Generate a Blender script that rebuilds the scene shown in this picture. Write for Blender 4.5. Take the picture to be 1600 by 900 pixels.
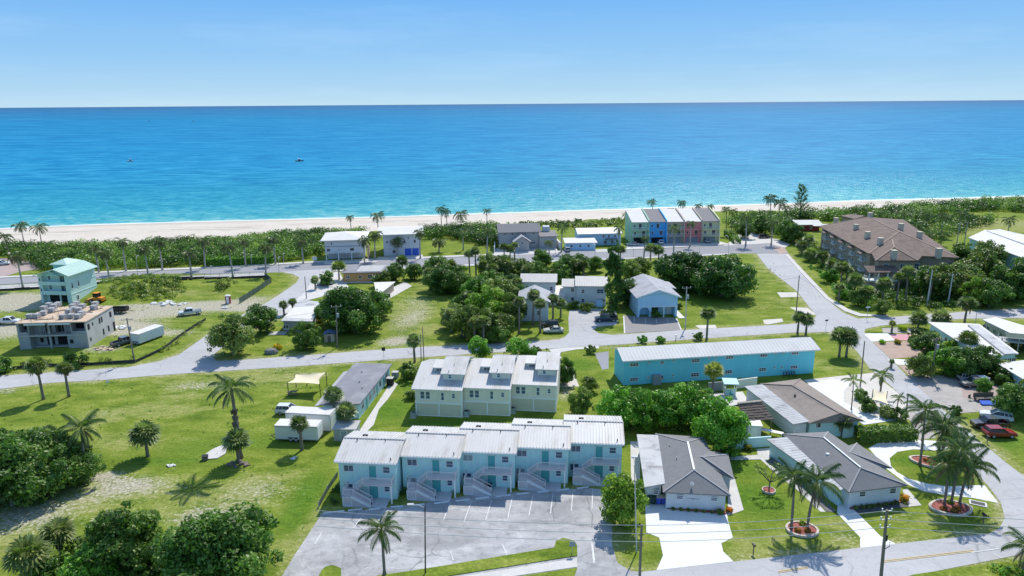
import bpy, math, random
import numpy as np
from mathutils import Vector, Matrix
for o in list(bpy.data.objects): bpy.data.objects.remove(o)
SC = bpy.context.scene
COL = SC.collection
R = math.radians

# ------------------------------------------------------------------ camera
CAM_H = 52.0
FPX = 1109.0                                  # focal length in pixels of a 1600 px wide picture
ROLL = math.atan2(12, 1600)
PITCH = math.atan(288 * math.cos(ROLL) / FPX)
FW = Vector((0, math.cos(PITCH), -math.sin(PITCH)))
U0 = Vector((0, math.sin(PITCH), math.cos(PITCH)))
R0 = Vector((1, 0, 0))
RT = R0 * math.cos(ROLL) - U0 * math.sin(ROLL)
UP = R0 * math.sin(ROLL) + U0 * math.cos(ROLL)
cam_d = bpy.data.cameras.new('camera')
cam_d.sensor_width = 36
cam_d.lens = 36 * FPX / 1600
cam_d.clip_start = 1
cam_d.clip_end = 200000
cam = bpy.data.objects.new('camera', cam_d)
COL.objects.link(cam)
mw = Matrix.Identity(4)
for i in range(3):
    mw[i][0] = RT[i]; mw[i][1] = UP[i]; mw[i][2] = -FW[i]
mw[2][3] = CAM_H
cam.matrix_world = mw
SC.camera = cam
SC.render.resolution_x = 1024
SC.render.resolution_y = 576

# ------------------------------------------------------------------ light
SUN_AZ, SUN_EL = 70.0, 50.0                   # azimuth counter-clockwise from +X (view direction is +Y)
SUN_POWER, SKY_POWER = 4.1, 0.15
sun_d = bpy.data.lights.new('sun', 'SUN')
sun_d.energy = SUN_POWER
sun_d.angle = R(0.53)
sun_d.color = (1.0, 0.95, 0.87)
sun = bpy.data.objects.new('sun', sun_d)
COL.objects.link(sun)
sd = Vector((math.cos(R(SUN_EL)) * math.cos(R(SUN_AZ)), math.cos(R(SUN_EL)) * math.sin(R(SUN_AZ)), math.sin(R(SUN_EL))))
sun.rotation_euler = sd.to_track_quat('Z', 'Y').to_euler()
W = bpy.data.worlds.new('World')
SC.world = W
W.use_nodes = True
nt = W.node_tree
nt.nodes.clear()
sky = nt.nodes.new('ShaderNodeTexSky')
sky.sky_type = 'NISHITA'
sky.sun_disc = False
sky.sun_elevation = R(SUN_EL)
sky.sun_rotation = R(90 - SUN_AZ)
sky.altitude = 0
sky.air_density = 1.35
sky.dust_density = 0.25
sky.ozone_density = 3.0
bg = nt.nodes.new('ShaderNodeBackground')
bg.inputs['Strength'].default_value = SKY_POWER
wo = nt.nodes.new('ShaderNodeOutputWorld')
# a few thin high clouds
tcw = nt.nodes.new('ShaderNodeTexCoord')
mpw = nt.nodes.new('ShaderNodeMapping')
mpw.inputs['Scale'].default_value = (2.2, 2.2, 16)
nzw = nt.nodes.new('ShaderNodeTexNoise')
nzw.inputs['Scale'].default_value = 1.6
nzw.inputs['Detail'].default_value = 7
nzw.inputs['Roughness'].default_value = 0.6
crw = nt.nodes.new('ShaderNodeValToRGB')
crw.color_ramp.elements[0].position = 0.5
crw.color_ramp.elements[0].color = (0, 0, 0, 1)
crw.color_ramp.elements[1].position = 0.85
crw.color_ramp.elements[1].color = (0.13, 0.13, 0.13, 1)
mxw = nt.nodes.new('ShaderNodeMix')
mxw.data_type = 'RGBA'
mxw.inputs['B'].default_value = (5.6, 6.6, 7.2, 1)
L = nt.links.new
L(tcw.outputs['Generated'], mpw.inputs['Vector'])
L(mpw.outputs['Vector'], nzw.inputs['Vector'])
L(nzw.outputs['Fac'], crw.inputs['Fac'])
L(crw.outputs['Color'], mxw.inputs['Factor'])
# pale sea haze low over the whole horizon, clearing to blue upwards
sxw = nt.nodes.new('ShaderNodeSeparateXYZ')
L(tcw.outputs['Generated'], sxw.inputs[0])
def wramp(stops):
    r = nt.nodes.new('ShaderNodeValToRGB'); e = r.color_ramp.elements
    while len(e) < len(stops): e.new(0.5)
    for el, (p, c) in zip(e, stops): el.position = p; el.color = (*c, 1)
    L(sxw.outputs['Z'], r.inputs['Fac'])
    return r.outputs['Color']
hcol = wramp([(0.0, (0.37, 0.52, 0.605)), (0.02, (0.3, 0.47, 0.605)), (0.06, (0.21, 0.405, 0.615)), (0.14, (0.105, 0.305, 0.61)), (0.4, (0.085, 0.24, 0.53))])
hfac = wramp([(0.0, (1, 1, 1)), (0.2, (0.95, 0.95, 0.95)), (0.55, (0.35, 0.35, 0.35)), (0.9, (0, 0, 0))])
hsc = nt.nodes.new('ShaderNodeMix'); hsc.data_type = 'RGBA'; hsc.blend_type = 'MULTIPLY'; hsc.inputs['Factor'].default_value = 1.0
hsc.clamp_result = False
L(hcol, hsc.inputs['A']); hsc.inputs['B'].default_value = (8.5, 8.6, 8.8, 1)
mhw = nt.nodes.new('ShaderNodeMix')
mhw.data_type = 'RGBA'
L(hfac, mhw.inputs['Factor']); L(sky.outputs['Color'], mhw.inputs['A']); L(hsc.outputs['Result'], mhw.inputs['B'])
L(mhw.outputs['Result'], mxw.inputs['A'])
L(mxw.outputs['Result'], bg.inputs['Color'])
L(bg.outputs['Background'], wo.inputs['Surface'])
SC.view_settings.view_transform = 'Standard'
SC.view_settings.look = 'None'
SC.view_settings.exposure = 0.18
SC.view_settings.gamma = 1.0

# ------------------------------------------------------------------ survey helpers
def ray(px, py):
    return FW * FPX + RT * (px - 800) + UP * (450 - py)

def at(px, py, z=0.0):
    """ground position (height z) seen at a survey pixel of the 1600 x 900 picture"""
    d = ray(px, py)
    t = (z - CAM_H) / d.z
    return Vector((d.x * t, d.y * t, z))

def row(p):
    v = Vector(p) - Vector((0, 0, CAM_H))
    return 450 - FPX * v.dot(UP) / v.dot(FW)

def hgt(bx, by, ty):
    """height of an upright thing standing at survey pixel bx,by that reaches up to row ty"""
    g = at(bx, by); lo, hi = 0.0, 49.0
    for _ in range(40):
        m = (lo + hi) / 2
        if row((g.x, g.y, m)) > ty: lo = m
        else: hi = m
    return lo

def mpp(px, py):
    """metres per survey pixel at that ground point"""
    g = at(px, py)
    return (g - Vector((0, 0, CAM_H))).dot(FW) / FPX

ORD = ['leftmost', 'second', 'third', 'fourth', 'fifth', 'sixth', 'seventh', 'eighth', 'ninth', 'tenth', 'eleventh', 'twelfth', 'thirteenth',
       'fourteenth', 'fifteenth', 'sixteenth', 'seventeenth', 'eighteenth', 'nineteenth', 'twentieth', 'twenty-first', 'twenty-second', 'twenty-third', 'twenty-fourth']

def nth(i, n):
    if i == 0: return 'leftmost'
    if i == n - 1: return 'rightmost'
    return ORD[i] + ' from the left'

# ------------------------------------------------------------------ objects
def tag(o, label=None, cat=None, group=None, kind=None):
    if label: o['label'] = label
    if cat: o['category'] = cat
    if group: o['group'] = group
    if kind: o['kind'] = kind
    return o

def thing(name, label, cat, loc, rz=0.0, group=None):
    o = bpy.data.objects.new(name, None)
    o.empty_display_size = 0.3
    COL.objects.link(o)
    o.location = loc
    o.rotation_euler = (0, 0, rz)
    return tag(o, label, cat, group)

def link(name, me, parent=None, loc=None, rz=0.0):
    o = bpy.data.objects.new(name, me)
    COL.objects.link(o)
    if parent: o.parent = parent
    if loc is not None: o.location = loc
    if rz: o.rotation_euler = (0, 0, rz)
    return o

class MB:
    def __init__(s):
        s.v = []; s.f = []; s.m = []
    def face(s, pts, mi=0):
        n = len(s.v)
        s.v += [tuple(p) for p in pts]
        s.f.append(tuple(range(n, n + len(pts)))); s.m.append(mi)
        return s
    def box(s, x0, y0, z0, x1, y1, z1, mi=0):
        n = len(s.v)
        s.v += [(x0, y0, z0), (x1, y0, z0), (x1, y1, z0), (x0, y1, z0), (x0, y0, z1), (x1, y0, z1), (x1, y1, z1), (x0, y1, z1)]
        for q in ((3, 2, 1, 0), (4, 5, 6, 7), (0, 1, 5, 4), (1, 2, 6, 5), (2, 3, 7, 6), (3, 0, 4, 7)):
            s.f.append(tuple(n + k for k in q)); s.m.append(mi)
        return s
    def slab(s, pts, t, mi=0, mi_side=None):
        """polygon pts (seen counter-clockwise from above) given a thickness t downward"""
        n = len(s.v); k = len(pts)
        s.v += [tuple(p) for p in pts] + [(p[0], p[1], p[2] - t) for p in pts]
        ms = mi if mi_side is None else mi_side
        s.f.append(tuple(range(n, n + k))); s.m.append(mi)
        s.f.append(tuple(reversed(range(n + k, n + 2 * k)))); s.m.append(ms)
        for i in range(k):
            j = (i + 1) % k
            s.f.append((n + i, n + k + i, n + k + j, n + j)); s.m.append(ms)
        return s
    def prism(s, poly, z0, z1, mi=0):
        return s.slab([(p[0], p[1], z1) for p in poly], z1 - z0, mi)
    def extrude_y(s, poly, y0, y1, mi=0):
        """polygon in x,z (counter-clockwise seen from -y) pushed along y"""
        n = len(s.v); k = len(poly)
        s.v += [(p[0], y0, p[1]) for p in poly] + [(p[0], y1, p[1]) for p in poly]
        s.f.append(tuple(range(n, n + k))); s.m.append(mi)
        s.f.append(tuple(reversed(range(n + k, n + 2 * k)))); s.m.append(mi)
        for i in range(k):
            j = (i + 1) % k
            s.f.append((n + i, n + k + i, n + k + j, n + j)); s.m.append(mi)
        return s
    def extrude_x(s, poly, x0, x1, mi=0):
        """polygon in y,z pushed along x"""
        n = len(s.v); k = len(poly)
        s.v += [(x0, p[0], p[1]) for p in poly] + [(x1, p[0], p[1]) for p in poly]
        s.f.append(tuple(reversed(range(n, n + k)))); s.m.append(mi)
        s.f.append(tuple(range(n + k, n + 2 * k))); s.m.append(mi)
        for i in range(k):
            j = (i + 1) % k
            s.f.append((n + i, n + j, n + k + j, n + k + i)); s.m.append(mi)
        return s
    def tube(s, pts, rad, n=8, mi=0):
        if not hasattr(rad, '__len__'): rad = [rad] * len(pts)
        pts = [Vector(p) for p in pts]
        rings = []
        for i, p in enumerate(pts):
            d = (pts[min(i + 1, len(pts) - 1)] - pts[max(i - 1, 0)]).normalized()
            a = d.cross(Vector((0, 0, 1)) if abs(d.z) < 0.95 else Vector((1, 0, 0))).normalized()
            b = d.cross(a)
            b0 = len(s.v)
            for k in range(n):
                t = 2 * math.pi * k / n
                s.v.append(tuple(p + (a * math.cos(t) + b * math.sin(t)) * rad[i]))
            rings.append(b0)
        for i in range(len(rings) - 1):
            for k in range(n):
                k2 = (k + 1) % n
                s.f.append((rings[i] + k, rings[i + 1] + k, rings[i + 1] + k2, rings[i] + k2)); s.m.append(mi)
        s.f.append(tuple(rings[0] + k for k in range(n))); s.m.append(mi)
        s.f.append(tuple(rings[-1] + k for k in reversed(range(n)))); s.m.append(mi)
        return s
    def bar(s, p0, p1, w, h=None, mi=0):
        """square bar between two points"""
        h = h or w
        p0 = Vector(p0); p1 = Vector(p1)
        d = (p1 - p0).normalized()
        a = d.cross(Vector((0, 0, 1)) if abs(d.z) < 0.95 else Vector((1, 0, 0))).normalized() * (w / 2)
        b = d.cross(a).normalized() * (h / 2)
        n = len(s.v)
        for p in (p0, p1):
            for q in (a + b, -a + b, -a - b, a - b): s.v.append(tuple(p + q))
        for q in ((0, 1, 2, 3), (7, 6, 5, 4), (0, 4, 5, 1), (1, 5, 6, 2), (2, 6, 7, 3), (3, 7, 4, 0)):
            s.f.append(tuple(n + k for k in q)); s.m.append(mi)
        return s
    def ribs(s, a, b, c, d, n, w=0.06, h=0.05, mi=0):
        """n raised ribs on the roof plane a-b (eave) d-c (ridge), running from eave to ridge"""
        a, b, c, d = map(Vector, (a, b, c, d))
        up = (b - a).cross(d - a).normalized()
        if up.z < 0: up = -up
        for i in range(n + 1):
            t = i / n
            s.bar(a.lerp(b, t) + up * h * 0.5, d.lerp(c, t) + up * h * 0.5, w, h, mi)
        return s
    def mesh(s, name, mats, smooth=False):
        me = bpy.data.meshes.new(name)
        me.from_pydata(s.v, [], s.f)
        for m in (mats if isinstance(mats, (list, tuple)) else [mats]): me.materials.append(m)
        if any(s.m): me.polygons.foreach_set('material_index', s.m)
        if smooth: me.polygons.foreach_set('use_smooth', [True] * len(s.f))
        me.update()
        return me
    def build(s, name, mats, parent=None, loc=None, rz=0.0, smooth=False):
        return link(name, s.mesh(name, mats, smooth), parent, loc, rz)

# ------------------------------------------------------------------ materials
def new_mat(name):
    m = bpy.data.materials.new(name)
    m.use_nodes = True
    t = m.node_tree
    t.nodes.clear()
    out = t.nodes.new('ShaderNodeOutputMaterial')
    b = t.nodes.new('ShaderNodeBsdfPrincipled')
    t.links.new(b.outputs[0], out.inputs['Surface'])
    return m, t, b, out

def nd(t, kind, **kw):
    n = t.nodes.new(kind)
    for k, v in kw.items():
        if k in n.inputs: n.inputs[k].default_value = v
        else: setattr(n, k, v)
    return n

def mixc(t, fac, a, b, blend='MIX'):
    n = t.nodes.new('ShaderNodeMix')
    n.data_type = 'RGBA'
    n.blend_type = blend
    for key, v in (('Factor', fac), ('A', a), ('B', b)):
        if isinstance(v, bpy.types.NodeSocket): t.links.new(v, n.inputs[key])
        elif key == 'Factor': n.inputs[key].default_value = v
        else: n.inputs[key].default_value = (*v[:3], 1)
    return n.outputs['Result']

def math_n(t, op, a, b=None, clamp=False):
    n = t.nodes.new('ShaderNodeMath')
    n.operation = op
    n.use_clamp = clamp
    for i, v in enumerate((a, b)):
        if v is None: continue
        if isinstance(v, bpy.types.NodeSocket): t.links.new(v, n.inputs[i])
        else: n.inputs[i].default_value = v
    return n.outputs[0]

def ramp(t, src, stops):
    n = t.nodes.new('ShaderNodeValToRGB')
    e = n.color_ramp.elements
    while len(e) < len(stops): e.new(0.5)
    for el, (p, c) in zip(e, stops):
        el.position = p
        el.color = (*c[:3], 1) if hasattr(c, '__len__') else (c, c, c, 1)
    t.links.new(src, n.inputs['Fac'])
    return n.outputs['Color']

def noise(t, vec, scale, detail=5, rough=0.55, dist=0.0):
    n = nd(t, 'ShaderNodeTexNoise', Scale=scale, Detail=detail, Roughness=rough, Distortion=dist)
    t.links.new(vec, n.inputs['Vector'])
    return n.outputs['Fac']

def mat(name, col, rough=0.75, var=0.12, scale=0.6, stain=None, stain_amt=0.0, stain_scale=0.3, bump=0.0, spec=0.3, stretch=None, grain=0.06):
    """painted / mineral surface: base colour with broad and fine mottling and optional stains"""
    m, t, b, out = new_mat(name)
    tc = t.nodes.new('ShaderNodeTexCoord')
    vec = tc.outputs['Object']
    if stretch:
        mp = nd(t, 'ShaderNodeMapping', Scale=stretch)
        t.links.new(vec, mp.inputs['Vector']); vec2 = mp.outputs['Vector']
    else: vec2 = vec
    n1 = noise(t, vec2, scale)
    n2 = noise(t, vec, 9.0, 3, 0.7)
    v = math_n(t, 'ADD', math_n(t, 'MULTIPLY', math_n(t, 'SUBTRACT', n1, 0.5), 2 * var * 2), 1.0)
    v = math_n(t, 'ADD', v, math_n(t, 'MULTIPLY', math_n(t, 'SUBTRACT', n2, 0.5), grain * 2))
    cmb = t.nodes.new('ShaderNodeCombineColor')
    for i in range(3): t.links.new(v, cmb.inputs[i])
    c = mixc(t, 1.0, col, cmb.outputs[0], 'MULTIPLY')
    if stain:
        s = noise(t, vec2, stain_scale, 8, 0.65, 0.4)
        s = ramp(t, s, [(0.5, 0.0), (0.68, 1.0)])
        c = mixc(t, math_n(t, 'MULTIPLY', s, stain_amt), c, stain)
    t.links.new(c, b.inputs['Base Color'])
    b.inputs['Roughness'].default_value = rough
    b.inputs['Specular IOR Level'].default_value = spec
    if bump:
        bp = nd(t, 'ShaderNodeBump', Strength=bump, Distance=0.05)
        t.links.new(n2, bp.inputs['Height'])
        t.links.new(bp.outputs[0], b.inputs['Normal'])
    return m

def leaf_mat(name, a, b_, c_, trans=0.3, rough=0.55):
    """foliage; each object's colour tints it, each leaf carries its own tone"""
    m, t, b, out = new_mat(name)
    oi = t.nodes.new('ShaderNodeObjectInfo')
    at_ = nd(t, 'ShaderNodeAttribute', attribute_name='tone')
    c = ramp(t, at_.outputs['Fac'], [(0.0, a), (0.5, b_), (1.0, c_)])
    c = mixc(t, 1.0, c, oi.outputs['Color'], 'MULTIPLY')
    rv = math_n(t, 'ADD', math_n(t, 'MULTIPLY', oi.outputs['Random'], 0.35), 0.82)
    cmb = t.nodes.new('ShaderNodeCombineColor')
    for i in range(3): t.links.new(rv, cmb.inputs[i])
    c = mixc(t, 1.0, c, cmb.outputs[0], 'MULTIPLY')
    t.links.new(c, b.inputs['Base Color'])
    b.inputs['Roughness'].default_value = rough
    b.inputs['Specular IOR Level'].default_value = 0.35
    tr = t.nodes.new('ShaderNodeBsdfTranslucent')
    t.links.new(mixc(t, 1.0, c, (1.0, 1.25, 0.5), 'MULTIPLY'), tr.inputs['Color'])
    mx = nd(t, 'ShaderNodeMixShader', Fac=trans)
    t.links.new(b.outputs[0], mx.inputs[1]); t.links.new(tr.outputs[0], mx.inputs[2])
    t.links.new(mx.outputs[0], out.inputs['Surface'])
    return m

def glass_mat(name, col=(0.03, 0.05, 0.07), rough=0.08):
    m, t, b, out = new_mat(name)
    tc = t.nodes.new('ShaderNodeTexCoord')
    n = noise(t, tc.outputs['Object'], 1.5, 2)
    t.links.new(ramp(t, n, [(0.3, [k * 0.7 for k in col]), (0.7, [k * 1.6 for k in col])]), b.inputs['Base Color'])
    b.inputs['Roughness'].default_value = rough
    b.inputs['Specular IOR Level'].default_value = 0.6
    return m

def tint_mat(name, rough=0.35, spec=0.5, coat=0.0):
    """paint whose colour is the object's own colour"""
    m, t, b, out = new_mat(name)
    oi = t.nodes.new('ShaderNodeObjectInfo')
    tc = t.nodes.new('ShaderNodeTexCoord')
    n = noise(t, tc.outputs['Object'], 2.0, 4)
    c = mixc(t, 1.0, oi.outputs['Color'], ramp(t, n, [(0.3, 0.88), (0.7, 1.0)]), 'MULTIPLY')
    t.links.new(c, b.inputs['Base Color'])
    b.inputs['Roughness'].default_value = rough
    b.inputs['Specular IOR Level'].default_value = spec
    b.inputs['Coat Weight'].default_value = coat
    return m

M = {}
M['white'] = mat('white_paint', (0.78, 0.78, 0.76), 0.6, 0.04)
M['trim'] = mat('white_trim', (0.8, 0.82, 0.82), 0.6, 0.05)
M['metal_white'] = mat('white_metal_roof', (0.6, 0.59, 0.57), 0.5, 0.05, 0.5, (0.4, 0.36, 0.31), 0.6, 0.35, stretch=(1.6, 0.35, 1))
M['metal_grey'] = mat('galvanised_roof', (0.46, 0.455, 0.44), 0.55, 0.08, 0.5, (0.36, 0.33, 0.3), 0.35, 0.4, stretch=(1.6, 0.35, 1))
M['flat_white'] = mat('white_membrane_roof', (0.68, 0.66, 0.62), 0.8, 0.05, 0.3, (0.45, 0.43, 0.4), 0.3, 0.25)
M['flat_stain'] = mat('stained_roof', (0.5, 0.5, 0.5), 0.8, 0.12, 0.25, (0.16, 0.15, 0.15), 0.7, 0.35)
M['flat_grey'] = mat('grey_flat_roof', (0.24, 0.24, 0.26), 0.85, 0.08, 0.3, (0.36, 0.36, 0.37), 0.6, 0.3)
M['shingle'] = mat('grey_shingle', (0.21, 0.21, 0.213), 0.9, 0.1, 1.2, (0.2, 0.2, 0.2), 0.4, 0.5, 0.6, grain=0.35)
M['shingle_pale'] = mat('pale_shingle', (0.42, 0.42, 0.44), 0.9, 0.08, 0.8, (0.2, 0.2, 0.2), 0.5, 0.5, 0.4, grain=0.2)
M['shingle_mid'] = mat('mid_grey_shingle', (0.24, 0.23, 0.23), 0.9, 0.06, 0.8, bump=0.4, grain=0.2)
M['shingle_brown'] = mat('brown_shingle', (0.29, 0.245, 0.21), 0.9, 0.08, 0.8, (0.16, 0.14, 0.13), 0.4, 0.5, 0.5, grain=0.25)
M['tile_brown'] = mat('brown_tile', (0.17, 0.122, 0.1), 0.85, 0.28, 0.4, (0.27, 0.21, 0.17), 0.5, 0.8, 0.6, grain=0.3)
M['ridge'] = mat('ridge_cap', (0.33, 0.33, 0.33), 0.85, 0.08)
M['ridge_tile'] = mat('ridge_tile', (0.3, 0.22, 0.18), 0.85, 0.1)
M['aqua'] = mat('aqua_paint', (0.56, 0.83, 0.81), 0.7, 0.05, 0.4, (0.38, 0.6, 0.64), 0.3, 0.5, stretch=(1.6, 1.6, 0.3))
M['aqua_pale'] = mat('pale_aqua_paint', (0.5, 0.74, 0.76), 0.7, 0.04, 0.4)
M['teal'] = mat('teal_paint', (0.1, 0.42, 0.42), 0.6, 0.05)
M['sky_blue'] = mat('bright_blue_paint', (0.21, 0.74, 0.87), 0.7, 0.05, 0.3, (0.15, 0.55, 0.72), 0.22, 0.45, stretch=(1.5, 1.5, 0.25))
M['pale_blue'] = mat('pale_blue_paint', (0.44, 0.68, 0.87), 0.7, 0.04, 0.4)
M['cream'] = mat('cream_paint', (0.76, 0.72, 0.6), 0.75, 0.04, 0.4, (0.6, 0.57, 0.47), 0.3, 0.5, stretch=(1.6, 1.6, 0.3))
M['cream_dark'] = mat('cream_panel_paint', (0.6, 0.58, 0.47), 0.75, 0.04)
M['chimney'] = mat('chimney_stucco', (0.6, 0.53, 0.4), 0.85, 0.06)
M['mint'] = mat('mint_paint', (0.62, 0.81, 0.75), 0.75, 0.04, 0.4)
M['mint_dark'] = mat('mint_wall', (0.36, 0.66, 0.58), 0.75, 0.05, 0.4)
M['mint_roof'] = mat('mint_metal_roof', (0.5, 0.68, 0.59), 0.5, 0.05, 0.5)
M['wall_white'] = mat('white_stucco', (0.66, 0.69, 0.72), 0.8, 0.05, 0.3, (0.45, 0.46, 0.46), 0.25, 0.4)
M['wall_grey'] = mat('grey_siding', (0.43, 0.43, 0.42), 0.8, 0.05, 0.3)
M['wall_tan'] = mat('tan_stucco', (0.4, 0.31, 0.225), 0.85, 0.07, 0.4)
M['wall_beige'] = mat('beige_stucco', (0.56, 0.47, 0.37), 0.85, 0.06, 0.4)
M['orange'] = mat('orange_paint', (0.72, 0.38, 0.15), 0.75, 0.1, 0.3, (0.6, 0.22, 0.2), 0.6, 0.15)
M['green_wall'] = mat('sage_paint', (0.42, 0.62, 0.45), 0.75, 0.05)
M['blue_wall'] = mat('blue_paint', (0.12, 0.5, 0.86), 0.7, 0.05)
M['pink_wall'] = mat('coral_paint', (0.86, 0.34, 0.32), 0.7, 0.05)
M['yellow_wall'] = mat('pale_yellow_paint', (0.74, 0.71, 0.44), 0.7, 0.05)
M['red_wall'] = mat('dark_red_paint', (0.28, 0.05, 0.05), 0.8, 0.1)
M['blue_door'] = mat('deep_blue_paint', (0.05, 0.13, 0.6), 0.6, 0.05)
M['block'] = mat('concrete_block', (0.42, 0.42, 0.42), 0.95, 0.14, 0.5, (0.24, 0.24, 0.25), 0.7, 0.4, 0.4, grain=0.2)
M['conc'] = mat('concrete', (0.5, 0.49, 0.47), 0.9, 0.08, 0.4, (0.34, 0.33, 0.31), 0.5, 0.3, 0.2)
M['conc_new'] = mat('white_concrete', (0.7, 0.7, 0.69), 0.85, 0.03, 0.3, grain=0.04)
M['deck'] = mat('plywood_deck', (0.56, 0.42, 0.3), 0.85, 0.1, 0.5, (0.66, 0.58, 0.48), 0.7, 0.4)
M['wood'] = mat('weathered_wood', (0.2, 0.17, 0.14), 0.9, 0.15, 2.0)
M['pole'] = mat('pole_wood', (0.23, 0.2, 0.17), 0.9, 0.12, 1.0)
M['pole_white'] = mat('pole_concrete', (0.55, 0.55, 0.54), 0.85, 0.06)
M['dark_metal'] = mat('dark_metal', (0.025, 0.025, 0.027), 0.5, 0.1)
M['alu'] = mat('aluminium', (0.5, 0.5, 0.5), 0.35, 0.05, spec=0.6)
M['dark'] = mat('painted_interior_shade', (0.02, 0.022, 0.025), 0.9, 0.1)  # near-black colour stands in for the shade inside open bays and rooms
M['shade_wall'] = mat('teal_recess', (0.16, 0.4, 0.42), 0.8, 0.05)
M['rail'] = mat('railing_paint', (0.74, 0.69, 0.7), 0.65, 0.05)
M['stair'] = mat('stair_concrete', (0.6, 0.58, 0.59), 0.85, 0.05)
M['brick_edge'] = mat('pale_coral_stone', (0.62, 0.53, 0.45), 0.9, 0.15, 3.0)
M['mulch'] = mat('red_mulch', (0.33, 0.11, 0.09), 0.95, 0.3, 3.0, grain=0.5, bump=0.6)
M['thatch'] = mat('palm_thatch', (0.115, 0.095, 0.08), 0.95, 0.3, 2.0, (0.2, 0.18, 0.16), 0.5, 1.5, 0.8, stretch=(0.6, 3, 1), grain=0.5)
M['thatch_pale'] = mat('dry_thatch_ridge', (0.36, 0.33, 0.27), 0.95, 0.3, 3.0, grain=0.4)
M['tarp_cream'] = mat('cream_sail_cloth', (0.78, 0.68, 0.47), 0.8, 0.04)
M['silt'] = mat('black_silt_cloth', (0.05, 0.055, 0.055), 0.9, 0.2)
M['mesh_green'] = mat('green_fence_mesh', (0.09, 0.13, 0.1), 0.9, 0.2)
M['rock'] = mat('grey_boulder', (0.22, 0.22, 0.22), 0.9, 0.25, 2.0, bump=0.5)
M['plastic_bag'] = mat('white_debris', (0.7, 0.7, 0.68), 0.7, 0.2, 2.0)
M['bin_green'] = mat('green_bin_plastic', (0.02, 0.06, 0.05), 0.5, 0.05)
M['bin_blue'] = mat('blue_bin_plastic', (0.05, 0.1, 0.5), 0.5, 0.05)
M['yellow_line'] = mat('faded_yellow_paint', (0.62, 0.48, 0.25), 0.85, 0.15, 1.0)
M['white_line'] = mat('white_line_paint', (0.68, 0.68, 0.66), 0.85, 0.12, 1.5, (0.4, 0.4, 0.4), 0.75, 1.2)
M['glass'] = glass_mat('window_glass')
M['glass_blue'] = glass_mat('tinted_window_glass', (0.05, 0.1, 0.16))
M['shutter'] = mat('grey_shutter', (0.32, 0.36, 0.38), 0.7, 0.06)
M['car_paint'] = tint_mat('car_paint', 0.3, 0.5, 0.6)
M['tint'] = tint_mat('coloured_paint', 0.6, 0.3)
M['tyre'] = mat('tyre_rubber', (0.02, 0.02, 0.02), 0.85, 0.1)
M['rim'] = mat('wheel_rim', (0.4, 0.4, 0.4), 0.35, 0.05, spec=0.6)
M['car_glass'] = glass_mat('car_glass', (0.015, 0.02, 0.025), 0.05)
M['lamp_red'] = mat('tail_lamp', (0.4, 0.02, 0.02), 0.3, 0.05)
M['lamp_clear'] = mat('headlamp', (0.7, 0.7, 0.7), 0.2, 0.05)
M['bark'] = mat('bark', (0.17, 0.14, 0.11), 0.95, 0.2, 3.0, bump=0.5)
M['palm_trunk'] = mat('palm_trunk', (0.22, 0.19, 0.165), 0.95, 0.15, 3.0, bump=0.5)
M['royal_trunk'] = mat('pale_palm_trunk', (0.4, 0.37, 0.34), 0.9, 0.12, 2.0)
M['leaf'] = leaf_mat('broad_leaves', (0.034, 0.078, 0.014), (0.122, 0.225, 0.034), (0.32, 0.41, 0.115), 0.38, 0.42)
M['fan'] = leaf_mat('fan_leaves', (0.06, 0.1, 0.03), (0.175, 0.24, 0.08), (0.42, 0.46, 0.22), 0.35, 0.38)
M['frond'] = leaf_mat('palm_fronds', (0.04, 0.08, 0.02), (0.1, 0.165, 0.04), (0.24, 0.28, 0.1), 0.3, 0.4)
M['dead'] = leaf_mat('dead_fronds', (0.09, 0.065, 0.04), (0.2, 0.15, 0.095), (0.34, 0.27, 0.18), 0.1, 0.8)
# ================================================================== setting
SEA = -1.3
shore_px = [(0, 358), (140, 352), (320, 347), (640, 338.5), (960, 328), (1240, 318), (1390, 313), (1490, 310.5), (1600, 307)]
dune_px = [(0, 387), (120, 386), (210, 384), (320, 378), (406, 373), (440, 366), (520, 362), (660, 357), (740, 350), (810, 348), (890, 344), (960, 341), (1140, 328), (1290, 330), (1320, 327), (1420, 321), (1480, 317), (1520, 312), (1600, 308)]
S_ = [at(x, y, SEA) for x, y in shore_px]
D_ = [at(x, y, 0) for x, y in dune_px]

def line_fn(P):
    xs = np.array([p.x for p in P]); ys = np.array([p.y for p in P])
    def f(x):
        x = np.asarray(x, float)
        y = np.interp(x, xs, ys)
        y = np.where(x < xs[0], ys[0] + (x - xs[0]) * 0.19, y)
        return np.where(x > xs[-1], ys[-1] + (x - xs[-1]) * 0.17, y)
    return f
y_shore = line_fn(S_)
_yd = line_fn(D_)
def y_dune(x): return np.minimum(_yd(x), y_shore(x) - 2.0)

MOUNDS = []      # x, y, rx, ry, height
def mound(px, py, rx, ry, h):
    g = at(px, py); MOUNDS.append((g.x, g.y, rx, ry, h))
mound(228, 452, 13, 9, 2.6); mound(160, 458, 10, 7, 1.2); mound(355, 450, 7, 6, 1.3)

def ground_z(x, y):
    x = np.asarray(x, float); y = np.asarray(y, float)
    ys = y_shore(x); yd = y_dune(x)
    t = (y - yd) / np.maximum(ys - yd, 1)
    z = np.where(t > 0, -np.clip(t, 0, 1.0) * -SEA * 1.0 - np.maximum(t - 1, 0) * 3.0, 0.0)
    for mx, my, rx, ry, h in MOUNDS:
        z = z + h * np.exp(-((x - mx) / rx) ** 2 - ((y - my) / ry) ** 2)
    return np.maximum(z, -30)

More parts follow.
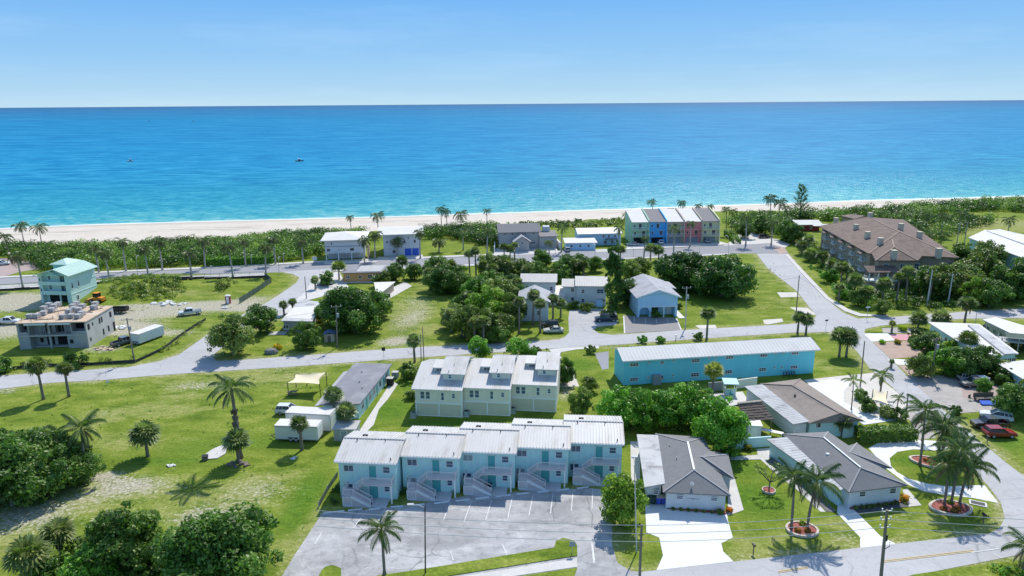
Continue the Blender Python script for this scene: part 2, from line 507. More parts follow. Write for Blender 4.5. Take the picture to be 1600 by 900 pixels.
# ---- ground: one sheet to the horizon, finer where the camera looks
xs = np.concatenate([[-90000, -20000, -6000, -2000, -900, -500, -360], np.arange(-280, 321, 1.5), [380, 500, 900, 2000, 6000, 20000, 90000]])
ys = np.concatenate([[-3000, -600, -100, 0, 30], np.arange(50, 420, 1.5), [440, 480, 560, 800, 2000, 9000, 30000]])
X, Y = np.meshgrid(xs, ys)
Z = ground_z(X, Y)
nx, ny = len(xs), len(ys)
cover = np.zeros((ny, nx, 3))
# bare sand (0), dry straw grass (1), lush grass (2): worn places of the real ground
PATCH = [
    # construction yard and track
    (15, 465, 9, 6, 0, .95), (30, 480, 10, 5, 0, .85), (8, 515, 12, 8, 0, .9), (45, 468, 6, 4, 0, .8),
    (190, 495, 6, 7, 0, .8), (215, 512, 7, 6, 0, .7), (250, 490, 12, 4, 0, .7), (300, 480, 12, 3.5, 0, .8), (350, 474, 12, 3.5, 0, .8), (250, 490, 14, 8, 1, .8), (182, 515, 5, 4, 0, 1.0),
    (270, 520, 6, 3, 0, .6), (160, 545, 5, 2.5, 0, .7), (225, 478, 8, 1.5, 0, .9),
    (390, 482, 7, 3, 0, .9), (400, 466, 6, 4, 0, .5), (300, 460, 16, 3, 1, .7), (120, 470, 8, 4, 2, .5),
    (70, 448, 12, 4, 1, .6), (120, 452, 12, 3, 2, .7),
    # big vacant lot lower left
    (162, 744, 2.2, 1.3, 0, 1.0), (195, 756, 4.5, 2.4, 0, .5), (230, 762, 6, 3, 0, .38), (130, 775, 5, 2.5, 0, .35), (60, 800, 8, 3, 0, .36), (20, 820, 6, 4, 0, .45), (90, 785, 12, 5, 1, .8), (220, 770, 12, 5, 1, .7), (100, 790, 7, 3, 1, .8),
    (10, 850, 6, 4, 1, .8), (300, 775, 9, 4, 1, .55), (400, 765, 6, 4, 0, .42), (340, 800, 6, 2.5, 0, .36), (300, 812, 4, 2, 0, .42), (390, 770, 8, 5, 1, .7), (420, 750, 5, 3, 1, .8), (455, 740, 4, 3, 1, .6),
    (260, 790, 6, 3, 1, .6), (200, 800, 7, 3, 2, .5), (150, 655, 5, 3, 1, .9), (160, 645, 4, 1.5, 0, .35), (240, 640, 12, 5, 1, .7), (200, 690, 10, 5, 1, .6), (300, 620, 10, 4, 1, .6), (290, 605, 5, 2.5, 0, .3),
    (350, 600, 10, 3, 0, .35), (400, 590, 12, 3, 1, .9), (440, 580, 8, 2, 0, .25), (485, 588, 3.2, 1.6, 0, .8), (455, 602, 5, 2, 1, .8), (270, 595, 8, 3, 1, .5), (10, 612, 3, 1.2, 0, .5),
    (300, 700, 10, 4, 2, .6), (260, 720, 14, 3, 2, .7), (480, 770, 3, 8, 2, .9), (460, 810, 3, 6, 2, .8), (450, 860, 2, 5, 1, .7), (330, 690, 10, 5, 2, .5), (420, 690, 10, 5, 2, .6), (60, 650, 10, 5, 2, .4),
    (120, 620, 8, 4, 1, .35),
    # sandy walk between the trees at the centre
    (650, 470, 6, 7, 0, .38), (630, 505, 5, 9, 0, .42), (655, 490, 4, 8, 0, .36), (645, 490, 8, 12, 1, .8), (612, 535, 4, 3, 0, .7), (668, 515, 4, 6, 1, .9), (655, 450, 5, 12, 1, .6), (640, 530, 4, 3, 0, .45), (690, 440, 6, 10, 2, .6),
    # lawns to the right
    (1185, 420, 7, 12, 1, .55), (1160, 480, 12, 6, 1, .35), (1190, 440, 3, 3, 0, .2), (1225, 470, 4, 6, 1, .5), (1165, 490, 4, 2, 1, .6), (1130, 500, 14, 4, 2, .5), (1100, 470, 10, 6, 2, .7),
    (960, 405, 20, 3, 2, .6), (960, 507, 3, 1.5, 1, .9), (870, 519, 3, 1.5, 1, .5), (1010, 415, 12, 3, 2, .6),
    (880, 620, 1.5, 3, 0, .45), (895, 645, 3, 4, 1, .7), (885, 600, 1.2, 5, 0, .7), (905, 570, 5, 5, 2, .8), (610, 640, 5, 6, 2, .9), (640, 600, 5, 6, 2, .7),
    (700, 660, 14, 2.5, 2, .8), (1180, 780, 6, 6, 2, .9), (1160, 730, 4, 5, 2, .8), (1180, 840, 6, 2, 1, .5), (1310, 820, 4, 3, 1, .8), (1320, 840, 2.5, 1.2, 0, .45), (1430, 815, 5, 1.6, 1, .9), (1410, 805, 3, 1, 0, .3), (1500, 820, 5, 2, 2, .6), (1540, 740, 6, 5, 2, .6),
    (1000, 850, 2, 4, 1, .3), (1290, 570, 5, 5, 1, .5), (1300, 560, 6, 4, 2, .6), (1330, 565, 4, 4, 2, .6), (1440, 720, 6, 3, 2, .9), (1560, 690, 6, 5, 2, .8),
    # dune vegetation side
    (900, 352, 30, 6, 1, .5), (1570, 352, 50, 20, 1, 1.2), (1590, 350, 30, 10, 0, .3), (1530, 362, 25, 10, 1, 1.0), (700, 385, 14, 5, 2, .4), (920, 350, 1.2, 8, 0, .9), (830, 352, 1.5, 9, 0, .8),
    (1290, 432, 4, 6, 1, .5), (1380, 498, 10, 2, 1, .5), (1550, 488, 12, 2, 1, .6),
    (180, 428, 8, 1.8, 0, .7), (260, 420, 18, 1.8, 0, .6), (150, 429, 20, 2, 0, .5), (1560, 335, 16, 3, 0, .2),
]
for px, py, rx, ry, ch, st in PATCH:
    g = at(px, py)
    d2 = ((X - g.x) / rx) ** 2 + ((Y - g.y) / ry) ** 2
    cover[..., ch] = np.maximum(cover[..., ch], st * np.exp(-d2 * 0.9)) if ch != 0 else cover[..., ch] + st * np.exp(-d2)
ROAD_PX = [(-60, 592), (0, 587), (80, 582), (140, 578), (200, 574), (250, 564), (280, 554), (320, 526), (370, 496), (410, 477), (440, 458), (462, 443), (468, 434), (458, 428.5), (440, 425), (530, 419), (520, 424), (506, 430), (492, 440), (478, 455), (452, 478), (436, 497), (400, 512), (345, 545), (332, 556), (338, 564), (368, 563), (440, 558), (520, 552), (600, 546), (662, 542), (760, 538), (856, 532), (960, 523.5), (1064, 516), (1120, 513), (1236, 506.5), (1268, 503), (1276, 494), (1244, 454), (1200, 420), (1182, 396.5), (1232, 396.5), (1250, 425), (1280, 457), (1316, 488), (1340, 498), (1400, 495), (1480, 489), (1620, 481), (1620, 497), (1510, 498), (1480, 500), (1376, 509), (1352, 514), (1350, 522), (1390, 560), (1434, 604), (1500, 664), (1568, 720), (1640, 775), (1640, 858), (1440, 897), (1300, 935), (860, 985), (600, 1010), (598, 985), (930, 922), (1005, 893.5), (1146, 878), (1345, 856), (1545, 834), (1562, 825), (1570, 810), (1564, 786), (1546, 762), (1510, 720), (1470, 682), (1424, 640), (1400, 610), (1361, 578), (1338, 548), (1316, 526), (1296, 519), (1236, 520), (1144, 526), (1084, 530), (960, 539), (858, 545), (740, 553), (640, 559.5), (552, 566), (440, 574), (320, 581.5), (240, 587), (160, 594), (80, 598), (0, 608), (-60, 620)]
MAIN_S = [(-60, 449), (0, 445), (160, 437), (320, 429), (420, 426)]
LOT_PX = [(441, 900), (460, 868), (480, 838), (503, 803), (640, 790), (725, 776), (840, 767), (922, 763), (952, 766), (957, 800), (956, 850), (965, 880), (985, 892)]
def edge_wear(px, closed, w, st):
    P = [at(*p) for p in px]
    if closed: P = P + P[:1]
    for a, c in zip(P[:-1], P[1:]):
        x0, x1, y0, y1 = min(a.x, c.x) - 4, max(a.x, c.x) + 4, min(a.y, c.y) - 4, max(a.y, c.y) + 4
        i0, i1 = np.searchsorted(xs, [x0, x1]); j0, j1 = np.searchsorted(ys, [y0, y1])
        if i1 <= i0 or j1 <= j0: continue
        xx, yy = X[j0:j1, i0:i1], Y[j0:j1, i0:i1]; dx, dy = c.x - a.x, c.y - a.y
        u = np.clip(((xx - a.x) * dx + (yy - a.y) * dy) / max(dx * dx + dy * dy, 1e-6), 0, 1)
        d = np.hypot(xx - a.x - u * dx, yy - a.y - u * dy)
        wob = 0.6 + 0.4 * np.sin(xx * 0.7) * np.sin(yy * 0.9 + 1)
        cover[j0:j1, i0:i1, 0] = np.maximum(cover[j0:j1, i0:i1, 0], st * wob * np.exp(-(d / w) ** 2))
        cover[j0:j1, i0:i1, 1] = np.maximum(cover[j0:j1, i0:i1, 1], 0.8 * np.exp(-(d / (w * 1.6)) ** 2))
edge_wear(ROAD_PX, True, 1.5, 0.55); edge_wear(LOT_PX, False, 1.2, 0.4)
cover = np.clip(cover, 0, 1.3)
me = bpy.data.meshes.new('ground')
vv = np.stack([X, Y, Z], -1).reshape(-1, 3)
idx = np.arange(nx * ny).reshape(ny, nx)
ff = np.stack([idx[:-1, :-1], idx[:-1, 1:], idx[1:, 1:], idx[1:, :-1]], -1).reshape(-1, 4)

def np_mesh(name, verts, faces, mats, tone=None, smooth=False):
    k = faces.shape[1]
    me = bpy.data.meshes.new(name)
    me.vertices.add(len(verts)); me.vertices.foreach_set('co', np.ascontiguousarray(verts, np.float32).ravel())
    me.loops.add(faces.size); me.loops.foreach_set('vertex_index', np.ascontiguousarray(faces, np.int32).ravel())
    me.polygons.add(len(faces))
    me.polygons.foreach_set('loop_start', np.arange(0, faces.size, k, dtype=np.int32))
    me.polygons.foreach_set('loop_total', np.full(len(faces), k, np.int32))
    for m in (mats if isinstance(mats, (list, tuple)) else [mats]): me.materials.append(m)
    if tone is not None:
        a = me.attributes.new('tone', 'FLOAT', 'FACE')
        a.data.foreach_set('value', np.ascontiguousarray(tone, np.float32))
    if smooth: me.polygons.foreach_set('use_smooth', np.ones(len(faces), bool))
    me.update(calc_edges=True)
    return me

m, t, b, out = new_mat('lawn')
tc = t.nodes.new('ShaderNodeTexCoord')
ob = tc.outputs['Object']
atn = nd(t, 'ShaderNodeAttribute', attribute_name='cover')
sp = t.nodes.new('ShaderNodeSeparateColor')
t.links.new(atn.outputs['Color'], sp.inputs[0])
mp = nd(t, 'ShaderNodeMapping', Scale=(0.55, 1.0, 1.0), Rotation=(0, 0, 0.2))
t.links.new(ob, mp.inputs['Vector'])
nA = noise(t, ob, 0.045, 5, 0.6, 0.6)
nB = noise(t, mp.outputs[0], 0.32, 6, 0.65, 0.3)
nC = noise(t, ob, 2.2, 6, 0.8)
nD = noise(t, mp.outputs[0], 1.1, 5, 0.7)
g0 = ramp(t, nB, [(0.28, (0.08, 0.14, 0.015)), (0.5, (0.172, 0.232, 0.028)), (0.75, (0.31, 0.33, 0.075))])
gl = ramp(t, nD, [(0.3, (0.06, 0.14, 0.013)), (0.7, (0.135, 0.235, 0.022))])
gd = ramp(t, nD, [(0.28, (0.15, 0.2, 0.04)), (0.5, (0.28, 0.3, 0.085)), (0.75, (0.4, 0.37, 0.16))])
gs = ramp(t, nC, [(0.3, (0.27, 0.25, 0.16)), (0.7, (0.55, 0.51, 0.41))])
def thr(ch, n, w):
    s = math_n(t, 'ADD', ch, math_n(t, 'MULTIPLY', math_n(t, 'SUBTRACT', n, 0.5), w))
    mr = nd(t, 'ShaderNodeMapRange', interpolation_type='SMOOTHSTEP')
    mr.inputs['From Min'].default_value = 0.3; mr.inputs['From Max'].default_value = 0.85
    t.links.new(s, mr.inputs['Value'])
    return mr.outputs[0]
base_dry = math_n(t, 'ADD', sp.outputs[1], math_n(t, 'MULTIPLY', math_n(t, 'SUBTRACT', nA, 0.42), 0.9))
c = mixc(t, thr(sp.outputs[2], nB, 1.0), g0, gl)
c = mixc(t, math_n(t, 'MULTIPLY', thr(base_dry, nB, 1.6), 0.85), c, gd)
c = mixc(t, thr(sp.outputs[0], math_n(t, 'ADD', math_n(t, 'MULTIPLY', nC, 0.75), math_n(t, 'MULTIPLY', nD, 0.32)), 2.6), c, gs)
fine = ramp(t, nC, [(0.3, 0.62), (0.5, 0.98), (0.7, 1.45)])
c = mixc(t, 1.0, c, fine, 'MULTIPLY')
t.links.new(c, b.inputs['Base Color'])
b.inputs['Roughness'].default_value = 0.95
b.inputs['Specular IOR Level'].default_value = 0.1
bp = nd(t, 'ShaderNodeBump', Strength=0.7, Distance=0.12)
t.links.new(nC, bp.inputs['Height']); t.links.new(bp.outputs[0], b.inputs['Normal'])
M['lawn'] = m
gme = np_mesh('ground', vv, ff, m, smooth=True)
ca = gme.attributes.new('cover', 'FLOAT_COLOR', 'POINT')
ca.data.foreach_set('color', np.concatenate([cover.reshape(-1, 3), np.ones((nx * ny, 1))], 1).astype(np.float32).ravel())
tag(link('ground', gme), kind='structure')

# ---- beach: sand sheet from the dune foot down into the water
bx = np.concatenate([np.arange(-700, -300, 20.0), np.arange(-300, 420, 3.0), np.arange(420, 900, 20)])
tt = np.linspace(-0.12, 1.35, 14)
bv = []
for x in bx:
    a, e = y_dune(x), y_shore(x)
    wob = 1.2 * math.sin(x * 0.21) + 0.9 * math.sin(x * 0.53 + 1)
    for q in tt:
        yy = a + (e - a) * q + (wob if q < 0.5 else 0.0)
        bv.append((x, yy, float(ground_z(x, yy)) + (0.05 if q > -0.1 else -0.02)))
bv = np.array(bv); nb, nq = len(bx), len(tt)
bi = np.arange(nb * nq).reshape(nb, nq)
bf = np.stack([bi[:-1, :-1], bi[1:, :-1], bi[1:, 1:], bi[:-1, 1:]], -1).reshape(-1, 4)
m, t, b, out = new_mat('beach_sand')
tc = t.nodes.new('ShaderNodeTexCoord')
at_ = nd(t, 'ShaderNodeAttribute', attribute_name='rise')
n1 = noise(t, tc.outputs['Object'], 0.12, 6, 0.65)
n2 = noise(t, tc.outputs['Object'], 1.3, 4, 0.7)
c = mixc(t, n1, (0.56, 0.49, 0.41), (0.72, 0.65, 0.56))
c = mixc(t, 1.0, c, ramp(t, n2, [(0.3, 0.86), (0.7, 1.05)]), 'MULTIPLY')
mpb = nd(t, 'ShaderNodeMapping', Scale=(0.12, 0.9, 1), Rotation=(0, 0, R(-10)))
t.links.new(tc.outputs['Object'], mpb.inputs['Vector'])
nw = noise(t, mpb.outputs[0], 0.5, 6, 0.7)
wr = math_n(t, 'MULTIPLY', ramp(t, math_n(t, 'ABSOLUTE', math_n(t, 'SUBTRACT', at_.outputs['Fac'], 0.62)), [(0.0, 1.0), (0.16, 0.0)]), ramp(t, nw, [(0.5, 0.0), (0.62, 0.75)]))
c = mixc(t, wr, c, (0.16, 0.12, 0.08))
wet = ramp(t, at_.outputs['Fac'], [(0.86, 0.0), (0.97, 0.55)])
c = mixc(t, wet, c, (0.4, 0.36, 0.29))
t.links.new(c, b.inputs['Base Color'])
b.inputs['Roughness'].default_value = 0.95
b.inputs['Specular IOR Level'].default_value = 0.15
bme = np_mesh('beach', bv, bf, m, smooth=True)
ra = bme.attributes.new('rise', 'FLOAT', 'POINT')
ra.data.foreach_set('value', np.tile(tt, nb).astype(np.float32))
tag(link('beach', bme), kind='structure')

# ---- ocean
p0, p1 = S_[0], S_[-1]
ang = math.atan2(p1.y - p0.y, p1.x - p0.x)
oy = np.concatenate([[-60, -20, 0, 5, 10, 20, 40, 80, 160, 320, 640, 1280], [3000, 8000, 20000, 60000, 150000]])
ox = np.concatenate([[-150000, -20000, -4000, -1500], np.arange(-700, 1000, 6.0), [2000, 5000, 20000, 150000]])
ca_, sa_ = math.cos(ang), math.sin(ang)
ov = []; off = []
for y in oy:
    for x in ox:
        wx = p0.x + ca_ * x - sa_ * y; wy = p0.y + sa_ * x + ca_ * y
        if y < 1500:                              # follow the bends of the shoreline
            k = max(0.0, 1 - max(y, 0) / 1500)
            wy0 = p0.y + math.tan(ang) * (wx - p0.x)
            wy += (float(y_shore(wx)) - wy0) * k if abs(x) < 1200 else 0.0
        ov.append((wx, wy, SEA)); off.append(y)
no, mo = len(oy), len(ox)
oi_ = np.arange(no * mo).reshape(no, mo)
of = np.stack([oi_[:-1, :-1], oi_[:-1, 1:], oi_[1:, 1:], oi_[1:, :-1]], -1).reshape(-1, 4)
m, t, b, out = new_mat('sea_water')
tc = t.nodes.new('ShaderNodeTexCoord')
mo1 = nd(t, 'ShaderNodeMapping', Rotation=(0, 0, -ang), Scale=(0.36, 1, 1))
t.links.new(tc.outputs['Object'], mo1.inputs['Vector'])
mo2 = nd(t, 'ShaderNodeMapping', Rotation=(0, 0, -ang + 0.25), Scale=(0.6, 1, 1))
t.links.new(tc.outputs['Object'], mo2.inputs['Vector'])
ofn = nd(t, 'ShaderNodeAttribute', attribute_name='offshore')
offs = ofn.outputs['Fac']
nBig = noise(t, mo1.outputs[0], 0.012, 4, 0.55)
nMid = noise(t, mo1.outputs[0], 0.03, 5, 0.7)
wA = noise(t, mo2.outputs[0], 0.26, 4, 0.7, 0.4)          # chop near the shore
wB = noise(t, mo1.outputs[0], 0.085, 4, 0.7, 0.4)         # ripples farther out
wC = noise(t, mo1.outputs[0], 0.022, 5, 0.72, 0.3)        # long streaks far out
wD = noise(t, mo1.outputs[0], 0.0055, 5, 0.72)
def win_(lo, hi):
    r1 = nd(t, 'ShaderNodeMapRange', interpolation_type='SMOOTHSTEP'); r1.inputs['From Min'].default_value = lo; r1.inputs['From Max'].default_value = hi
    t.links.new(offs, r1.inputs['Value']); return r1.outputs[0]
def lerp_(f, a, b): return math_n(t, 'ADD', math_n(t, 'MULTIPLY', a, math_n(t, 'SUBTRACT', 1.0, f)), math_n(t, 'MULTIPLY', b, f))
wv = lerp_(win_(1200, 4000), lerp_(win_(250, 1000), lerp_(win_(60, 260), wA, wB), wC), wD)
wv = math_n(t, 'ADD', math_n(t, 'MULTIPLY', wv, 0.75), math_n(t, 'MULTIPLY', wB, 0.25))
dist = math_n(t, 'ADD', offs, math_n(t, 'MULTIPLY', math_n(t, 'SUBTRACT', nBig, 0.5), math_n(t, 'MULTIPLY', offs, 1.1)))
fac = math_n(t, 'DIVIDE', dist, math_n(t, 'ADD', dist, 420.0))
c = ramp(t, fac, [(0.0, (0.136, 0.430, 0.435)), (0.03, (0.060, 0.344, 0.392)), (0.12, (0.025, 0.284, 0.378)), (0.25, (0.014, 0.237, 0.374)), (0.45, (0.011, 0.227, 0.411)), (0.65, (0.010, 0.208, 0.402)), (0.85, (0.011, 0.199, 0.383)), (0.95, (0.019, 0.165, 0.326)), (1.0, (0.037, 0.123, 0.249))])
c = mixc(t, 1.0, c, ramp(t, wv, [(0.36, (0.3, 0.7, 0.82)), (0.5, (1, 1, 1)), (0.64, (3.0, 1.3, 1.15))]), 'MULTIPLY')  # light and dark faces of the waves are put into the water colour
foam_e = math_n(t, 'ADD', offs, math_n(t, 'MULTIPLY', math_n(t, 'SUBTRACT', nMid, 0.5), 9.0))
foam = ramp(t, foam_e, [(0.0, 1.0), (1.0, 0.0)])
mrf = nd(t, 'ShaderNodeMapRange', interpolation_type='SMOOTHSTEP')
mrf.inputs['From Min'].default_value = 4.6; mrf.inputs['From Max'].default_value = 2.2
t.links.new(foam_e, mrf.inputs['Value'])
c = mixc(t, math_n(t, 'MULTIPLY', mrf.outputs[0], 0.85), c, (0.8, 0.83, 0.82))
t.nodes.remove(b)                                   # choppy sea: body colour plus a small, rough mirror share
df = t.nodes.new('ShaderNodeBsdfDiffuse'); t.links.new(c, df.inputs['Color'])
gl = nd(t, 'ShaderNodeBsdfGlossy', Roughness=0.34); gl.inputs['Color'].default_value = (0.9, 0.95, 1, 1)
mxs = nd(t, 'ShaderNodeMixShader', Fac=0.05)
t.links.new(df.outputs[0], mxs.inputs[1]); t.links.new(gl.outputs[0], mxs.inputs[2]); t.links.new(mxs.outputs[0], out.inputs['Surface'])
bp = nd(t, 'ShaderNodeBump', Strength=0.9, Distance=1.6)
t.links.new(wv, bp.inputs['Height']); t.links.new(bp.outputs[0], gl.inputs['Normal'])
bp2 = nd(t, 'ShaderNodeBump', Strength=0.5, Distance=1.0)
t.links.new(wv, bp2.inputs['Height']); t.links.new(bp2.outputs[0], df.inputs['Normal'])
ome = np_mesh('ocean', np.array(ov), of, m, smooth=True)
oa = ome.attributes.new('offshore', 'FLOAT', 'POINT')
oa.data.foreach_set('value', np.array(off, np.float32))
tag(link('ocean', ome), kind='structure')

# ---- paved ground
def pave_mat(name, col, var, dark, dark_amt, scale=0.25, light=None, streak=None, crack=0.0):
    m, t, b, out = new_mat(name)
    tc = t.nodes.new('ShaderNodeTexCoord'); v = tc.outputs['Object']
    if streak:
        mp = nd(t, 'ShaderNodeMapping', Scale=(streak[0], streak[1], 1), Rotation=(0, 0, streak[2]))
        t.links.new(v, mp.inputs['Vector']); vs = mp.outputs[0]
    else: vs = v
    a = noise(t, vs, scale, 7, 0.65, 0.5); f = noise(t, v, 5.0, 4, 0.75); g = noise(t, v, 0.9, 6, 0.7)
    c = mixc(t, 1.0, col, ramp(t, a, [(0.3, 1 - var), (0.7, 1 + var)]), 'MULTIPLY')
    c = mixc(t, math_n(t, 'MULTIPLY', ramp(t, g, [(0.5, 0.0), (0.7, 1.0)]), dark_amt), c, dark)
    if light:
        l = noise(t, vs, scale * 2.3, 8, 0.7, 0.8)
        c = mixc(t, ramp(t, l, [(0.52, 0.0), (0.7, 0.8)]), c, light)
    c = mixc(t, 1.0, c, ramp(t, f, [(0.25, 0.88), (0.75, 1.1)]), 'MULTIPLY')
    if crack:
        wv_ = nd(t, 'ShaderNodeTexNoise', Scale=0.35, Detail=5)
        t.links.new(v, wv_.inputs['Vector'])
        vm = t.nodes.new('ShaderNodeVectorMath'); vm.operation = 'MULTIPLY_ADD'
        vm.inputs[1].default_value = (2.2, 2.2, 0); t.links.new(wv_.outputs['Color'], vm.inputs[0]); t.links.new(v, vm.inputs[2])
        vo = nd(t, 'ShaderNodeTexVoronoi', feature='DISTANCE_TO_EDGE', Scale=0.16)
        t.links.new(vm.outputs[0], vo.inputs['Vector'])
        ck = ramp(t, vo.outputs['Distance'], [(0.0, 1.0), (0.02, 0.0)])
        pt = noise(t, v, 0.07, 2, 0.5)
        c = mixc(t, math_n(t, 'MULTIPLY', math_n(t, 'MULTIPLY', ck, crack), ramp(t, pt, [(0.42, 0.0), (0.6, 1.0)])), c, [k * 0.6 for k in dark])
    t.links.new(c, b.inputs['Base Color'])
    b.inputs['Roughness'].default_value = 0.92
    b.inputs['Specular IOR Level'].default_value = 0.2
    return m
M['road'] = pave_mat('old_asphalt', (0.46, 0.455, 0.455), 0.1, (0.34, 0.33, 0.33), 0.5, 0.12, streak=(0.3, 1, -0.2), crack=0.6)
M['road_main'] = pave_mat('road_asphalt', (0.31, 0.31, 0.325), 0.08, (0.24, 0.24, 0.25), 0.4, 0.1, streak=(0.2, 1, -0.2))
M['walk'] = pave_mat('sidewalk_concrete', (0.6, 0.58, 0.55), 0.07, (0.42, 0.4, 0.37), 0.4)
M['lot'] = pave_mat('worn_lot_asphalt', (0.39, 0.385, 0.385), 0.3, (0.18, 0.18, 0.18), 0.6, 0.16, (0.62, 0.61, 0.59), streak=(0.5, 1, -0.15), crack=0.7)
M['drive'] = pave_mat('white_driveway', (0.74, 0.74, 0.73), 0.03, (0.6, 0.6, 0.6), 0.3)
M['gravel'] = pave_mat('grey_gravel', (0.42, 0.39, 0.36), 0.15, (0.3, 0.27, 0.24), 0.6, 0.3)
M['pink_gravel'] = pave_mat('pink_gravel', (0.46, 0.34, 0.28), 0.12, (0.33, 0.25, 0.2), 0.6, 0.5)
M['pink_pave'] = pave_mat('pink_paving', (0.62, 0.33, 0.34), 0.08, (0.5, 0.3, 0.3), 0.3)
M['brown_pave'] = pave_mat('brown_pavers', (0.42, 0.33, 0.3), 0.1, (0.3, 0.25, 0.23), 0.4)
M['sand_pale'] = pave_mat('pale_sand', (0.62, 0.58, 0.52), 0.1, (0.45, 0.42, 0.36), 0.5)
M['lawn_plain'] = M['lawn']
PZ = [0]
def sheet(name, px, mt, z=None, kind='structure', h=0.0):
    """flat paved area whose outline is surveyed; each sheet lies a little above the previous"""
    if z is None:
        PZ[0] += 1; z = 0.016 + 0.004 * (PZ[0] % 11)
    pts = [at(x, y, 0) for x, y in px]
    area = sum(pts[i].x * pts[(i + 1) % len(pts)].y - pts[(i + 1) % len(pts)].x * pts[i].y for i in range(len(pts)))
    if area < 0: pts.reverse()
    o = MB().slab([(p.x, p.y, z + h) for p in pts], 0.015 + h).build(name, mt)
    return tag(o, kind=kind)

sheet('coastal_road', [(-60, 440), (0, 435), (160, 427), (320, 420), (420, 415), (520, 409), (640, 405), (760, 400), (840, 396), (980, 390.5), (1060, 387), (1140, 382.5), (1200, 379), (1226, 386), (1232, 398), (1182, 396), (1140, 396), (1060, 400), (980, 403), (840, 408), (760, 412), (640, 417.5), (520, 422), (420, 426), (320, 429), (160, 437), (0, 445), (-60, 449)], M['road_main'])
sheet('parking_court', [(-40, 402), (20, 404), (70, 410), (62, 420), (30, 425), (0, 434), (-60, 436)], M['brown_pave'])
sheet('beach_car_park', [(1130, 384), (1150, 373), (1158, 362), (1175, 360), (1190, 370), (1215, 374), (1235, 382), (1226, 387), (1200, 380)], M['walk'])
sheet('road', ROAD_PX, M['road'])
# walks beside the coastal road
sheet('sidewalk', [(-60, 437), (0, 432.5), (160, 424.5), (320, 417.5), (420, 412.5), (520, 407), (520, 409), (420, 414.6), (320, 419.6), (160, 426.6), (0, 434.6), (-60, 439.6)], M['walk'], h=0.1)
sheet('sidewalk', [(520, 407), (640, 402.5), (760, 397.5), (840, 393.5), (980, 388.5), (1060, 385), (1140, 380.5), (1140, 382.2), (1060, 386.7), (980, 390.2), (840, 395.7), (760, 399.7), (640, 404.7), (520, 409)], M['walk'], h=0.1)
sheet('sidewalk', [(-60, 450.5), (0, 446.5), (160, 438.5), (320, 430.5), (416, 427), (416, 432), (320, 436), (160, 444), (0, 452), (-60, 456)], M['walk'], h=0.1)
sheet('sidewalk', [(520, 422.4), (640, 418), (760, 412.4), (840, 408.4), (980, 403.4), (1060, 400.4), (1140, 396.4), (1140, 398), (1060, 402), (980, 405), (840, 410.3), (760, 414.5), (640, 420.3), (520, 424.6)], M['walk'], h=0.1)
sheet('sidewalk', [(1232, 398), (1256, 424), (1296, 466), (1326, 484), (1346, 491), (1388, 493), (1386, 495.6), (1342, 494.5), (1320, 487), (1290, 467), (1250, 425), (1226, 398)], M['walk'], h=0.1)
sheet('crosswalk', [(1208, 387), (1222, 386), (1232, 395), (1218, 396.4)], M['pink_gravel'])
# fore-courts
sheet('forecourt', [(505, 408), (590, 404), (590, 409), (508, 413.5)], M['walk'], h=0.06)
sheet('forecourt', [(590, 402), (660, 398), (662, 404.5), (590, 408)], M['walk'], h=0.06)
sheet('forecourt', [(775, 388), (870, 385), (872, 396), (770, 400)], M['walk'], h=0.06)
sheet('forecourt', [(880, 391), (948, 390), (950, 393.5), (880, 395)], M['walk'], h=0.06)
sheet('forecourt', [(978, 381), (1126, 378), (1140, 381.5), (980, 390)], M['walk'], h=0.06)
sheet('driveway', [(486, 440), (500, 431), (530, 424), (538, 440), (548, 452), (470, 472), (446, 492), (436, 497), (452, 478), (478, 455)], M['walk'])
sheet('driveway', [(866, 534), (882, 527), (889, 520), (888, 498), (890, 485), (930, 482), (962, 485), (966, 500), (962, 508), (932, 511), (928, 516), (936, 521), (960, 523.8), (910, 530)], M['road'])
sheet('driveway', [(974, 493), (1056, 497), (1064, 516), (976, 521)], pave_mat('grey_driveway', (0.3, 0.28, 0.27), 0.06, (0.24, 0.22, 0.22), 0.4))
for a, b_ in (((974, 494), (976, 521)), ((1057, 498), (1065, 516))):
    pass
sheet('driveway', [(1086, 509), (1092, 508), (1118, 508), (1120, 513), (1094, 514)], M['sand_pale'])
sheet('driveway', [(1192, 500), (1222, 498), (1224, 503), (1200, 507), (1194, 506)], M['sand_pale'])
sheet('driveway', [(1214, 457), (1244, 457), (1250, 464), (1220, 465)], M['sand_pale'])
sheet('driveway', [(1234, 480), (1262, 481), (1276, 492), (1250, 490)], M['sand_pale'])
sheet('driveway', [(1350, 521), (1389, 521), (1398, 532), (1360, 534)], M['drive'])
sheet('patio', [(1389, 522), (1426, 522), (1426, 532), (1398, 532)], M['pink_pave'])
sheet('garden_gravel', [(1364, 534.5), (1424, 533), (1450, 545), (1440, 558), (1391, 560)], M['pink_gravel'])
sheet('garden_gravel', [(1378, 513), (1400, 510), (1426, 514), (1426, 521), (1380, 520)], M['gravel'])
sheet('driveway', [(1391, 560.5), (1434, 563), (1436, 571), (1402, 570)], M['drive'])
sheet('garden_gravel', [(1403, 571), (1436, 572), (1440, 584), (1420, 586)], M['pink_gravel'])
sheet('gravel_lot', [(1418, 588), (1450, 586), (1540, 592), (1575, 610), (1570, 640), (1490, 647), (1470, 636), (1440, 610)], M['gravel'])
sheet('patio', [(1500, 602), (1550, 600), (1572, 614), (1560, 630), (1506, 622)], M['brown_pave'])
sheet('driveway', [(1255, 594), (1320, 587), (1364, 583), (1376, 594), (1402, 613), (1424, 641), (1418, 655), (1348, 663), (1322, 640)], M['sand_pale'])
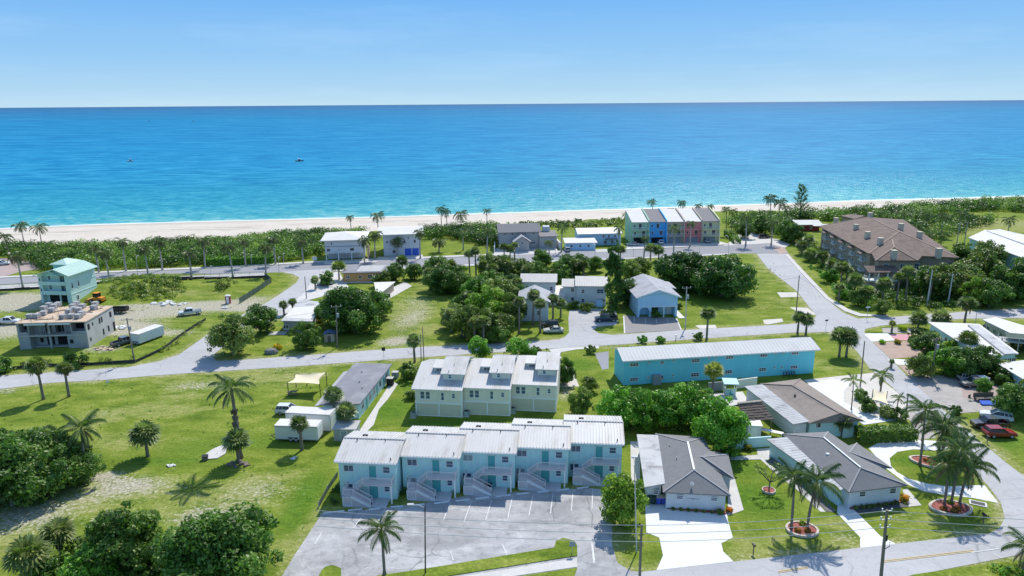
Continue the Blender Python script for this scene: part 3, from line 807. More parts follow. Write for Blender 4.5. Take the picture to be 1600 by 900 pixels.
sheet('driveway', [(1262, 600), (1300, 592), (1330, 598), (1318, 612), (1318, 628), (1340, 640), (1372, 650), (1414, 655), (1350, 664), (1318, 645), (1285, 620)], M['drive'])
sheet('garden_gravel', [(1400, 640), (1424, 640.5), (1455, 668), (1462, 684), (1430, 688), (1425, 660)], M['gravel'])
sheet('driveway', [(1357, 700), (1376, 690), (1408, 687), (1450, 688), (1472, 690), (1486, 704), (1462, 704), (1428, 702), (1402, 706), (1390, 716), (1392, 728), (1402, 738), (1420, 748), (1450, 756), (1480, 760), (1538, 758), (1560, 786), (1520, 778), (1480, 774), (1444, 768), (1420, 758), (1387, 734)], M['drive'])
sheet('driveway', [(1309, 788), (1328, 788), (1342, 804), (1376, 838), (1400, 850), (1344, 857), (1344, 840), (1308, 802)], M['drive'])
sheet('driveway', [(1008, 786), (1041, 788), (1136, 799), (1137, 812), (1145, 840), (1127, 849), (1130, 862), (1146, 877.5), (1026, 891), (1036, 868), (1030, 840), (1010, 832)], M['drive'])
sheet('path', [(1137, 806), (1162, 797), (1148, 748), (1138, 744)], M['walk'])
sheet('path', [(985, 690), (1000, 690), (1000, 790), (986, 745)], M['walk'])
sheet('path', [(1140, 714), (1184, 711), (1182, 702), (1204, 700), (1206, 714), (1196, 722), (1226, 742), (1254, 762), (1290, 800), (1282, 800), (1246, 766), (1218, 745), (1188, 718), (1142, 719)], M['walk'])
sheet('mulch_bed', [(1206, 716), (1236, 734), (1290, 780), (1306, 800), (1292, 800), (1256, 763), (1228, 742), (1198, 722)], pave_mat('dark_stones', (0.16, 0.15, 0.15), 0.3, (0.3, 0.29, 0.28), 0.6, 1.5))
sheet('path', [(1410, 766), (1418, 764), (1440, 790), (1420, 792)], M['walk'])
sheet('mulch_bed', [(1334, 797), (1410, 786), (1420, 792), (1342, 803)], pave_mat('dark_paving', (0.12, 0.12, 0.13), 0.1, (0.2, 0.2, 0.2), 0.3))
sheet('path', [(560, 676), (612, 596), (622, 600), (606, 624), (592, 640), (584, 664), (570, 678)], M['walk'])
sheet('path', [(884, 572), (892, 570), (905, 604), (876, 604), (878, 596)], M['sand_pale'])
sheet('path', [(858, 546), (900, 541), (936, 540), (936, 544), (900, 546), (862, 553)], M['walk'])
sheet('driveway', [(929, 552), (951, 549), (951, 576), (941, 578)], M['road_main'])
sheet('patio', [(1104, 615), (1160, 612), (1170, 626), (1150, 636), (1120, 632)], M['walk'])
sheet('path', [(600, 456), (632, 440), (644, 447), (606, 468)], M['walk'])
# car park of the aqua apartments, its grass islands and kerbs
sheet('parking_lot', [(425, 940), (441, 900), (460, 868), (480, 838), (503, 803), (640, 790), (725, 776), (840, 767), (922, 763), (952, 766), (957, 800), (956, 850), (965, 880), (985, 892), (1005, 895), (935, 921), (880, 932), (600, 985)], M['lot'])
def patch_grid(name, px, h, mt):
    """raised grass island with a soil edge"""
    return sheet(name, px, mt, z=0.0, h=h)
isl = sheet('grass_island', [(500, 960), (560, 905), (640, 893.5), (700, 884), (760, 874), (866, 856.5), (869, 846), (880, 841.5), (897, 846), (901.5, 853), (902, 869), (700, 901), (590, 925)], M['lawn'], z=0.03, h=0.10)
sheet('grass_island', [(502, 893), (508, 887), (520, 884), (533, 889), (533, 925), (470, 960)], M['lawn'], z=0.03, h=0.10)
sheet('grass_verge', [(640, 935), (800, 903), (902, 888), (896, 905), (880, 920), (700, 955)], M['lawn'], z=0.03, h=0.08)
sheet('sidewalk', [(590, 930), (700, 905), (902, 873), (902, 886.5), (800, 901.5), (640, 932)], M['walk'], z=0.04, h=0.05)
sheet('grass_verge', [(1410, 903), (1430, 898), (1500, 888), (1560, 880), (1640, 872), (1640, 960), (1400, 985)], M['lawn'], z=0.03, h=0.05)
sheet('grass_island', [(1352, 517.5), (1376, 512.5), (1400, 507), (1422, 507), (1420, 511), (1378, 512.8), (1378, 520), (1352, 520)], M['lawn'], z=0.03, h=0.05)
def strip(name, a, b, w, mt, z, h=0.004):
    """painted line or kerb between two surveyed ground points"""
    a = at(*a); b = at(*b); d = (b - a).normalized(); n = Vector((-d.y, d.x, 0)) * w / 2
    pts = [a - n, b - n, b + n, a + n]
    return MB().slab([(p.x, p.y, z + h) for p in pts], h).build(name, mt)
LZ = 0.066
lines = [((503.5, 831), (492, 851)), ((575, 796), (552, 826)), ((604, 793), (589, 818)), ((703.6, 786), (693, 813)), ((737, 783), (725, 816)), ((768, 782), (759, 813)), ((800.6, 776.6), (793.6, 809.6)), ((833, 773.6), (826.4, 806)), ((864.4, 770), (860, 802.4)), ((895.4, 767), (892.6, 799)), ((926, 764.4), (925, 796)), ((704, 862), (708, 876)), ((785, 851), (792, 868)), ((924.6, 848), (928.5, 880))]
for k, (a, b_) in enumerate(lines):
    tag(strip('parking_line', a, b_, 0.12 if k < 13 else 0.25, M['white_line'], LZ, 0.004), kind='structure')
for a, b_ in (((1216, 893), (1262, 886)), ((1378, 877), (1520, 860)), ((1380, 879), (1522, 862)), ((1216, 895), (1262, 888))):
    tag(strip('road_line', a, b_, 0.12, M['yellow_line'], LZ, 0.004), kind='structure')
for a, b_ in (((974.5, 494), (976, 521)), ((1057, 498), (1064.5, 516)), ((991, 495), (991, 504)), ((1008, 496), (1009, 506)), ((1025, 497), (1026, 506)), ((1043, 498), (1044, 505)), ((1518, 864), (1560, 858)), ((1552, 866), (1565, 873))):
    tag(strip('painted_line', a, b_, 0.3 if a[1] > 492 and a[0] in (974.5, 1057) else 0.14, M['white_line'], LZ, 0.004), kind='structure')
stops = [((505, 803), (538, 799)), ((544, 798.5), (566, 796)), ((644, 790.5), (663, 788.5)), ((678, 787.5), (702, 784.5)), ((712, 783.6), (734, 781)), ((743, 780), (764, 777.5)), ((775, 777), (798, 774)), ((807, 773), (826, 771)), ((840, 770), (858, 767.5)), ((871, 767), (889, 764.5)), ((902, 764), (920, 761.5)), ((576, 797), (594, 795)), ((610, 793), (630, 791.5))]
stops.sort()
for k, (a, b_) in enumerate(stops):
    p = at(*a); q = at(*b_); d = q - p
    w = MB().extrude_x([(-0.09, 0), (0.09, 0), (0.06, 0.13), (-0.06, 0.13)], 0, d.length)
    o = w.build('wheel_stop', M['trim'], None, (p.x, p.y, 0.03), math.atan2(d.y, d.x))
    tag(o, 'white concrete wheel stop at the head of the car park, %s' % nth(k, len(stops)), 'wheel stop', 'wheel stops along the car park edge')
# ================================================================== plants
RNG = np.random.default_rng(7)

def unit(v): return v / np.maximum(np.linalg.norm(v, axis=-1, keepdims=True), 1e-9)

def leaf_cloud(centers, radii, n, size, rng, flat=0.85, up=0.25, tone_c=None, fill=0.35):
    """n small leaf-spray quads spread over clumps; returns verts, faces, tones"""
    centers = np.asarray(centers, float); radii = np.asarray(radii, float)
    p = radii ** 2; p = p / p.sum()
    k = rng.choice(len(centers), n, p=p)
    d = rng.normal(size=(n, 3)); d[:, 2] += up * 1.2; d = unit(d)
    r = radii[k] * np.where(rng.random(n) < fill, rng.uniform(0.35, 0.9, n), rng.uniform(0.85, 1.12, n))
    pos = centers[k] + d * r[:, None] * np.array([1, 1, flat])
    nrm = unit(d + rng.normal(size=(n, 3)) * 0.55 + np.array([0, 0, 0.35]))
    tn = unit(np.cross(nrm, rng.normal(size=(n, 3))))
    bt = np.cross(nrm, tn)
    s = size * rng.uniform(0.55, 1.45, n)[:, None]
    a = pos + tn * s; b = pos + bt * s * 0.55 + tn * s * 0.1; c = pos - tn * s * 0.9; e = pos - bt * s * 0.55 + tn * s * 0.1
    v = np.stack([a, b, c, e], 1).reshape(-1, 3)
    f = np.arange(4 * n).reshape(n, 4)
    if tone_c is None: tone_c = rng.uniform(0.2, 0.75, len(centers))
    tone = np.clip(tone_c[k] + rng.normal(size=n) * 0.17, 0, 1)
    return v, f, tone

def crown_clumps(Rx, Rz, n, rng, zc, cr=(0.17, 0.36)):
    d = unit(rng.normal(size=(n, 3)) + np.array([0, 0, 0.35]))
    rad = rng.uniform(0.4, 0.9, n)[:, None]
    c = d * rad * np.array([Rx, Rx, Rz]) + np.array([0, 0, zc])
    c[:, 2] = np.maximum(c[:, 2], 0.18 * Rx)
    return c, rng.uniform(*cr, n) * Rx

def limb_mesh(h, Rx, rng, spread=0.6, r0=None):
    r0 = r0 or 0.05 * Rx + 0.08
    mb = MB()
    mb.tube([(0, 0, -0.15), (0.05, 0.02, h * 0.5), (0.02, 0.06, h)], [r0 * 1.25, r0, r0 * 0.8], 8)
    for k in range(6):
        a = k * 1.05 + rng.uniform(-0.3, 0.3)
        x, y = math.cos(a) * Rx * spread, math.sin(a) * Rx * spread
        mb.tube([(0, 0, h * 0.75), (x * 0.5, y * 0.5, h + Rx * 0.28), (x, y, h + Rx * rng.uniform(0.4, 0.8))], [r0 * 0.6, r0 * 0.4, r0 * 0.12], 6)
    return mb

TREE = {}
def make_tree_proto(key, Rx, Rz, h, n_clump, n_leaf, size, seed, flat=0.85):
    rng = np.random.default_rng(seed)
    c, r = crown_clumps(Rx, Rz, n_clump, rng, h + Rz * 0.72)
    # a few outlying sprays make the outline ragged
    k = n_clump // 2
    d = unit(rng.normal(size=(k, 3)) + np.array([0, 0, 0.2]))
    c = np.concatenate([c, d * rng.uniform(0.88, 1.08, k)[:, None] * np.array([Rx, Rx, Rz]) + np.array([0, 0, h + Rz * 0.72])]); r = np.concatenate([r, rng.uniform(0.07, 0.15, k) * Rx])
    v, f, tone = leaf_cloud(c, r, n_leaf, size, rng, flat)
    v[:, 2] = np.maximum(v[:, 2], 0.05)
    TREE[key] = (np_mesh('crown', v, f, M['leaf'], tone), limb_mesh(h, Rx, rng).mesh('trunk', M['bark']), Rx)
# key: crown radius, crown half height, clear trunk
make_tree_proto('big_a', 5.0, 3.6, 0.9, 70, 26000, 0.19, 1)
make_tree_proto('big_b', 5.0, 3.2, 0.6, 62, 24000, 0.19, 2)
make_tree_proto('mid_a', 3.0, 2.6, 0.7, 42, 11000, 0.15, 3)
make_tree_proto('mid_b', 3.0, 2.2, 0.9, 36, 10000, 0.15, 4)
make_tree_proto('mid_c', 3.0, 3.0, 0.4, 40, 11000, 0.15, 5)
make_tree_proto('round', 2.2, 1.9, 1.1, 32, 7000, 0.13, 6)
make_tree_proto('bush_a', 1.5, 1.2, 0.1, 20, 3000, 0.12, 7)
make_tree_proto('bush_b', 1.5, 1.0, 0.1, 17, 2700, 0.12, 8)
make_tree_proto('tall', 2.0, 5.2, 0.8, 60, 11000, 0.14, 9)

LEAFC = {'dark': (0.85, 0.95, 0.85), 'green': (1, 1.05, 0.9), 'bright': (1.15, 1.5, 0.8), 'yellow': (1.9, 1.75, 1.0), 'olive': (1.35, 1.15, 1.1), 'grey': (1.6, 1.25, 1.7), 'deep': (0.58, 0.78, 0.66)}

def tree(key, px, py, r, label, tint='green', name='broadleaf_tree', cat='tree', group=None, h=1.0, rz=None, xyz=None):
    """r: crown radius in metres; px,py: where the trunk meets the ground"""
    cm, tm, R0_ = TREE[key]
    g = xyz or at(px, py)
    s = r / R0_
    t = thing(name, label, cat, (g.x, g.y, float(ground_z(g.x, g.y))), RNG.uniform(0, 6.28) if rz is None else rz, group)
    o = link('trunk', tm, t); o.scale = (s, s, s * h)
    o = link('crown', cm, t); o.scale = (s, s, s * h); o.color = (*LEAFC[tint], 1)
    return t

# ---- fan palms (cabbage palms)
def fan_crown(rng, n=40, pet=0.78, blade=1.05, lo=-0.55):
    V = []; F = []; T = []
    k = 0
    for i in range(n):
        az = i * 2.39996 + rng.uniform(-0.2, 0.2)
        el = math.asin(max(-0.95, min(0.99, 0.98 - (0.98 - lo) * ((i + 0.5) / n) + rng.uniform(-0.08, 0.08))))
        d = np.array([math.cos(az) * math.cos(el), math.sin(az) * math.cos(el), math.sin(el)])
        side = unit(np.cross(d, np.array([0, 0, 1.0]) + rng.normal(size=3) * 0.1))
        upv = np.cross(side, d)
        p0 = d * 0.1; p1 = d * pet * rng.uniform(0.8, 1.15)
        w = 0.03
        V += [p0 - side * w, p0 + side * w, p1 + side * w, p1 - side * w]; F.append([k, k + 1, k + 2, k + 3]); T.append(0.7); k += 4
        ns = 10
        bl = blade * rng.uniform(0.85, 1.1)
        tone = rng.uniform(0.15, 0.85)
        for j in range(ns):
            a = (j / (ns - 1) - 0.5) * 3.6
            dj = d * math.cos(a) + side * math.sin(a)
            sj = -d * math.sin(a) + side * math.cos(a)
            dr = upv * (0.10 - 0.14 * abs(a)) - np.array([0, 0, 0.28])
            mid = p1 + dj * bl * 0.55 + upv * 0.05
            tip = p1 + dj * bl + dr * bl * rng.uniform(0.5, 1.2)
            V += [p1, mid - sj * bl * 0.095, tip, mid + sj * bl * 0.095]; F.append([k, k + 1, k + 2, k + 3]); T.append(min(1, max(0, tone + rng.normal() * 0.12))); k += 4
    return np.array(V), np.array(F), np.array(T)

def dead_skirt(rng, n=14, L_=1.0):
    V = []; F = []; T = []; k = 0
    for i in range(n):
        az = rng.uniform(0, 6.28)
        o = np.array([math.cos(az), math.sin(az), 0]); s = np.array([-o[1], o[0], 0])
        p0 = o * 0.14 + np.array([0, 0, -0.05]); p1 = o * rng.uniform(0.5, 0.8) + np.array([0, 0, -0.35]); p2 = o * rng.uniform(0.3, 0.7) + np.array([0, 0, -L_ * rng.uniform(0.8, 1.35)])
        w = rng.uniform(0.12, 0.3)
        V += [p0 - s * 0.03, p0 + s * 0.03, p1 + s * w, p1 - s * w, p2 + s * w * 0.7, p2 - s * w * 0.5]
        F += [[k, k + 1, k + 2, k + 3], [k + 3, k + 2, k + 4, k + 5]]; T += [rng.uniform(0, 1)] * 2; k += 6
    return np.array(V), np.array(F), np.array(T)

FAN = []
for sd_ in range(4):
    rng = np.random.default_rng(40 + sd_)
    v, f, tn = fan_crown(rng, [38, 34, 40, 34][sd_], lo=[-0.6, -0.45, -0.7, -0.3][sd_])
    v2, f2, tn2 = dead_skirt(rng, [16, 10, 20, 8][sd_])
    FAN.append((np_mesh('crown', v, f, M['fan'], tn), np_mesh('dead_fronds', v2, f2, M['dead'], tn2)))
_fan_k = [0]
_trunks = {}
def trunk_mesh(h, r, bend, mt, key, flare=1.5, bulge=1.0):
    k = (round(h, 1), r, bend, key)
    if k not in _trunks:
        mb = MB()
        n = 7
        pts = [(bend * (i / n) ** 2 * h, 0.0, -0.1 + (h + 0.1) * i / n) for i in range(n + 1)]
        rr = [r * (flare if i == 0 else bulge if i in (2, 3) else 1.0 - 0.25 * i / n) for i in range(n + 1)]
        mb.tube(pts, rr, 9)
        _trunks[k] = mb.mesh('trunk', mt, True)
    return _trunks[k]

def sabal(px, py, top, label, r=None, wpx=None, group=None, skirt=True, tint=(1, 1, 1), name='cabbage_palm', h=None, lean=0.02):
    """fan palm on ground pixel px,py whose crown top shows at row top; wpx crown width in survey pixels"""
    g = at(px, py)
    R_ = r or 0.5 * wpx * mpp(px, py)
    H_ = h or hgt(px, py, top)
    s = R_ / 1.75
    zc = max(0.5, H_ - R_ * 0.92)
    t = thing(name, label, 'palm tree', (g.x, g.y, float(ground_z(g.x, g.y))), RNG.uniform(0, 6.28), group)
    link('trunk', trunk_mesh(zc, 0.25, lean, M['palm_trunk'], 'sabal', 1.3), t)
    cm, dm = FAN[_fan_k[0] % 4]; _fan_k[0] += 1
    o = link('crown', cm, t, (lean * zc, 0, zc)); o.scale = (s, s, s * RNG.uniform(.88, 1.1)); o.color = (*tint, 1); o.rotation_euler = (RNG.uniform(-.14, .14), RNG.uniform(-.14, .14), RNG.uniform(0, 6))
    if skirt:
        o = link('dead_fronds', dm, t, (lean * zc, 0, zc)); o.scale = (s, s, s * 1.05); o.color = (1, 1, 1, 1)
    return t

# ---- feather palms
def frond(rng, Lf=3.0, el=0.9, droop=1.9, n=15, wl=0.55, wid=0.06):
    """one arching frond heading +x; returns verts, faces, tones"""
    V = []; F = []; T = []; k = 0
    a = el; p = np.array([0.0, 0, 0]); P = [p.copy()]; A = [a]
    for i in range(n):
        a = el - droop * ((i + 1) / n) ** 1.3
        p = p + np.array([math.cos(a), 0, math.sin(a)]) * Lf / n
        P.append(p.copy()); A.append(a)
    for i in range(n):
        w0 = 0.045 * (1 - i / n) + 0.012
        V += [P[i] + [0, -w0, 0], P[i] + [0, w0, 0], P[i + 1] + [0, w0 * 0.9, 0], P[i + 1] + [0, -w0 * 0.9, 0]]
        F.append([k, k + 1, k + 2, k + 3]); T.append(0.8); k += 4
    tone = rng.uniform(0.3, 0.7)
    m = int(n * 1.6)
    for j in range(m):
        u = 0.14 + 0.86 * j / (m - 1)
        i = min(int(u * n), n - 1); q = P[i] + (P[i + 1] - P[i]) * (u * n - i)
        aa = A[i]; tan = np.array([math.cos(aa), 0, math.sin(aa)])
        ll = wl * (0.55 + 0.9 * math.sin(math.pi * min(1, u * 0.85 + 0.1))) * rng.uniform(0.85, 1.1)
        for sgn in (-1, 1):
            dr = np.array([0, sgn, 0]) * 0.75 + tan * 0.55 + np.array([0, 0, -0.28 - 0.3 * u])
            dr = dr / np.linalg.norm(dr)
            mid = q + dr * ll * 0.5 + np.array([0, 0, 0.03]); tip = q + dr * ll + np.array([0, 0, -0.22 * ll])
            V += [q - tan * 0.02, mid - tan * wid, tip, mid + tan * wid]; F.append([k, k + 1, k + 2, k + 3]); T.append(min(1, max(0, tone + rng.normal() * 0.15))); k += 4
    return np.array(V, float), np.array(F), np.array(T)

FROND = []
for i, (el, dp, Lf) in enumerate([(1.25, 1.1, 2.9), (1.05, 1.6, 3.1), (0.8, 1.7, 3.2), (0.5, 1.6, 3.2), (0.2, 1.4, 3.1), (-0.25, 1.0, 2.7)]):
    v, f, tn = frond(np.random.default_rng(70 + i), Lf, el, dp)
    FROND.append(np_mesh('frond', v, f, M['frond'], tn))
v, f, tn = frond(np.random.default_rng(90), 2.5, -0.7, 0.8)
DEADFROND = np_mesh('frond', v, f, M['dead'], tn)

def feather_crown(rng, n=18, grey=0):
    """all fronds of a distant palm as one crown"""
    VV = []; FF = []; TT = []; k = 0
    for i in range(n):
        u = (i + 0.5) / n
        el = 1.3 - 1.75 * u + rng.uniform(-0.12, 0.12)
        v, f, tn = frond(rng, rng.uniform(2.6, 3.2), el, 1.5 + 0.3 * rng.random(), 8, 0.62, 0.1)
        az = i * 2.39996 + rng.uniform(-0.2, 0.2)
        c, s = math.cos(az), math.sin(az)
        v = v @ np.array([[c, s, 0], [-s, c, 0], [0, 0, 1]])
        VV.append(v); FF.append(f + k); TT.append(tn); k += len(v)
    return np.concatenate(VV), np.concatenate(FF), np.concatenate(TT)
FEATHER = [np_mesh('crown', *feather_crown(np.random.default_rng(100 + i), 17 + i)[:2], M['frond'], feather_crown(np.random.default_rng(100 + i), 17 + i)[2]) for i in range(3)]
def dead_crown(rng, n=8):
    VV = []; FF = []; TT = []; k = 0
    for i in range(n):
        v, f, tn = frond(rng, rng.uniform(2.0, 2.7), rng.uniform(-0.5, 0.25), 1.2, 7, 0.55, 0.1)
        az = i * 6.28 / n + rng.uniform(-0.4, 0.4); c, s = math.cos(az), math.sin(az)
        v = v @ np.array([[c, s, 0], [-s, c, 0], [0, 0, 1]])
        VV.append(v); FF.append(f + k); TT.append(tn); k += len(v)
    return np.concatenate(VV), np.concatenate(FF), np.concatenate(TT)
_dv = dead_crown(np.random.default_rng(130))
DEADCROWN = np_mesh('dead_fronds', _dv[0], _dv[1], M['dead'], _dv[2])
_cc = [0]
def coconut(px, py, top, label, wpx, group=None, fronds=True, lean=0.05, tint=(1, 1, 1), name='coconut_palm', r=None, h=None, trunk='palm_trunk', tr=0.17, dead=2, rz=None, n=17, grey=False, bulge=1.0):
    g = at(px, py)
    R_ = r or 0.5 * wpx * mpp(px, py)
    H_ = h or hgt(px, py, top)
    if not fronds: lean = round(lean + RNG.uniform(-.06, .08), 2)
    s = R_ / 2.55
    zc = max(0.6, H_ - 1.35 * s)
    _cc[0] += 1
    t = thing(name, label, 'palm tree', (g.x, g.y, float(ground_z(g.x, g.y))), RNG.uniform(0, 6.28) if rz is None else rz, group)
    link('trunk', trunk_mesh(zc, tr, lean, M[trunk], name, 1.6, bulge), t)
    c0 = (lean * zc, 0, zc)
    if not fronds:
        o = link('crown', FEATHER[_cc[0] % 3], t, c0, RNG.uniform(0, 6)); o.scale = (s, s, s * RNG.uniform(.85, 1.2)); o.color = (*tint, 1); o.rotation_euler.x = RNG.uniform(-.22, .22); o.rotation_euler.y = RNG.uniform(-.22, .22)
        if grey:
            o = link('dead_fronds', DEADCROWN, t, c0); o.scale = (s, s, s); o.color = (0.9, 0.9, 0.95, 1)
        return t
    for i in range(n):
        u = (i + 0.5) / n
        o = link('frond', FROND[min(5, int(u * 6 + RNG.uniform(-0.4, 0.4)) if u > 0.1 else 0)], t, c0, i * 2.39996 + RNG.uniform(-0.25, 0.25))
        sc = s * RNG.uniform(0.88, 1.1); o.scale = (sc, sc, sc); o.color = (*tint, 1)
    for i in range(dead):
        o = link('frond', DEADFROND, t, c0, RNG.uniform(0, 6.28)); o.scale = (s, s, s); o.color = (1, 1, 1, 1); o['label'] = 'brown hanging dead frond'
    return t

def shrub(px, py, r, label, tint='green', key=None, cat='shrub', name='shrub', group=None, h=1.0):
    return tree(key or ('bush_a' if RNG.random() < 0.5 else 'bush_b'), px, py, r, label, tint, name, cat, group, h)

def hedge(name, label, a, b, w, h, n, tint, size=0.16):
    """clipped leafy hedge between two ground points"""
    a = at(*a); b = at(*b); d = b - a
    rng = np.random.default_rng(int(abs(a.x) * 10))
    Ln = d.length
    # points on the surface of a rounded box
    u = rng.random(n) * Ln; s = rng.random(n)
    prof = np.where(s < 0.33, 0, np.where(s < 0.66, 1, 2))
    yy = np.where(prof == 0, -w / 2, np.where(prof == 2, w / 2, rng.uniform(-w / 2, w / 2, n))) + rng.normal(size=n) * 0.07
    zz = np.where(prof == 1, h, rng.uniform(0.05, h, n)) + rng.normal(size=n) * 0.07
    bump = 0.12 * np.sin(u * 2.1) + 0.08 * np.sin(u * 5.3 + 1)
    zz = zz + bump * (zz / h)
    pos = np.stack([u, yy, zz], 1)
    nrm = unit(np.stack([rng.normal(size=n) * 0.5, np.where(prof == 0, -1, np.where(prof == 2, 1, 0)) + rng.normal(size=n) * 0.5, np.where(prof == 1, 1, 0.3) + rng.normal(size=n) * 0.4], 1))
    tn = unit(np.cross(nrm, rng.normal(size=(n, 3)))); bt = np.cross(nrm, tn)
    sz = size * rng.uniform(0.6, 1.4, n)[:, None]
    v = np.stack([pos + tn * sz, pos + bt * sz * 0.6, pos - tn * sz, pos - bt * sz * 0.6], 1).reshape(-1, 3)
    o = link(name, np_mesh(name, v, np.arange(4 * n).reshape(n, 4), M['leaf'], np.clip(rng.normal(0.5, 0.22, n), 0, 1)), None, (a.x, a.y, 0), math.atan2(d.y, d.x))
    o.color = (*LEAFC[tint], 1)
    return tag(o, label, 'hedge')

# ---- dune scrub between road and beach: uncountable mass
def scrub_mass(name, regions, dens, leaf, seed, tint, rmin=1.0, rmax=2.4, leafn=70, hmul=0.9):
    """regions: list of surveyed polygons (pixels) filled with low clumps"""
    rng = np.random.default_rng(seed)
    C = []; Rr = []
    for poly in regions:
        P = [at(x, y) for x, y in poly]
        xs_ = [p.x for p in P]; ys_ = [p.y for p in P]
        area = abs(sum(P[i].x * P[(i + 1) % len(P)].y - P[(i + 1) % len(P)].x * P[i].y for i in range(len(P)))) / 2
        want = int(area * dens); got = 0; tries = 0
        while got < want and tries < want * 40:
            tries += 1
            x = rng.uniform(min(xs_), max(xs_)); y = rng.uniform(min(ys_), max(ys_))
            ins = False; j = len(P) - 1
            for i in range(len(P)):
                if (P[i].y > y) != (P[j].y > y) and x < (P[j].x - P[i].x) * (y - P[i].y) / (P[j].y - P[i].y) + P[i].x: ins = not ins
                j = i
            if not ins: continue
            r = rng.uniform(rmin, rmax)
            C.append((x, y, float(ground_z(x, y)) + r * hmul * rng.uniform(0.4, 0.95))); Rr.append(r); got += 1
    C = np.array(C); Rr = np.array(Rr)
    tone = np.clip(0.44 + 0.2 * np.sin(C[:, 0] * 0.11 + C[:, 1] * 0.07) + 0.18 * np.sin(C[:, 0] * 0.31 - C[:, 1] * 0.23) + rng.normal(size=len(C)) * 0.17, 0.02, 0.98)
    v, f, tn = leaf_cloud(C, Rr, len(C) * leafn, leaf, rng, 0.8, 0.5, tone)
    o = link(name, np_mesh(name, v, f, M['leaf'], tn))
    o.color = (*LEAFC[tint], 1)
    return tag(o, kind='stuff')
# ================================================================== building kit
class Bld:
    """a building whose local x runs along its front wall and y into its depth"""
    def __init__(s, name, label, cat, fl, ang, z=0.0, group=None, shift=(0, 0)):
        g = at(*fl, z)
        c, n = math.cos(R(ang)), math.sin(R(ang))
        s.ox = g.x + c * shift[0] - n * shift[1]; s.oy = g.y + n * shift[0] + c * shift[1]
        s.a = R(ang); s.c, s.s = c, n
        s.root = thing(name, label, cat, (s.ox, s.oy, 0), s.a, group)
    def loc(s, px, py, z=0.0):
        g = at(px, py, z); dx, dy = g.x - s.ox, g.y - s.oy
        return Vector((s.c * dx + s.s * dy, -s.s * dx + s.c * dy, z))
    def onwall(s, px, py, side='f', k=0.0):
        """local point where the sight line through a survey pixel meets the wall plane y=k (front) or x=k (side)"""
        d = ray(px, py); o = Vector((-s.ox, -s.oy, CAM_H))
        dl = Vector((s.c * d.x + s.s * d.y, -s.s * d.x + s.c * d.y, d.z)); ol = Vector((s.c * o.x + s.s * o.y, -s.s * o.x + s.c * o.y, CAM_H))
        t = (k - ol.y) / dl.y if side in 'fb' else (k - ol.x) / dl.x
        return ol + dl * t
    def part(s, name, mb, m, smooth=False): return mb.build(name, m, s.root, smooth=smooth)
    def win(s, x0, y0, x1, y1, side='f', k=0.0, nx=2, nz=1, frame=None, pane=None, name='window'):
        """window from its survey pixel box, set on wall plane k"""
        a = s.onwall(x0, y1, side, k); b = s.onwall(x1, y0, side, k)
        if side == 'f': return window(s.root, a.x, k, a.z, b.x - a.x, b.z - a.z, 'f', nx, nz, frame, pane, name)
        yy0, yy1 = min(a.y, b.y), max(a.y, b.y)
        if side == 'r': return window(s.root, k, yy0, a.z, yy1 - yy0, b.z - a.z, 'r', nx, nz, frame, pane, name)
        return window(s.root, k, yy1, a.z, yy1 - yy0, b.z - a.z, 'l', nx, nz, frame, pane, name)

RZ = {'f': 0.0, 'r': math.pi / 2, 'l': -math.pi / 2, 'b': math.pi}
_wc = {}
def window(root, x, y, z, w, h, side='f', nx=2, nz=1, frame=None, pane=None, name='window'):
    frame = frame or M['trim']; pane = pane or M['glass']
    w = round(max(w, 0.25), 1); h = round(max(h, 0.25), 1)
    key = (w, h, nx, nz, frame.name, pane.name, name)
    if key not in _wc:
        f = MB(); t = 0.07
        f.box(0, -0.07, 0, t, 0.02, h); f.box(w - t, -0.07, 0, w, 0.02, h); f.box(t, -0.07, 0, w - t, 0.02, t); f.box(t, -0.07, h - t, w - t, 0.02, h)
        for i in range(1, nx): f.box(w * i / nx - 0.03, -0.06, t, w * i / nx + 0.03, 0.02, h - t)
        for i in range(1, nz): f.box(t, -0.055, h * i / nz - 0.025, w - t, 0.02, h * i / nz + 0.025)
        f.box(-0.06, -0.11, -0.06, w + 0.06, 0.02, -0.003)
        p = MB().box(t, -0.035, t, w - t, 0.01, h - t)
        _wc[key] = (f.mesh(name, frame), p.mesh('pane', pane))
    f, p = _wc[key]
    o = link(name, f, root, (x, y, z), RZ[side])
    link('pane', p, o)
    return o

_dc = {}
def door(root, x, y, z, w, h, m, side='f', name='door', knob=True):
    key = (w, h, m.name, name)
    if key not in _dc:
        d = MB().box(0, -0.06, 0, w, 0.02, h)
        fr = MB().box(-0.08, -0.08, 0, -0.002, 0.02, h + 0.08).box(w + 0.002, -0.08, 0, w + 0.08, 0.02, h + 0.08).box(-0.08, -0.08, h + 0.002, w + 0.08, 0.02, h + 0.08)
        _dc[key] = (d.mesh(name, m), fr.mesh('door_frame', M['trim']))
    d, f = _dc[key]
    o = link(name, d, root, (x, y, z), RZ[side])
    link('door_frame', f, o)
    return o

def garage(root, x, y, z, w, h, m, side='f', n=4):
    mb = MB()
    for i in range(n): mb.box(0, -0.05 - 0.015 * (i % 2), h * i / n + 0.01, w, 0.02, h * (i + 1) / n - 0.01)
    return mb.build('garage_door', m, root, (x, y, z), RZ[side])

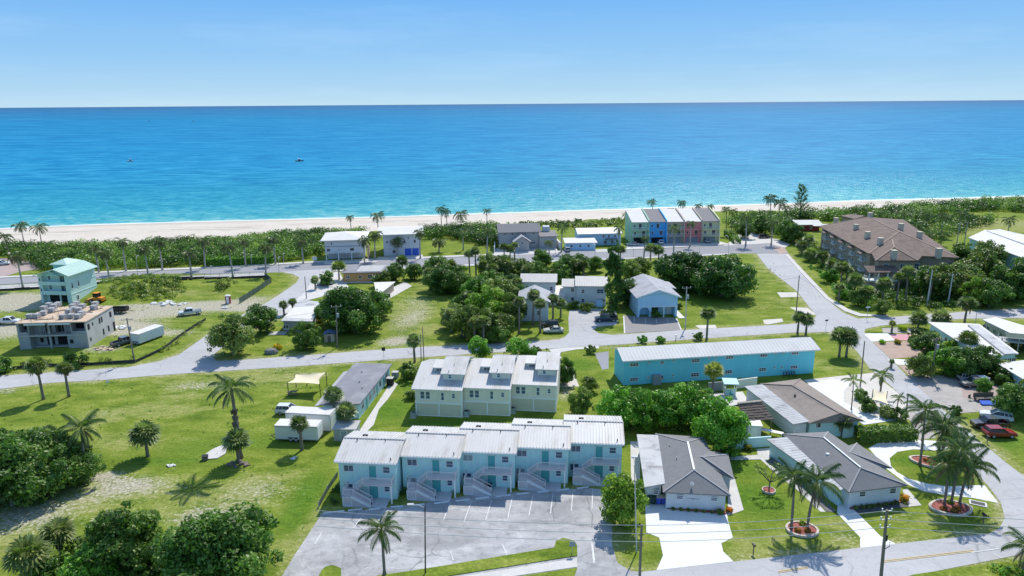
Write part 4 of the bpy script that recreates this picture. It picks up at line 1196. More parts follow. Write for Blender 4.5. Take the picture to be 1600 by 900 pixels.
def shrink(poly, d):
    """polygon (x,y) moved inwards by d"""
    n = len(poly); cx = sum(p[0] for p in poly) / n; cy = sum(p[1] for p in poly) / n
    out = []
    for i in range(n):
        p = Vector(poly[i][:2]); a = Vector(poly[i - 1][:2]); b = Vector(poly[(i + 1) % n][:2])
        e1 = (p - a).normalized(); e2 = (b - p).normalized()
        n1 = Vector((-e1.y, e1.x)); n2 = Vector((-e2.y, e2.x))
        bis = (n1 + n2); k = bis.dot(n1)
        out.append(tuple(p + bis * (d / max(k, 0.35))))
    return out

def ccw(poly):
    a = sum(poly[i][0] * poly[(i + 1) % len(poly)][1] - poly[(i + 1) % len(poly)][0] * poly[i][1] for i in range(len(poly)))
    return poly if a > 0 else list(reversed(poly))

def hip_planes(FL, FR, BR, BL, RF, RB):
    """roof planes of a hip roof whose ridge runs front (RF) to back (RB)"""
    return [[FL, FR, RF], [FR, BR, RB, RF], [BR, BL, RB], [BL, FL, RF, RB]]
def gable_x(x0, x1, y0, y1, ze, zr, ym=None):
    """planes with the ridge along x"""
    ym = (y0 + y1) / 2 if ym is None else ym
    V_ = Vector
    return [[V_((x0, y0, ze)), V_((x1, y0, ze)), V_((x1, ym, zr)), V_((x0, ym, zr))], [V_((x0, ym, zr)), V_((x1, ym, zr)), V_((x1, y1, ze)), V_((x0, y1, ze))]]
def gable_y(x0, x1, y0, y1, ze, zr, xm=None):
    xm = (x0 + x1) / 2 if xm is None else xm
    V_ = Vector
    return [[V_((x0, y0, ze)), V_((xm, y0, zr)), V_((xm, y1, zr)), V_((x0, y1, ze))], [V_((xm, y0, zr)), V_((x1, y0, ze)), V_((x1, y1, ze)), V_((xm, y1, zr))]]
def roof_mb(planes, t=0.16):
    mb = MB()
    for p in planes: mb.slab([tuple(q) for q in ccw(p)], t)
    return mb
def house_x(x0, x1, y0, y1, ze, zr, ym=None):
    """closed wall volume with gable ends at x0 and x1"""
    ym = (y0 + y1) / 2 if ym is None else ym
    return MB().extrude_x([(y0, 0), (y1, 0), (y1, ze), (ym, zr), (y0, ze)], x0, x1)
def house_y(x0, x1, y0, y1, ze, zr, xm=None):
    xm = (x0 + x1) / 2 if xm is None else xm
    return MB().extrude_y([(x0, 0), (x1, 0), (x1, ze), (xm, zr), (x0, ze)], y0, y1)
def caps(b, segs, m, w=0.32, h=0.1, name='ridge_cap'):
    for p, q in segs:
        p = Vector(p); q = Vector(q)
        b.part(name, MB().bar(p + Vector((0, 0, 0.03)), q + Vector((0, 0, 0.03)), w, h), m)
def railing(root, pts, h=1.0, m=None, step=0.16, name='railing', bw=0.04):
    """rails and balusters along a 3-D line"""
    mb = MB(); m = m or M['rail']
    for a, b in zip(pts[:-1], pts[1:]):
        a = Vector(a); b = Vector(b); up = Vector((0, 0, h)); lo = Vector((0, 0, 0.12))
        mb.bar(a + up, b + up, 0.09, 0.07); mb.bar(a + lo, b + lo, 0.05, 0.05)
        n = max(1, int((b - a).length / step))
        for i in range(n + 1):
            q = a.lerp(b, i / n); mb.bar(q + lo, q + up, 0.1 if i in (0, n) else bw, 0.1 if i in (0, n) else bw)
    return mb.build(name, m, root)
def vents(b, pts, m=None):
    for p in pts:
        b.part('roof_vent', MB().tube([p, (p[0], p[1], p[2] + 0.4)], 0.07, 7), m or M['dark_metal'])

# ================================================================== aqua apartments
GA = 'aqua apartment units in the staggered row'
aq_l = [(522, 721), (622, 712), (710, 705), (795, 698), (880, 691)]
for i, e in enumerate(aq_l):
    b = Bld('apartment_unit', 'aqua apartment with white roof and outside stair, %s of the staggered row' % nth(i, 5), 'apartment', e, -5.2, 5.6, GA)
    rt = b.root
    Wd = 8.6
    b.part('wall', house_x(0.4, Wd - 0.3, 0.45, 8.9, 5.5, 6.72, 4.65), M['aqua'])
    pl = gable_x(0, Wd, 0, 9.3, 5.6, 6.8, 4.65)
    mb = roof_mb(pl, 0.16); mb.ribs(*pl[0], 20, 0.07, 0.09); mb.ribs(*pl[1], 20, 0.07, 0.09)
    b.part('roof', mb, M['metal_white'])
    b.part('ridge_cap', MB().bar((0, 4.65, 6.84), (Wd, 4.65, 6.84), 0.3, 0.08), M['metal_grey'])
    b.part('gutter', MB().box(0, -0.1, 5.42, Wd, -0.002, 5.56), M['trim'])
    vents(b, [(2.0, 4.1, 6.6), (6.0, 4.1, 6.6), (7.6, 0.6, 5.7)])
    b.part('roof_vent', MB().box(2.2, 6.0, 6.4, 2.9, 6.3, 6.62), M['dark_metal'])
    # porch slab, balcony, stair
    b.part('porch_slab', MB().box(1.5, -1.95, 0, 7.3, 0.44, 0.14), M['stair'])
    b.part('balcony', MB().box(4.1, -0.85, 2.62, 8.0, 0.44, 2.82), M['stair'])
    b.part('post', MB().box(7.75, -0.85, 0.02, 7.95, -0.65, 2.615), M['trim'])
    b.part('stair_landing', MB().box(1.5, -1.75, 1.42, 2.7, 0.4, 1.58), M['stair'])
    st = MB()
    for k in range(7): st.box(2.702 + k * 0.2, -0.7, 1.58 + k * 0.165, 2.702 + k * 0.2 + 0.26, 0.38, 1.58 + (k + 1) * 0.165)
    for k in range(9): st.box(2.702 + k * 0.28, -1.75, 1.42 - (k + 1) * 0.16 + 0.02, 2.702 + k * 0.28 + 0.3, -0.85, 1.42 - k * 0.16)
    b.part('stair', st, M['stair'])
    b.part('stringer', MB().bar((2.65, -1.8, 1.46), (5.25, -1.8, 0.08), 0.08, 0.3).bar((2.65, -0.8, 1.46), (5.25, -0.8, 0.08), 0.06, 0.3), M['trim'])
    # slatted store under the stair
    en = MB()
    for k in range(9): en.box(1.52 + k * 0.13, -1.83, 0.15, 1.52 + k * 0.13 + 0.1, -1.77, 1.4)
    for k in range(15):
        x = 2.72 + k * 0.15; top = 1.36 - (x - 2.65) * 0.56
        if top > 0.3: en.box(x, -1.77, 0.15, x + 0.11, -1.72, top)
    for k in range(12): en.box(1.44, -1.75 + k * 0.17, 0.15, 1.5, -1.75 + k * 0.17 + 0.13, 1.4)
    b.part('slat_screen', en, M['rail'])
    b.part('slat_frame', MB().box(1.42, -1.87, 0.14, 1.515, -1.71, 1.42).box(2.6, -1.85, 0.14, 2.69, -1.71, 1.42).box(1.52, -1.88, 1.32, 2.6, -1.84, 1.42).box(1.52, -1.88, 0.14, 2.6, -1.84, 0.24), M['trim'])
    railing(rt, [(4.1, -0.81, 2.82), (7.95, -0.81, 2.82)], 1.0)
    railing(rt, [(7.95, -0.78, 2.82), (7.95, 0.4, 2.82)], 1.0)
    railing(rt, [(4.05, -0.83, 2.82), (2.7, -0.83, 1.65)], 0.95)
    railing(rt, [(1.55, -1.71, 1.58), (2.65, -1.71, 1.58), (5.2, -1.71, 0.16)], 0.95)
    railing(rt, [(2.75, -0.88, 1.5), (5.2, -0.88, 0.16)], 0.95)
    railing(rt, [(1.54, 0.35, 1.58), (1.54, -1.66, 1.58)], 0.95)
    door(rt, 4.6, 0.45, 2.84, 0.98, 2.1, M['teal']); door(rt, 4.5, 0.45, 0.16, 1.2, 2.1, M['teal'])
    window(rt, 1.1, 0.45, 3.95, 1.4, 1.0, 'f', 2, 1, M['trim'], M['shutter'] if i == 2 else M['glass_blue'])
    window(rt, 6.5, 0.45, 3.9, 1.0, 1.0, 'f', 1, 2, M['trim'], M['glass_blue'])
    window(rt, 0.95, 0.45, 1.05, 1.3, 1.05, 'f', 2, 1, M['trim'], M['shutter'] if i in (1, 3) else M['glass_blue'])
    window(rt, 6.55, 0.45, 1.1, 0.8, 0.9, 'f', 1, 2, M['trim'], M['glass_blue'])
    b.part('wall_lamp', MB().box(5.95, 0.36, 2.0, 6.05, 0.44, 2.2), M['dark_metal'])
    if i == 4:
        b.part('meter_box', MB().box(Wd - 0.298, 3.0, 4.6, Wd - 0.15, 4.0, 5.3), M['trim'])

# ================================================================== cream three-storey town houses
GT = 'cream town houses in the row of three'
tri_l = [(650, 649), (726, 647), (798, 641)]
for i, e in enumerate(tri_l):
    Wd = 8.2 if i == 0 else 8.0
    b = Bld('town_house', 'cream town house with raised rear tower, %s of the row of three' % ['leftmost', 'middle', 'rightmost'][i], 'house', e, -7.0, 0, GT)
    rt = b.root
    b.part('wall', house_x(0, Wd, 0, 13.6, 5.0, 6.95, 7.0), M['cream'])
    pl = gable_x(-0.45, Wd + 0.12, -0.5, 14.1, 5.1, 7.12, 7.0)
    mb = roof_mb(pl, 0.16); mb.ribs(*pl[0], 20, 0.07, 0.09); mb.ribs(*pl[1], 20, 0.07, 0.09)
    b.part('roof', mb, M['metal_white'])
    x0, x1 = 4.15, Wd - 0.15
    tw = b.part('tower', MB().extrude_x([(2.3, 5.0), (10.5, 5.0), (10.5, 7.25), (6.5, 8.3), (2.3, 7.1)], x0 + 0.35, x1 - 0.2), M['cream'])
    pl = gable_x(x0, x1 + 0.35, 1.85, 11.0, 7.1, 8.5, 6.55)
    mb = roof_mb(pl, 0.16); mb.ribs(*pl[0], 11, 0.07, 0.09); mb.ribs(*pl[1], 11, 0.07, 0.09)
    b.part('tower_roof', mb, M['metal_white'])
    window(rt, 5.4, 2.3, 6.1, 0.6, 0.8, 'f', 1, 2, M['trim'], M['glass_blue'])
    b.part('dormer', MB().box(2.35, 4.7, 5.6, 4.1, 7.4, 7.1), M['cream'])
    b.part('dormer_roof', MB().slab([(2.15, 4.4, 7.2), (4.13, 4.4, 7.2), (4.13, 7.6, 7.55), (2.15, 7.6, 7.55)], 0.14).ribs((2.15, 4.4, 7.2), (4.13, 4.4, 7.2), (4.13, 7.6, 7.55), (2.15, 7.6, 7.55), 5, 0.05, 0.05), M['metal_white'])
    window(rt, 2.7, 4.7, 6.45, 1.2, 0.5, 'f', 2, 1, M['trim'], M['glass'])
    b.part('band', MB().box(-0.03, -0.1, 2.32, Wd + 0.02, -0.003, 2.62), M['trim'])
    tr = MB()
    for x in (0.0, Wd / 2 - 0.1, Wd - 0.22): tr.box(x, -0.09, 0.02, x + 0.22, -0.003, 2.315)
    tr.box(0.222, -0.08, 0.02, Wd / 2 - 0.102, -0.003, 0.14); tr.box(Wd / 2 + 0.122, -0.08, 0.02, Wd - 0.222, -0.003, 0.14)
    b.part('panel_trim', tr, M['trim'])
    b.part('corner_board', MB().box(Wd - 0.2, -0.07, 2.625, Wd + 0.05, -0.003, 4.9), M['trim'])
    for xa, xb in ((0.25, Wd / 2 - 0.12), (Wd / 2 + 0.14, Wd - 0.25)):
        mb = MB()
        for k in range(5): mb.box(xa, -0.05, 0.16 + k * 0.43, xb, -0.003, 0.16 + k * 0.43 + 0.41)
        b.part('garage_panel', mb, M['cream_dark'])
    window(rt, 0.9, 0, 3.15, 0.85, 1.35, 'f', 1, 2, M['trim'], M['glass_blue']); window(rt, 1.85, 0, 3.15, 0.85, 1.35, 'f', 1, 2, M['trim'], M['glass_blue'])
    window(rt, 4.5, 0, 3.0, 0.55, 1.5, 'f', 1, 2, M['trim'], M['glass_blue'])
    window(rt, 6.4, 0, 3.45, 0.55, 0.9, 'f', 1, 2, M['trim'], M['glass_blue'])
    vents(b, [(6.9, 1.0, 5.5), (5.8, 0.9, 5.5), (6.1, 4.2, 7.75), (5.5, 2.4, 7.25)], M['alu'])
    b.part('front_porch_roof', MB().slab([(0.2, 14.0, 5.0), (Wd - 0.2, 14.0, 5.0), (Wd - 0.2, 15.6, 4.6), (0.2, 15.6, 4.6)], 0.14), M['metal_white'])
for k, (px, py, what) in enumerate([(729, 648, 'between the first and second cream town houses'), (801, 643, 'between the second and third cream town houses'), (646, 650, 'at the left end of the cream town houses')]):
    g = at(px, py + 2)
    t = thing('air_conditioner', 'grey air conditioning unit on a pad %s' % what, 'air conditioner', (g.x, g.y, 0), R(-7), 'air conditioners behind the town houses')
    MB().box(-0.5, -0.5, 0, 0.5, 0.5, 0.1).build('pad', M['conc'], t)
    MB().box(-0.4, -0.4, 0.1, 0.4, 0.4, 0.95).build('casing', M['shutter'], t)
    MB().tube([(0, 0, 0.95), (0, 0, 0.99)], 0.33, 12).build('fan_grille', M['dark_metal'], t)

# ================================================================== long blue apartment block
b = Bld('apartment_block', 'long bright blue two-storey apartment block under a white ribbed roof', 'building', (974, 602), 8.2)
Wd = 38.7
b.part('wall', house_x(0, Wd, 0, 6.2, 5.0, 6.2), M['sky_blue'])
pl = gable_x(-0.5, Wd + 0.7, -0.7, 6.9, 5.15, 6.42)
mb = roof_mb(pl, 0.15); mb.ribs(*pl[0], 56, 0.06, 0.035); mb.ribs(*pl[1], 56, 0.06, 0.035)
b.part('roof', mb, M['flat_white'])
b.part('fascia', MB().box(-0.5, -0.74, 4.93, Wd + 0.7, -0.703, 5.12), M['trim'])
Zx, Zy = 960, 500
for r_ in [(120, 330, 187, 358), (358, 315, 385, 338), (602, 298, 665, 326), (868, 272, 930, 300), (1137, 252, 1197, 283), (1382, 237, 1440, 265), (120, 443, 183, 473), (350, 427, 382, 457), (597, 407, 660, 438), (862, 384, 922, 415), (1127, 366, 1187, 395), (1373, 347, 1432, 376)]:
    b.win(Zx + r_[0] / 5, Zy + r_[1] / 5 + 0.8, Zx + r_[2] / 5, Zy + r_[3] / 5 + 1.2, nx=3 if r_[2] - r_[0] > 40 else 2, nz=2)
for r_ in [(262, 322, 280, 335), (455, 308, 472, 322), (730, 287, 745, 300), (785, 283, 800, 297), (1250, 247, 1266, 262), (1310, 243, 1326, 258), (258, 435, 275, 450), (448, 420, 465, 436), (1242, 358, 1257, 374), (1300, 354, 1316, 372)]:
    b.win(Zx + r_[0] / 5, Zy + r_[1] / 5 + 0.5, Zx + r_[2] / 5, Zy + r_[3] / 5 + 1.0, nx=1, nz=2)
b.part('utility_closet', MB().box(5.6, -0.9, 0, 7.2, -0.003, 1.9), M['shutter'])
g0 = b.loc(1222, 587)
for k in range(5):
    g = Vector((b.ox, b.oy, 0)); x = 32.2 + k * 0.55
    wx, wy = b.ox + b.c * x + b.s * 0.6, b.oy + b.s * x - b.c * 0.6
    t = thing('bicycle', 'parked bicycle leaning on the long blue apartment block, %s of the five' % nth(k, 5), 'bicycle', (wx, wy, 0), b.a + R(70 + k * 3), 'bicycles by the blue wall')
    for sx in (-0.52, 0.52):
        wv = MB(); n = 14
        pts = [(sx + 0.33 * math.cos(2 * math.pi * j / n), 0, 0.34 + 0.33 * math.sin(2 * math.pi * j / n)) for j in range(n + 1)]
        wv.tube(pts, 0.03, 5).build('wheel', M['tyre'], t)
    fr = MB().tube([(-0.52, 0, 0.34), (-0.15, 0, 0.85), (0.38, 0, 0.8), (0.52, 0, 0.34)], 0.025, 6).tube([(-0.15, 0, 0.85), (-0.05, 0, 0.32), (0.38, 0, 0.78)], 0.025, 6).tube([(0.38, -0.25, 1.0), (0.4, 0, 0.98), (0.38, 0.25, 1.0)], 0.02, 6)
    o = fr.build('frame', M['tint'], t); o.color = [(0.05, 0.1, 0.45, 1), (0.3, 0.03, 0.05, 1), (0.08, 0.08, 0.3, 1), (0.02, 0.1, 0.3, 1), (0.3, 0.04, 0.04, 1)][k]
    MB().box(-0.28, -0.07, 0.86, -0.02, 0.07, 0.93).build('saddle', M['dark_metal'], t)

# ================================================================== grey-shingled house with the white forecourt
b = Bld('bungalow', 'white bungalow with dark grey hip roof behind the broad white driveway', 'house', (1042, 790), -9)
ze, zr = 2.75, 4.4
FL, FR = b.loc(1036, 769, ze), b.loc(1142, 774, ze); BL, BR = b.loc(1024, 677.5, ze), b.loc(1100, 683, ze)
RF, RB = b.loc(1084.5, 734.5, zr), b.loc(1074.5, 691, zr)
wall = shrink(ccw([FL, FR, BR, BL]), 0.5)
b.part('wall', MB().prism(wall, 0, ze - 0.2), M['wall_white'])
planes = hip_planes(FL, FR, BR, BL, RF, RB)
b.part('roof', roof_mb(planes, 0.14), M['shingle'])
E1, E2 = b.loc(1138, 710, ze), b.loc(1147, 747, ze); WR = b.loc(1098.5, 714, 3.9); W0 = b.loc(1080, 712.5, 3.95)
I1, I2 = FR.lerp(BR, 0.75), FR.lerp(BR, 0.36)
I1 = Vector((I1.x - 0.6, I1.y, ze)); I2 = Vector((I2.x - 0.6, I2.y, ze))
b.part('wing_wall', MB().prism(shrink(ccw([I2, E2, E1, I1]), 0.4), 0, ze - 0.2), M['wall_white'])
b.part('wing_roof', roof_mb([[I2, E2, WR, W0], [E2, E1, WR], [E1, I1, W0, WR]], 0.14), M['shingle'])
caps(b, [(RF, RB), (RF, FL), (RF, FR), (RB, BL), (RB, BR), (WR, E1), (WR, E2), (W0, WR)], M['ridge'], 0.2, 0.05)
o = b.part('ridge_cap', MB().bar(RF + Vector((0, 0, 0.09)), RB + Vector((0, 0, 0.09)), 0.26, 0.06), M['white'])
Q = [b.loc(1007, 761, 2.75), b.loc(1046, 756, 2.95), b.loc(1033, 680, 2.95), b.loc(995, 678.5, 2.75)]
Q[1].x = FL.x + 0.35; Q[2].x = BL.x + 0.35
b.part('flat_roof', MB().slab(ccw(Q), 0.18), M['flat_stain'])
wl = shrink(ccw(Q), 0.45)
b.part('annex_wall', MB().prism(wl, 0, 2.5), M['wall_white'])
yf = min(p[1] for p in wall[:2]) if False else None
k1 = b.onwall(1042, 778, 'f', 0).y
fy = FL.lerp(FR, 0.3).y + 0.55
wy = [p for p in wall]
def wall_y(poly, x):
    """y of the front edge of a wall polygon at x"""
    best = 1e9; n = len(poly)
    for i in range(n):
        p, q = poly[i], poly[(i + 1) % n]
        if (p[0] - x) * (q[0] - x) <= 0 and abs(p[0] - q[0]) > 1e-6: best = min(best, p[1] + (q[1] - p[1]) * (x - p[0]) / (q[0] - p[0]))
    return best
for x0, y0, x1, y1 in ((1056.5, 774.5, 1065.5, 779), (1110, 777.5, 1119, 782)):
    p = b.onwall(x0, y1, 'f', wall_y(wall, b.onwall(x0, y1).x)); window(b.root, p.x, p.y - 0.04, p.z, 0.95, 0.6, 'f', 1, 2, M['trim'], M['glass_blue'])
xx = (wl[0][0] + wl[1][0]) / 2
p = b.onwall(1020, 771.5, 'f', wall_y(wl, b.onwall(1020, 771).x)); window(b.root, p.x, p.y - 0.04, p.z, 0.85, 0.65, 'f', 1, 2, M['trim'], M['glass_blue'])
p = b.onwall(1083, 779, 'f', wall_y(wall, b.onwall(1083, 779).x))
# a moulded white ornament on the front wall: two waves and a shell
orn = MB()
for sgn in (-1, 1):
    orn.tube([(sgn * (0.15 + 0.1 * j), -0.06, 0.1 + 0.05 * math.sin(j * 1.1)) for j in range(8)], 0.025, 5)
orn.tube([(-0.14, -0.06, 0.02), (0, -0.06, -0.1), (0.14, -0.06, 0.02), (0.1, -0.06, 0.14), (-0.1, -0.06, 0.14), (-0.14, -0.06, 0.02)], 0.025, 5)
orn.build('wall_ornament', M['shutter'], b.root, (p.x, p.y, p.z - 0.1))
vents(b, [tuple(b.loc(1057, 718, 3.6)), tuple(b.loc(1046, 698, 3.3))], M['alu'])
b.part('vent_pipe', MB().tube([b.loc(1081, 764, 3.1), b.loc(1081, 764, 3.1) + Vector((0, 0, 1.0))], 0.05, 6), M['alu'])
b.part('satellite_dish', MB().tube([b.loc(1081, 758, 3.4), b.loc(1081, 758, 3.4) + Vector((0, -0.3, 0.4))], [0.05, 0.28], 10), M['alu'])
# planting strip under the front windows
g1, g2 = at(1041.5, 795.5), at(1134, 804)
d = g2 - g1
MBs = MB().box(0, 0, 0, d.length, 0.55, 0.12)
tag(MBs.build('mulch_bed', M['mulch'], None, (g1.x, g1.y, 0.06), math.atan2(d.y, d.x)), 'narrow red mulch bed along the front wall of the driveway bungalow', 'planting bed')

# ================================================================== grey-shingled house beside the curved driveway
b2 = b = Bld('bungalow', 'white bungalow with dark grey hip roof inside the curved white driveway', 'house', (1329, 789), 5)
ze, zr = 2.75, 4.4
FL, FR = b.loc(1326, 769, ze), b.loc(1418, 758, ze); BL, BR = b.loc(1222, 678, ze), b.loc(1294, 674.5, ze)
RF, RB = b.loc(1344.5, 731, zr), b.loc(1287, 684, zr)
wall = shrink(ccw([FL, FR, BR, BL]), 0.5)
b.part('wall', MB().prism(wall, 0, ze - 0.2), M['wall_white'])
b.part('roof', roof_mb(hip_planes(FL, FR, BR, BL, RF, RB), 0.14), M['shingle'])
E1, E2 = b.loc(1339, 692, ze), b.loc(1394, 731, ze); WR = b.loc(1328, 706.5, 3.85); W0 = b.loc(1310, 704, 3.9)
I1, I2 = BR.lerp(FR, 0.3), BR.lerp(FR, 0.68)
I1 = Vector((I1.x - 0.5, I1.y, ze)); I2 = Vector((I2.x - 0.5, I2.y, ze))
b.part('wing_wall', MB().prism(shrink(ccw([I2, E2, E1, I1]), 0.4), 0, ze - 0.2), M['wall_white'])
b.part('wing_roof', roof_mb([[I2, E2, WR, W0], [E2, E1, WR], [E1, I1, W0, WR]], 0.14), M['shingle'])
caps(b, [(RF, RB), (RF, FL), (RF, FR), (RB, BL), (RB, BR), (WR, E1), (WR, E2), (W0, WR)], M['ridge'], 0.2, 0.05)
o = b.part('ridge_cap', MB().bar(RF + Vector((0, 0, 0.09)), RB + Vector((0, 0, 0.09)), 0.2, 0.05), M['trim'])
Q = [b.loc(1311, 767, 2.5), b.loc(1328, 757, 2.9), b.loc(1240, 682, 2.9), b.loc(1197, 686, 2.5)]
mb = MB().slab(ccw(Q), 0.16); mb.ribs(Q[0], Q[3], Q[2], Q[1], 22, 0.04, 0.02)
b.part('lanai_roof', mb, M['flat_stain'])
b.part('lanai_wall', MB().prism(shrink(ccw(Q), 0.4), 0, 2.3), M['aqua_pale'])
for x0, y0, x1, y1 in ((1341.5, 769.5, 1350.5, 776), (1389, 764.5, 1397.5, 771)):
    p = b.onwall(x0, y1, 'f', wall_y(wall, b.onwall(x0, y1).x)); window(b.root, p.x, p.y - 0.04, p.z, 0.95, 0.8, 'f', 1, 2, M['trim'], M['glass'])
vents(b, [tuple(b.loc(1293, 712, 3.5)), tuple(b.loc(1311, 733, 3.6))], M['alu'])
b.part('roof_vent', MB().box(*(b.loc(1293, 712, 3.5) - Vector((0.2, 0.2, 0))), *(b.loc(1293, 712, 3.5) + Vector((0.2, 0.2, 0.35)))), M['trim'])
g1, g2 = at(1330, 796.5), at(1409, 785.5); d = g2 - g1
tag(MB().box(0, 0, 0, d.length, 0.6, 0.12).build('mulch_bed', M['mulch'], None, (g1.x, g1.y, 0.04), math.atan2(d.y, d.x)), 'narrow red mulch bed below the windows of the curved-driveway bungalow', 'planting bed')

# ================================================================== brown-roofed house with long pale side roof
b = Bld('bungalow', 'low aqua house with brown shingle hip roof and long pale side roof', 'house', (1264, 674), -2)
ze, zr = 2.85, 4.2
FL, FR = b.loc(1264, 661, ze), b.loc(1349, 657, ze); BR, BL = b.loc(1250, 592, ze), b.loc(1188, 599.5, ze)
RF, RB = b.loc(1312, 645, zr), b.loc(1238, 602, zr)
b.part('wall', MB().prism(shrink(ccw([FL, FR, BR, BL]), 0.5), 0, ze - 0.2), M['aqua_pale'])
b.part('roof', roof_mb(hip_planes(FL, FR, BR, BL, RF, RB), 0.14), M['shingle_brown'])
caps(b, [(RF, RB), (RF, FR), (RF, FL), (RB, BR), (RB, BL)], M['shingle_brown'], 0.3, 0.06)
Q = [b.loc(1239.5, 663, 2.6), b.loc(1266, 658, 2.95), b.loc(1195, 600, 2.95), b.loc(1163, 603.5, 2.6)]
mb = MB().slab(ccw(Q), 0.16); mb.ribs(Q[0], Q[3], Q[2], Q[1], 26, 0.04, 0.02)
b.part('side_roof', mb, M['flat_stain'])
wl = shrink(ccw(Q), 0.35)
b.part('side_wall', MB().prism(wl, 0, 2.4), M['wall_white'])
for px in (1243, 1253): 
    p = b.onwall(px, 663.5, 'f', wall_y(wl, b.onwall(px, 663).x)); window(b.root, p.x, p.y - 0.03, p.z - 0.5, 0.7, 0.3, 'f', 1, 1)
p = b.onwall(1272, 668, 'f', wall_y(shrink(ccw([FL, FR, BR, BL]), 0.5), b.onwall(1272, 668).x)); window(b.root, p.x, p.y - 0.04, p.z, 1.0, 0.9, 'f', 2, 1)
b.part('roof_vent', MB().tube([b.loc(1242, 620, 3.5), b.loc(1242, 620, 3.5) + Vector((0, 0, 0.45))], 0.16, 8), M['dark_metal'])
g = at(1252, 674)
t = thing('storage_tub', 'blue plastic tub against the end wall of the brown-roofed house', 'tub', (g.x, g.y, 0), 0)
MB().tube([(0, 0, 0), (0, 0, 0.65)], [0.4, 0.5], 12).build('tub', M['bin_blue'], t); MB().tube([(0, 0, 0.652), (0, 0, 0.72)], 0.52, 12).build('rim', M['bin_blue'], t)

# thatched shelter
b = Bld('thatched_shelter', 'open shelter with dark palm thatch roof beside the long pale roof', 'shelter', (1165, 668), -6)
e1, e2, r1, r2 = b.loc(1164, 659, 2.2), b.loc(1209, 656, 2.2), b.loc(1190, 627.5, 3.7), b.loc(1153, 631.5, 3.7)
bk1, bk2 = r1 + (r1 - e2) * 0.75, r2 + (r2 - e1) * 0.75; bk1.z = bk2.z = 2.2
mb = MB()
rngt = random.Random(3)
for k in range(7):                                   # overlapping courses of thatch
    a0, a1 = k / 7, (k + 1) / 7 + 0.05
    q = [e1.lerp(r2, a0), e2.lerp(r1, a0), e2.lerp(r1, min(a1, 1)), e1.lerp(r2, min(a1, 1))]
    n = 14
    for j in range(n):
        u0, u1 = j / n, (j + 1) / n
        dz = rngt.uniform(0, 0.07)
        mb.slab([tuple(q[0].lerp(q[1], u0) + Vector((0, rngt.uniform(-.12, .05), 0.12 + dz))), tuple(q[0].lerp(q[1], u1) + Vector((0, rngt.uniform(-.12, .05), 0.12 + dz))), tuple(q[3].lerp(q[2], u1) + Vector((0, 0, dz))), tuple(q[3].lerp(q[2], u0) + Vector((0, 0, dz)))], 0.12)
mb.slab([tuple(r2), tuple(r1), tuple(bk1), tuple(bk2)], 0.2)
b.part('thatch', mb, M['thatch'])
mb = MB()
for j in range(14):
    p = r2.lerp(r1, j / 14); q = r2.lerp(r1, (j + 0.85) / 14)
    mb.bar(p + Vector((0, 0, 0.12)), q + Vector((0, 0, 0.12 + rngt.uniform(0, .08))), 0.55, 0.2)
b.part('ridge_thatch', mb, M['thatch_pale'])
for p in (e1, e2, bk1, bk2):
    c_ = (r1 + r2 + e1 + e2) / 4; q = p.lerp(c_, 0.12)
    b.part('post', MB().tube([(q.x, q.y, 0), (q.x, q.y, 2.2)], 0.09, 8), M['wood'])

# little white shed, aqua bar booth, aqua garden wall
b = Bld('garden_shed', 'small white garden shed with white roof beside the thatched shelter', 'shed', (1168, 684), -8)
b.part('wall', MB().box(0, 0, 0, 2.0, 2.4, 2.1), M['wall_white']); b.part('roof', MB().slab([(-0.15, -0.2, 2.25), (2.15, -0.2, 2.25), (2.15, 2.6, 2.35), (-0.15, 2.6, 2.35)], 0.12), M['white'])
door(b.root, 0.5, 0, 0.05, 0.85, 1.8, M['trim'])
b = Bld('garden_table', 'long white table top beside the small white garden shed', 'table', (1186, 678), -30)
b.part('top', MB().box(0, 0, 0.7, 3.6, 0.9, 0.78), M['white'])
for x in (0.15, 3.35):
    for y in (0.1, 0.75): b.part('leg', MB().box(x, y, 0, x + 0.08, y + 0.08, 0.698), M['trim'])
b = Bld('bar_booth', 'small open aqua booth with pale blue roof by the fan palm', 'booth', (1132, 617), -6)
b.part('base', MB().box(0.2, 0, 0, 2.0, 0.12, 1.0).box(0.2, 0.122, 0, 0.3, 1.5, 1.0).box(1.9, 0.122, 0, 2.0, 1.5, 1.0), M['aqua'])
b.part('counter', MB().box(0.1, -0.15, 1.002, 2.1, 0.3, 1.08), M['trim'])
b.part('roof', MB().slab([(-0.3, -0.4, 2.3), (2.4, -0.4, 2.3), (2.4, 2.0, 2.55), (-0.3, 2.0, 2.55)], 0.12), M['aqua_pale'])
for x in (0.1, 2.0):
    for y in (0.0, 1.7): b.part('post', MB().box(x, y, 1.082 if y == 0 else 0, x + 0.1, y + 0.1, 2.25), M['trim'])
def wall_run(name, label, a, b_, h, w, m, z=0.0, cap=None):
    a = at(*a); b_ = at(*b_); d = b_ - a
    t = thing(name, label, 'wall', (a.x, a.y, z), math.atan2(d.y, d.x))
    MB().box(0, -w / 2, 0, d.length, w / 2, h).build('wall', m, t)
    MB().box(-0.04, -w / 2 - 0.04, h + 0.002, d.length + 0.04, w / 2 + 0.04, h + 0.08).build('coping', cap or m, t)
    return t
wall_run('garden_wall', 'pale aqua garden wall joining the two grey-roofed bungalows', (1138, 702), (1203, 697), 1.6, 0.2, M['aqua_pale'])
wall_run('garden_wall', 'low pale wall closing the yard at the clipped hedge', (1316, 684), (1338, 682), 1.7, 0.2, M['aqua_pale'])
wall_run('garden_wall', 'white boundary wall behind the aqua booth', (1152, 607), (1182, 603), 1.7, 0.15, M['white'])
wall_run('garden_wall', 'grey board fence beside the fan palm and booth', (1106, 612), (1130, 610), 1.7, 0.12, M['shutter'])

